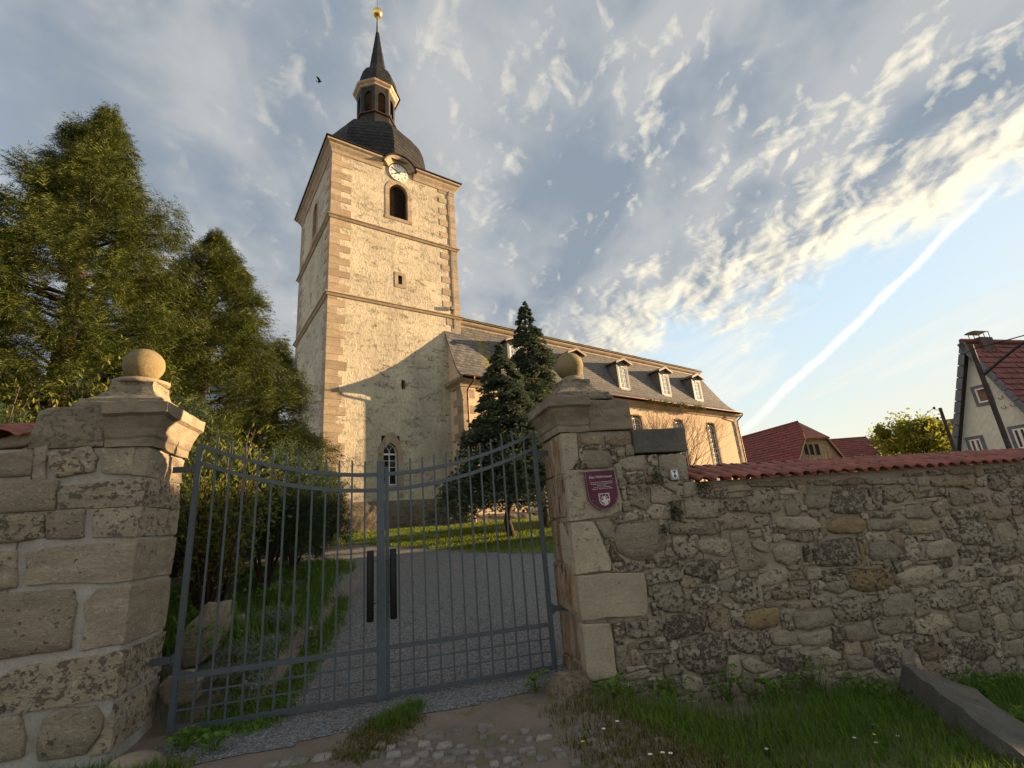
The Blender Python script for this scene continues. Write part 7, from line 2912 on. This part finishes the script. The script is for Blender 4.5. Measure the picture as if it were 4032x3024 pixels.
# round spring-green tree beyond the wall
def broadleaf(name, label, base, h, r, nl, mat, seed, lsize=0.16):
    rng = np.random.default_rng(seed)
    t = thing(name, label, 'tree', base)
    b = np.array(base)
    mb = MB()
    mb.tube([Vector(b + (0, 0, -0.2)), Vector(b + (0.1, 0, h * 0.25)), Vector(b + (0, 0.1, h * 0.55))], [0.22, 0.17, 0.08], 8)
    mb.build('trunk', M_TRUNK, t, recalc=False)
    lb = MB()
    C, S = [], []
    for i in range(46):
        a, e = rng.uniform(0, 2 * math.pi), rng.uniform(-0.5, 1.35)
        rr = r * rng.uniform(0.45, 0.98)
        c = b + np.array([math.cos(a) * math.cos(e) * rr, math.sin(a) * math.cos(e) * rr, h * 0.56 + math.sin(e) * rr * 0.78])
        C.append(c)
        S.append(rng.uniform(0.5, 0.95))
        lb.tube([Vector(b + (0, 0, h * 0.3)), Vector((b + (0, 0, h * 0.45)) * 0.5 + c * 0.5), Vector(c)], [0.06, 0.035, 0.01], 4, caps=False)
    for i in range(6):
        c = b + np.array([rng.normal(0, 0.9) - 0.5, rng.normal(0, 0.5), h * rng.uniform(0.9, 1.02)])
        C.append(c)
        S.append(0.45)
        lb.tube([Vector(b + (0, 0, h * 0.5)), Vector(c)], [0.04, 0.008], 4, caps=False)
    lb.build('limbs', M_TRUNK, t, recalc=False)['kind'] = 'stuff'
    C, S = np.array(C), np.array(S)
    idx = rng.integers(0, len(C), nl)
    P = C[idx] + rng.normal(0, 0.42, (nl, 3)) * S[idx][:, None]
    D = rng.normal(0, 1, (nl, 3))
    tv, tf = leaf_template(0.7)
    V, F = scatter(tv, tf, P, D, lsize * rng.uniform(0.6, 1.3, nl), rng, rng.uniform(-1.5, 1.5, nl))
    np_mesh('crown', V, F, mat, t)
    return t


_b = at_dist(3605, 1700, 40)
broadleaf('round_tree', 'round yellow-green spring tree beyond the wall left of the power pole', (_b.x, _b.y, 0.2), _b.z + 0.1, 3.5, 11000, M_SPRING, 61, 0.19)


# bare pruned shrub against the nave
def bare_shrub(base, h, r, seed):
    rnd2 = random.Random(seed)
    t = thing('bare_shrub', 'leafless fan-shaped shrub with fine twigs against the nave wall', 'shrub', base)
    mb = MB()
    B = Vector(base)

    def grow(p, d, ln, rad0, lev):
        q = p + d * ln
        mid = p.lerp(q, 0.5) + Vector((rnd2.uniform(-1, 1), rnd2.uniform(-1, 1), rnd2.uniform(-1, 1))) * ln * 0.06
        mb.tube([p, mid, q], [rad0, rad0 * 0.8, rad0 * 0.6], 4 if lev < 2 else 3, caps=False)
        if lev >= 5:
            return
        for k in range(2 if lev > 0 else 3):
            nd = (d + Vector((rnd2.uniform(-1, 1), rnd2.uniform(-1, 1), rnd2.uniform(-0.45, 0.75))) * 0.55).normalized()
            grow(q, nd, ln * rnd2.uniform(0.68, 0.86), rad0 * 0.62, lev + 1)
    for i in range(30):
        a = rnd2.uniform(0, 2 * math.pi)
        sp = rnd2.uniform(0.1, 0.9)
        d = Vector((math.cos(a) * sp, math.sin(a) * sp, 1.0)).normalized()
        grow(B + Vector((math.cos(a) * 0.15, math.sin(a) * 0.15, 0)), d, h * 0.27, 0.04, 0)
    mb.build('branches', M_TWIG, t, recalc=False)
    return t


_c = hit(2600, 1700, TF(0, -3.4, 0), TF.b)
bare_shrub((_c.x, _c.y, 1.45), 7.6, 2.6, 5)

# plants growing along the nave gutter
_rng = np.random.default_rng(5)
_P, _D = [], []
for _k in range(1500):
    _u = _rng.uniform(22.5, 29.8)
    _p = NF(_u, -2.0 + _rng.normal(0, 0.10), 9.72 + _rng.uniform(-0.30, 0.22) * (0.6 + 0.4 * math.sin(_u * 3.1)))
    _P.append(tuple(_p))
    _D.append((_rng.normal(), _rng.normal(), abs(_rng.normal()) + 0.3))
_tv, _tf = leaf_template(0.5)
_V, _F = scatter(_tv, _tf, np.array(_P), np.array(_D), 0.13 * _rng.uniform(0.6, 1.4, len(_P)), _rng)
_o = np_mesh('gutter_moss', _V, _F, M_MOSS, CH, kind='stuff')

# hedges and shrubs behind the left wall and inside the gate
for i, (s, m, h, rx, st, lv, mat, lab) in enumerate((
        (-2.55, 1.15, 3.15, 0.95, 90, 34, M_LAUREL, 'yellow-green leafy shrub above the left wall, at the picture edge'),
        (-1.35, 1.25, 3.45, 0.85, 95, 34, M_LAUREL, 'tall yellow-green shrub with upright shoots behind the left pillar ball'),
        (-0.25, 1.75, 2.75, 0.75, 80, 34, M_LAUREL, 'loose yellow-leaved shrub with pale twigs behind the left gate hinge'),
        (-0.05, 3.6, 2.6, 0.9, 110, 46, M_YEW, 'dark clipped evergreen bush behind the left gate leaf'),
        (0.05, 5.6, 2.9, 1.05, 130, 46, M_YEW, 'large dark evergreen bush beside the drive'),
        (-0.55, 8.2, 3.0, 1.15, 120, 46, M_YEW, 'dark evergreen bush at the end of the drive'),
        (-2.2, 3.4, 3.6, 1.4, 130, 44, M_YEW, 'dark evergreen shrub under the cypresses'),
        (-2.6, 6.4, 4.2, 1.6, 120, 44, M_YEW, 'tall dark evergreen shrub in front of the second cypress'),
        (-3.6, 2.0, 3.6, 1.2, 100, 40, M_YEW, 'dark evergreen shrub behind the left wall'))):
    if mat is M_YEW:
        bush('shrub', lab, wpt(s, m), h, rx, rx * 0.9, int(5200 * rx * h / 2.6), 0.17, mat, 100 + i)
    else:
        shrub('shrub', lab, 'shrub', wpt(s, m), h, rx, rx * 0.85, st, lv, 0.085, mat, 100 + i, M_TWIG, 0.4, 0.22, lw=0.42)


# ------------------------------------------------------------------ grass, weeds, flowers, stones on the ground
def blades(name, label, cat, region, n, hmin, hmax, mat, seed, clump=None, lean=0.35, wid=0.006, parent=None, kind='stuff', hfun=None, feather=0.05):
    """grass: bent blades of three triangles each, rooted on the terrain"""
    rng = np.random.default_rng(seed)
    s0, s1 = min(p[0] for p in region), max(p[0] for p in region)
    m0, m1 = min(p[1] for p in region), max(p[1] for p in region)
    P, H = [], []
    tries = 0
    while len(P) < n and tries < n * 12:
        tries += 1
        s, m = rng.uniform(s0, s1), rng.uniform(m0, m1)
        if not inside(region, s, m):
            continue
        if clump and nz((s, m, 0), clump, seed) + 0.25 * nz((s, m, 0), clump * 4, seed) < rng.uniform(-0.55, 0.3):
            continue
        s += rng.normal(0, feather)
        m += rng.normal(0, feather)
        P.append(tuple(GF(s, m, gz_sm(s, m) - 0.005)))
        k = hfun(s, m) if hfun else 1.0
        H.append(rng.uniform(hmin, hmax) * k)
    P, H = np.array(P), np.array(H)
    n = len(P)
    a = rng.uniform(0, 2 * math.pi, n)
    ln = np.abs(rng.normal(0, lean, n)) + 0.05
    d = np.stack([np.cos(a), np.sin(a), np.zeros(n)], 1)
    w = np.stack([-np.sin(a), np.cos(a), np.zeros(n)], 1) * (wid * rng.uniform(0.6, 1.4, n))[:, None]
    z = np.array([0, 0, 1.0])
    mid = P + d * (H * ln * 0.35)[:, None] + z * (H * 0.6)[:, None]
    tip = P + d * (H * ln * 1.1)[:, None] + z * (H * (1.0 - 0.35 * ln))[:, None]
    V = np.stack([P - w, P + w, mid + w * 0.75, mid - w * 0.75, tip], 1).reshape(-1, 3)
    base = (np.arange(n) * 5)[:, None]
    F = np.concatenate([base + np.array([0, 1, 2]), base + np.array([0, 2, 3]), base + np.array([3, 2, 4])], 1).reshape(-1, 3)
    o = np_mesh(name, V, F, mat)
    o['kind'] = kind
    o['label'] = label
    o['category'] = cat
    return o


VERGE = [(3.75, -0.58), (13, -0.55), (13, -5.0), (6.6, -5.0), (4.6, -3.3), (3.9, -1.7), (3.55, -0.95)]
blades('verge_grass', 'long green grass along the foot of the right wall', 'grass', VERGE, 42000, 0.09, 0.24, M_GRASS, 1, 0.8, 0.5, 0.0042,
       hfun=lambda s, m: 0.55 + 0.75 * sstep(-2.6, -0.9, m) * sstep(3.5, 5.0, s))
blades('verge_grass', 'short mossy grass at the edge of the cobbled patch', 'grass', [(3.2, -1.0), (4.6, -1.0), (5.6, -3.2), (4.2, -3.4), (3.2, -2.2)], 6500, 0.03, 0.09, M_MOSS, 2, 1.5, 0.6, 0.004)
blades('grass_tuft', 'grass tuft and moss in front of the gate centre post', 'grass', [tuple(to_sm(ground_hit(x * 1.8228, y * 1.8228))) for x, y in ((720, 1640), (790, 1560), (900, 1525), (905, 1560), (860, 1600), (790, 1655))], 2300, 0.015, 0.06, M_MOSS, 3, 3.2, 0.7, 0.004)
blades('grass_tuft', 'green grass tuft close under the gate centre post', 'grass', [tuple(to_sm(ground_hit(x * 1.8228, y * 1.8228))) for x, y in ((815, 1560), (900, 1525), (905, 1550), (840, 1580))], 900, 0.05, 0.12, M_GRASS, 4, 2.2, 0.5, 0.004)
blades('grass_tuft', 'weedy grass at the foot of the left gate pillar', 'grass', [(-1.6, -0.60), (-0.2, -0.60), (0.3, -0.75), (0.75, -0.45), (0.35, -0.95), (-1.7, -1.15)], 2600, 0.04, 0.16, M_GRASS, 5, 1.6, 0.5, 0.004)
blades('bed_grass', 'green plants of the bed left of the drive, inside the gate', 'grass', [(-2.0, 0.35), (0.35, 0.35), (0.55, 1.6), (0.75, 3.5), (0.95, 6.2), (1.1, 8.5), (-1.5, 9.0)], 26000, 0.10, 0.30, M_WEED, 6, 0.9, 0.6, 0.007)
blades('lawn_grass', 'short sunlit lawn between drive and church', 'grass', LAWN, 60000, 0.05, 0.13, M_LAWN, 7, 0.5, 0.5, 0.012)
blades('gravel_weeds', 'thin weeds along the left edge of the gravel drive', 'grass', [(0.15, -0.3), (0.9, -0.3), (1.1, 1.2), (1.2, 3.2), (1.15, 5.0), (0.7, 4.0), (0.4, 1.0)], 9000, 0.02, 0.09, M_WEED, 8, 1.7, 0.7, 0.007)
blades('gravel_weeds', 'dry brownish weeds on the soil beside the drive', 'grass', [(0.1, 0.0), (0.8, 0.2), (1.0, 1.2), (1.1, 3.2), (1.15, 5.5), (0.6, 4.0), (0.3, 1.0)], 5000, 0.02, 0.07, M_MOSS, 9, 2.0, 0.7, 0.006)


# leafy weeds along the foot of the wall
def weed(base, label, h, n, lsize, seed, mat=None, group=None):
    rng = np.random.default_rng(seed)
    t = thing('weed_plant', label, 'plant', base, group)
    b = np.array(base)
    mb = MB()
    P, D = [], []
    for i in range(n):
        a = rng.uniform(0, 2 * math.pi)
        rr = rng.uniform(0.05, 0.6) * h * 1.4
        tip = b + np.array([math.cos(a) * rr, math.sin(a) * rr, h * rng.uniform(0.45, 1.0)])
        mb.tube([Vector(b), Vector(b * 0.45 + tip * 0.55 + np.array([0, 0, h * 0.12])), Vector(tip)], [0.0035, 0.003, 0.002], 3, caps=False)
        for k in range(5):
            dd = np.array([math.cos(a), math.sin(a), 0]) * 0.5 + rng.normal(0, 0.75, 3) * np.array([1, 1, 0.35])
            P.append(tip + rng.normal(0, 0.012, 3))
            D.append(dd)
    mb.build('stalks', mat or M_WEED, t, recalc=False)
    tv, tf = leaf_template(0.62)
    V, F = scatter(tv, tf, np.array(P), np.array(D), lsize * rng.uniform(0.6, 1.25, len(P)), rng, rng.uniform(-0.5, 0.5, len(P)))
    np_mesh('leaves', V, F, mat or M_WEED, t)
    return t


_r = random.Random(21)
_wl = (('bushy green weed at the wall foot below the plaque pillar', 4.65, -0.68, 0.26), ('tall leafy weed against the wall left of the middle', 5.35, -0.66, 0.34), ('green weed clump at the wall foot under the first tiles', 5.9, -0.72, 0.28),
       ('upright weed with light leaves at the wall foot', 6.45, -0.66, 0.42), ('spreading weed at the wall foot near the slab', 7.0, -0.70, 0.26), ('leafy weed just left of the leaning slab', 7.35, -0.95, 0.24),
       ('low weed in front of the leaning slab', 7.35, -1.45, 0.22), ('broad-leaved weed under the slab edge', 7.65, -1.75, 0.24), ('weed at the lower right corner', 7.95, -2.1, 0.24), ('weed behind the leaning slab', 8.55, -0.85, 0.26),
       ('weed beside the guard boulder', 3.95, -0.95, 0.16), ('small weed left of the guard boulder', 3.32, -0.52, 0.18), ('weed by the right end of the wall', 9.2, -0.8, 0.26), ('low green plant under the left gate corner', 0.28, -0.42, 0.16), ('tiny plant under the left gate leaf', 0.55, -0.55, 0.12))
for i, (lab, s, m, h) in enumerate(_wl):
    weed(wpt(s, m), lab, h, 26 if h > 0.2 else 16, 0.055, 300 + i)
# plants rooted in the wall joints
for i, (lab, x, y) in enumerate((('small fern in a wall joint beside the blue and white sign', 2100 + 1340 / 2.765, 1650 + 640 / 2.765), ('dark plant tuft in a wall joint below the sign', 2100 + 1530 / 2.765, 1650 + 1000 / 2.765), ('dark plant under the first coping tiles', 2100 + 1830 / 2.765, 1650 + 720 / 2.765), ('tuft growing on the oval stone of the pillar', 2100 + 1410 / 2.765, 1650 + 1205 / 2.765))):
    s, z = GF.on(x, y, -0.53)
    rng = np.random.default_rng(400 + i)
    n = 130 if i < 3 else 50
    sz = 0.075 if i < 3 else 0.04
    t = thing('wall_fern', lab, 'plant', tuple(GF(s, -0.53, z)))
    P = np.array(GF(s, -0.535, z)) + np.outer(rng.normal(0, sz * 0.62, n), np.array(GF.a)) + np.outer(rng.normal(0, sz * 0.75, n), [0, 0, 1.0]) - np.outer(np.abs(rng.normal(0, 0.022, n)), np.array(GF.b))
    D = rng.normal(0, 0.7, (n, 3)) - np.array(GF.b) * 0.6 - np.array([0, 0, 0.25])
    tv, tf = leaf_template(0.5)
    V, F = scatter(tv, tf, P, D, 0.036 * rng.uniform(0.6, 1.3, n), rng)
    np_mesh('fronds', V, F, M_YEW, t)
    MB().tube([GF(s, -0.50, z), GF(s, -0.54, z + 0.01)], 0.008, 5).build('root', M_TWIG, t)


# daisies and dandelions
def flower(kind, base, label, group, rr=0.014):
    t = thing(kind, label, 'flower', base, group)
    b = Vector(base)
    h = 0.07 if kind == 'daisy' else 0.10
    MB().tube([b, b + Vector((0.004, 0.003, h))], 0.0016, 4, caps=False).build('stem', M_WEED, t)
    mb = MB()
    n = 12
    c = b + Vector((0.004, 0.003, h))
    for i in range(n):
        a = 2 * math.pi * i / n
        d, e = Vector((math.cos(a), math.sin(a), 0.12)), Vector((-math.sin(a), math.cos(a), 0))
        mb.add([c, c + d * rr * 0.6 + e * rr * 0.22, c + d * rr, c + d * rr * 0.6 - e * rr * 0.22], [(0, 1, 2, 3)])
    mb.build('petals', M_PETAL if kind == 'daisy' else M_YELLOW, t, recalc=False)
    MB().lathe(c, [(0.0, -0.002), (rr * 0.32, 0.0), (rr * 0.2, 0.004), (0.0, 0.005)], 8).build('disc', M_YELLOW, t)


_fl = ((2000 + 424 * 1.0236, 2600 + 264 * 1.0236), (2000 + 371 * 1.0236, 2600 + 294 * 1.0236), (2000 + 552 * 1.0236, 2600 + 399 * 1.0236), (2000 + 600 * 1.0236, 2600 + 392 * 1.0236), (2000 + 631 * 1.0236, 2600 + 395 * 1.0236), (2000 + 1001 * 1.0236, 2600 + 371 * 1.0236), (2000 + 1165 * 1.0236, 2600 + 160 * 1.0236),
       (3200 + 535 / 2.66, 2424 + 1187 / 2.66), (3200 + 655 / 2.66, 2424 + 1205 / 2.66), (3200 + 710 / 2.66, 2424 + 1222 / 2.66), (3200 + 458 / 2.66, 2424 + 1352 / 2.66), (3200 + 688 / 2.66, 2424 + 1405 / 2.66), (3200 + 915 / 2.66, 2424 + 1330 / 2.66))
for px, py in _fl:
    p = ground_hit(px, py + 12)
    flower('daisy', tuple(p), 'white daisy in the verge grass by the right wall', 'daisies in the verge grass', 0.017)
for k, (px, py, lab) in enumerate(((3200 + 1425 / 2.66, 2424 + 1175 / 2.66, 'yellow flower on the near edge of the leaning slab'), (3200 + 680 / 2.66, 2424 + 1340 / 2.66, 'yellow flower in the grass left of the slab'), (2000 + 292 * 1.0236, 2600 + 358 * 1.0236, 'yellow flower at the edge of the cobbles'))):
    flower('buttercup', tuple(ground_hit(px, py + 20)), lab, None, 0.016)

# rockery stones and silver plants inside the gate
def rock(px, py, m, sx, sy, sz, seed, label, mat=None, tilt=0.0):
    s, z = GF.on(px, py, m)
    c = GF(s, m, z)
    V, F = [], []
    n, mr = 14, 9
    for j in range(mr + 1):
        a = -math.pi / 2 + math.pi * j / mr
        for i in range(n):
            b = 2 * math.pi * i / n
            d = Vector((math.cos(b) * math.cos(a), math.sin(b) * math.cos(a), math.sin(a)))
            q = Vector([math.copysign(abs(x) ** 0.65, x) for x in d])
            k = 1 + 0.30 * nz(d, 1.6, seed) + 0.12 * nz(d, 4.5, seed + 2)
            V.append(c + GF.a * (q.x * sx * k + tilt * q.z * sz) + GF.b * q.y * sy * k + Vector((0, 0, q.z * sz * k)))
    for j in range(mr):
        for i in range(n):
            F.append((j * n + i, j * n + (i + 1) % n, (j + 1) * n + (i + 1) % n, (j + 1) * n + i))
    o = MB().add(V, F, False).build('rock', mat or M_ROCK)
    tag(o, label, 'rock')
    return o


rock(600 + 590 / 2.765, 2350 + 400 / 2.765, 0.75, 0.19, 0.12, 0.30, 3, 'large upright pale rock in the bed behind the left gate leaf', tilt=0.28)
rock(600 + 1175 / 2.765, 2350 + 340 / 2.765, 2.0, 0.10, 0.10, 0.19, 7, 'small upright pale rock among the silver plants')
rock(600 + 950 / 2.765, 2350 + 330 / 2.765, 1.55, 0.07, 0.08, 0.16, 13, 'half-hidden rock between the two pale rocks')
rock(600 + 330 / 2.765, 2350 + 980 / 2.765, 0.30, 0.16, 0.12, 0.14, 17, 'low rock beside the left hinge post')
for i, (px, py, h, lab) in enumerate(((1120, 2330, 0.30, 'silver-leaved cushion plant at the bed edge, far one'), (1075, 2450, 0.28, 'silver-leaved cushion plant in the middle of the bed edge'), (1000, 2560, 0.22, 'silver-green plant trailing between the rocks'), (900, 2640, 0.18, 'silver-green plant nearest the left gate leaf'))):
    p = ground_hit(px, py + 25)
    shrub('cushion_plant', lab, 'plant', (p.x, p.y, p.z), h, 0.34, 0.40, 90, 30, 0.035, M_SILVER, 500 + i, None, 0.5, 0.1, lw=0.3)
for i, (s, m, lab) in enumerate(((0.05, 0.75, 'green leafy plant behind the left hinge post'), (-0.15, 1.3, 'fresh green plant below the yellow shrub'), (0.30, 2.5, 'green plant in front of the dark bush'), (0.45, 3.8, 'green plant at the bed edge by the dark bush'))):
    weed(wpt(s, m), lab, 0.42, 44, 0.07, 520 + i)

# gravel chips: too many to count
_rng = np.random.default_rng(77)
_P = []
while len(_P) < 13000:
    s, m = _rng.uniform(0.0, 4.0), -0.7 + 6.5 * _rng.uniform(0, 1) ** 1.7
    if inside(DRIVE, s, m):
        _P.append(tuple(GF(s, m, gz_sm(s, m) + 0.008)))
_tv = np.array([(-1, 0, 0), (0, -0.8, 0.1), (1, 0.1, 0), (0.1, 0.9, -0.1), (0.1, 0, 0.7), (0, 0, -0.6)], dtype=float)
_tf = np.array([(0, 1, 4), (1, 2, 4), (2, 3, 4), (3, 0, 4), (1, 0, 5), (2, 1, 5), (3, 2, 5), (0, 3, 5)])
_V, _F = scatter(_tv, _tf, np.array(_P), _rng.normal(0, 1, (len(_P), 3)) * np.array([1, 1, 0.35]), 0.0085 * _rng.uniform(0.5, 1.5, len(_P)), _rng)
_o = np_mesh('gravel_chips', _V, _F, M_GRIT)
_o['kind'] = 'stuff'
_o['label'] = 'loose dark grey gravel chips on the drive'
_o['category'] = 'gravel'

# cobbled patch in front of the gate
COB = thing('cobbled_patch', 'patch of worn pale cobblestones set in earth in front of the gate', 'paving', tuple(GF(2.3, -1.6, gz_sm(2.3, -1.6))))
COB['kind'] = 'structure'


def cobble(s, m, w, d, ang, seed):
    z = gz_sm(s, m)
    n = 9
    V, F = [], []
    ca, sa = math.cos(ang), math.sin(ang)
    up = 0.006 * nz((seed, 1, 0), 1.0)
    for f, h in ((1.0, -0.03), (0.96, 0.010 + up), (0.74, 0.020 + up)):
        for i in range(n):
            a = 2 * math.pi * i / n
            x, y = math.copysign(abs(math.cos(a)) ** 0.38, math.cos(a)) * w / 2 * f, math.copysign(abs(math.sin(a)) ** 0.38, math.sin(a)) * d / 2 * f
            k = 1 + 0.35 * nz((math.cos(a), math.sin(a), seed), 1.4, seed)
            V.append(GF(s + (x * ca - y * sa) * k, m + (x * sa + y * ca) * k, z + h * (1 + 0.3 * nz((a, seed, 0), 1))))
    for k in range(2):
        for i in range(n):
            F.append((k * n + i, k * n + (i + 1) % n, (k + 1) * n + (i + 1) % n, (k + 1) * n + i))
    F.append(tuple(range(2 * n, 3 * n)))
    MB().add(V, F, True).build('cobblestone', M_COBBLE, COB)


_cob = ((738, 232, 75, 28), (815, 210, 45, 16), (920, 195, 55, 14), (905, 215, 30, 12), (650, 245, 52, 20), (700, 262, 45, 18), (545, 265, 34, 22), (580, 275, 30, 18), (770, 265, 55, 22), (620, 262, 34, 16),
        (590, 300, 50, 18), (690, 300, 46, 20), (750, 300, 44, 18), (805, 290, 40, 16), (880, 290, 34, 16), (935, 265, 30, 14), (640, 285, 40, 16), (720, 280, 30, 14), (660, 315, 40, 16), (570, 325, 34, 16), (640, 328, 50, 18), (790, 320, 52, 20),
        (860, 315, 44, 16), (700, 330, 40, 14), (930, 300, 30, 24), (980, 285, 28, 14), (1000, 315, 40, 16), (1080, 290, 34, 16), (1120, 315, 40, 18), (1190, 300, 44, 24), (340, 305, 60, 26), (250, 318, 55, 24), (210, 325, 50, 22), (150, 332, 50, 16),
        (1060, 215, 30, 14), (1075, 245, 26, 14), (1010, 250, 24, 12), (910, 236, 28, 12), (950, 330, 34, 14), (830, 270, 30, 12), (1240, 325, 34, 18), (520, 300, 26, 14), (1030, 335, 40, 14))
for i, (x, y, w, h) in enumerate(_cob):
    p = ground_hit(900 + x * 1.1024, 2650 + y * 1.1024)
    s, m = to_sm(p)
    dist = (p - EYE).length
    cobble(s, m, w * 1.1024 * dist / FPX * 0.85, h * 1.1024 * dist / FPX * 1.75, rad(-4 + 10 * nz((i, 0, 0), 1.3)), i * 1.7)
_rr = random.Random(31)
for i in range(90):
    s, m = _rr.uniform(1.2, 4.4), _rr.uniform(-3.6, -1.25)
    if s > 3.3 - (m + 1.2) * 0.8:
        continue
    cobble(s, m, _rr.uniform(0.04, 0.14), _rr.uniform(0.05, 0.12), _rr.uniform(-0.3, 0.3), 50 + i * 1.3)
# flat stones in the grass edge
for i, (px, py, a, b_) in enumerate(((2000 + 365 * 1.0236, 2600 + 343 * 1.0236, 0.22, 0.16), (2000 + 300 * 1.0236, 2600 + 290 * 1.0236, 0.16, 0.10))):
    p = ground_hit(px, py)
    s, m = to_sm(p)
    cobble(s, m, a, b_, 0.3, 90 + i)

# thin white stake on the lawn
p = ground_hit(1435, 2093)
MB().tube([p - Vector((0, 0, 0.05)), p + Vector((0, 0, 0.42))], [0.035, 0.03], 8).build('stake', M_WHITE)
tag(bpy.data.objects['stake'], 'thin white stake standing in the lawn before the tower', 'stake')


for o in bpy.data.objects:
    if '_b' in o:
        del o['_b']
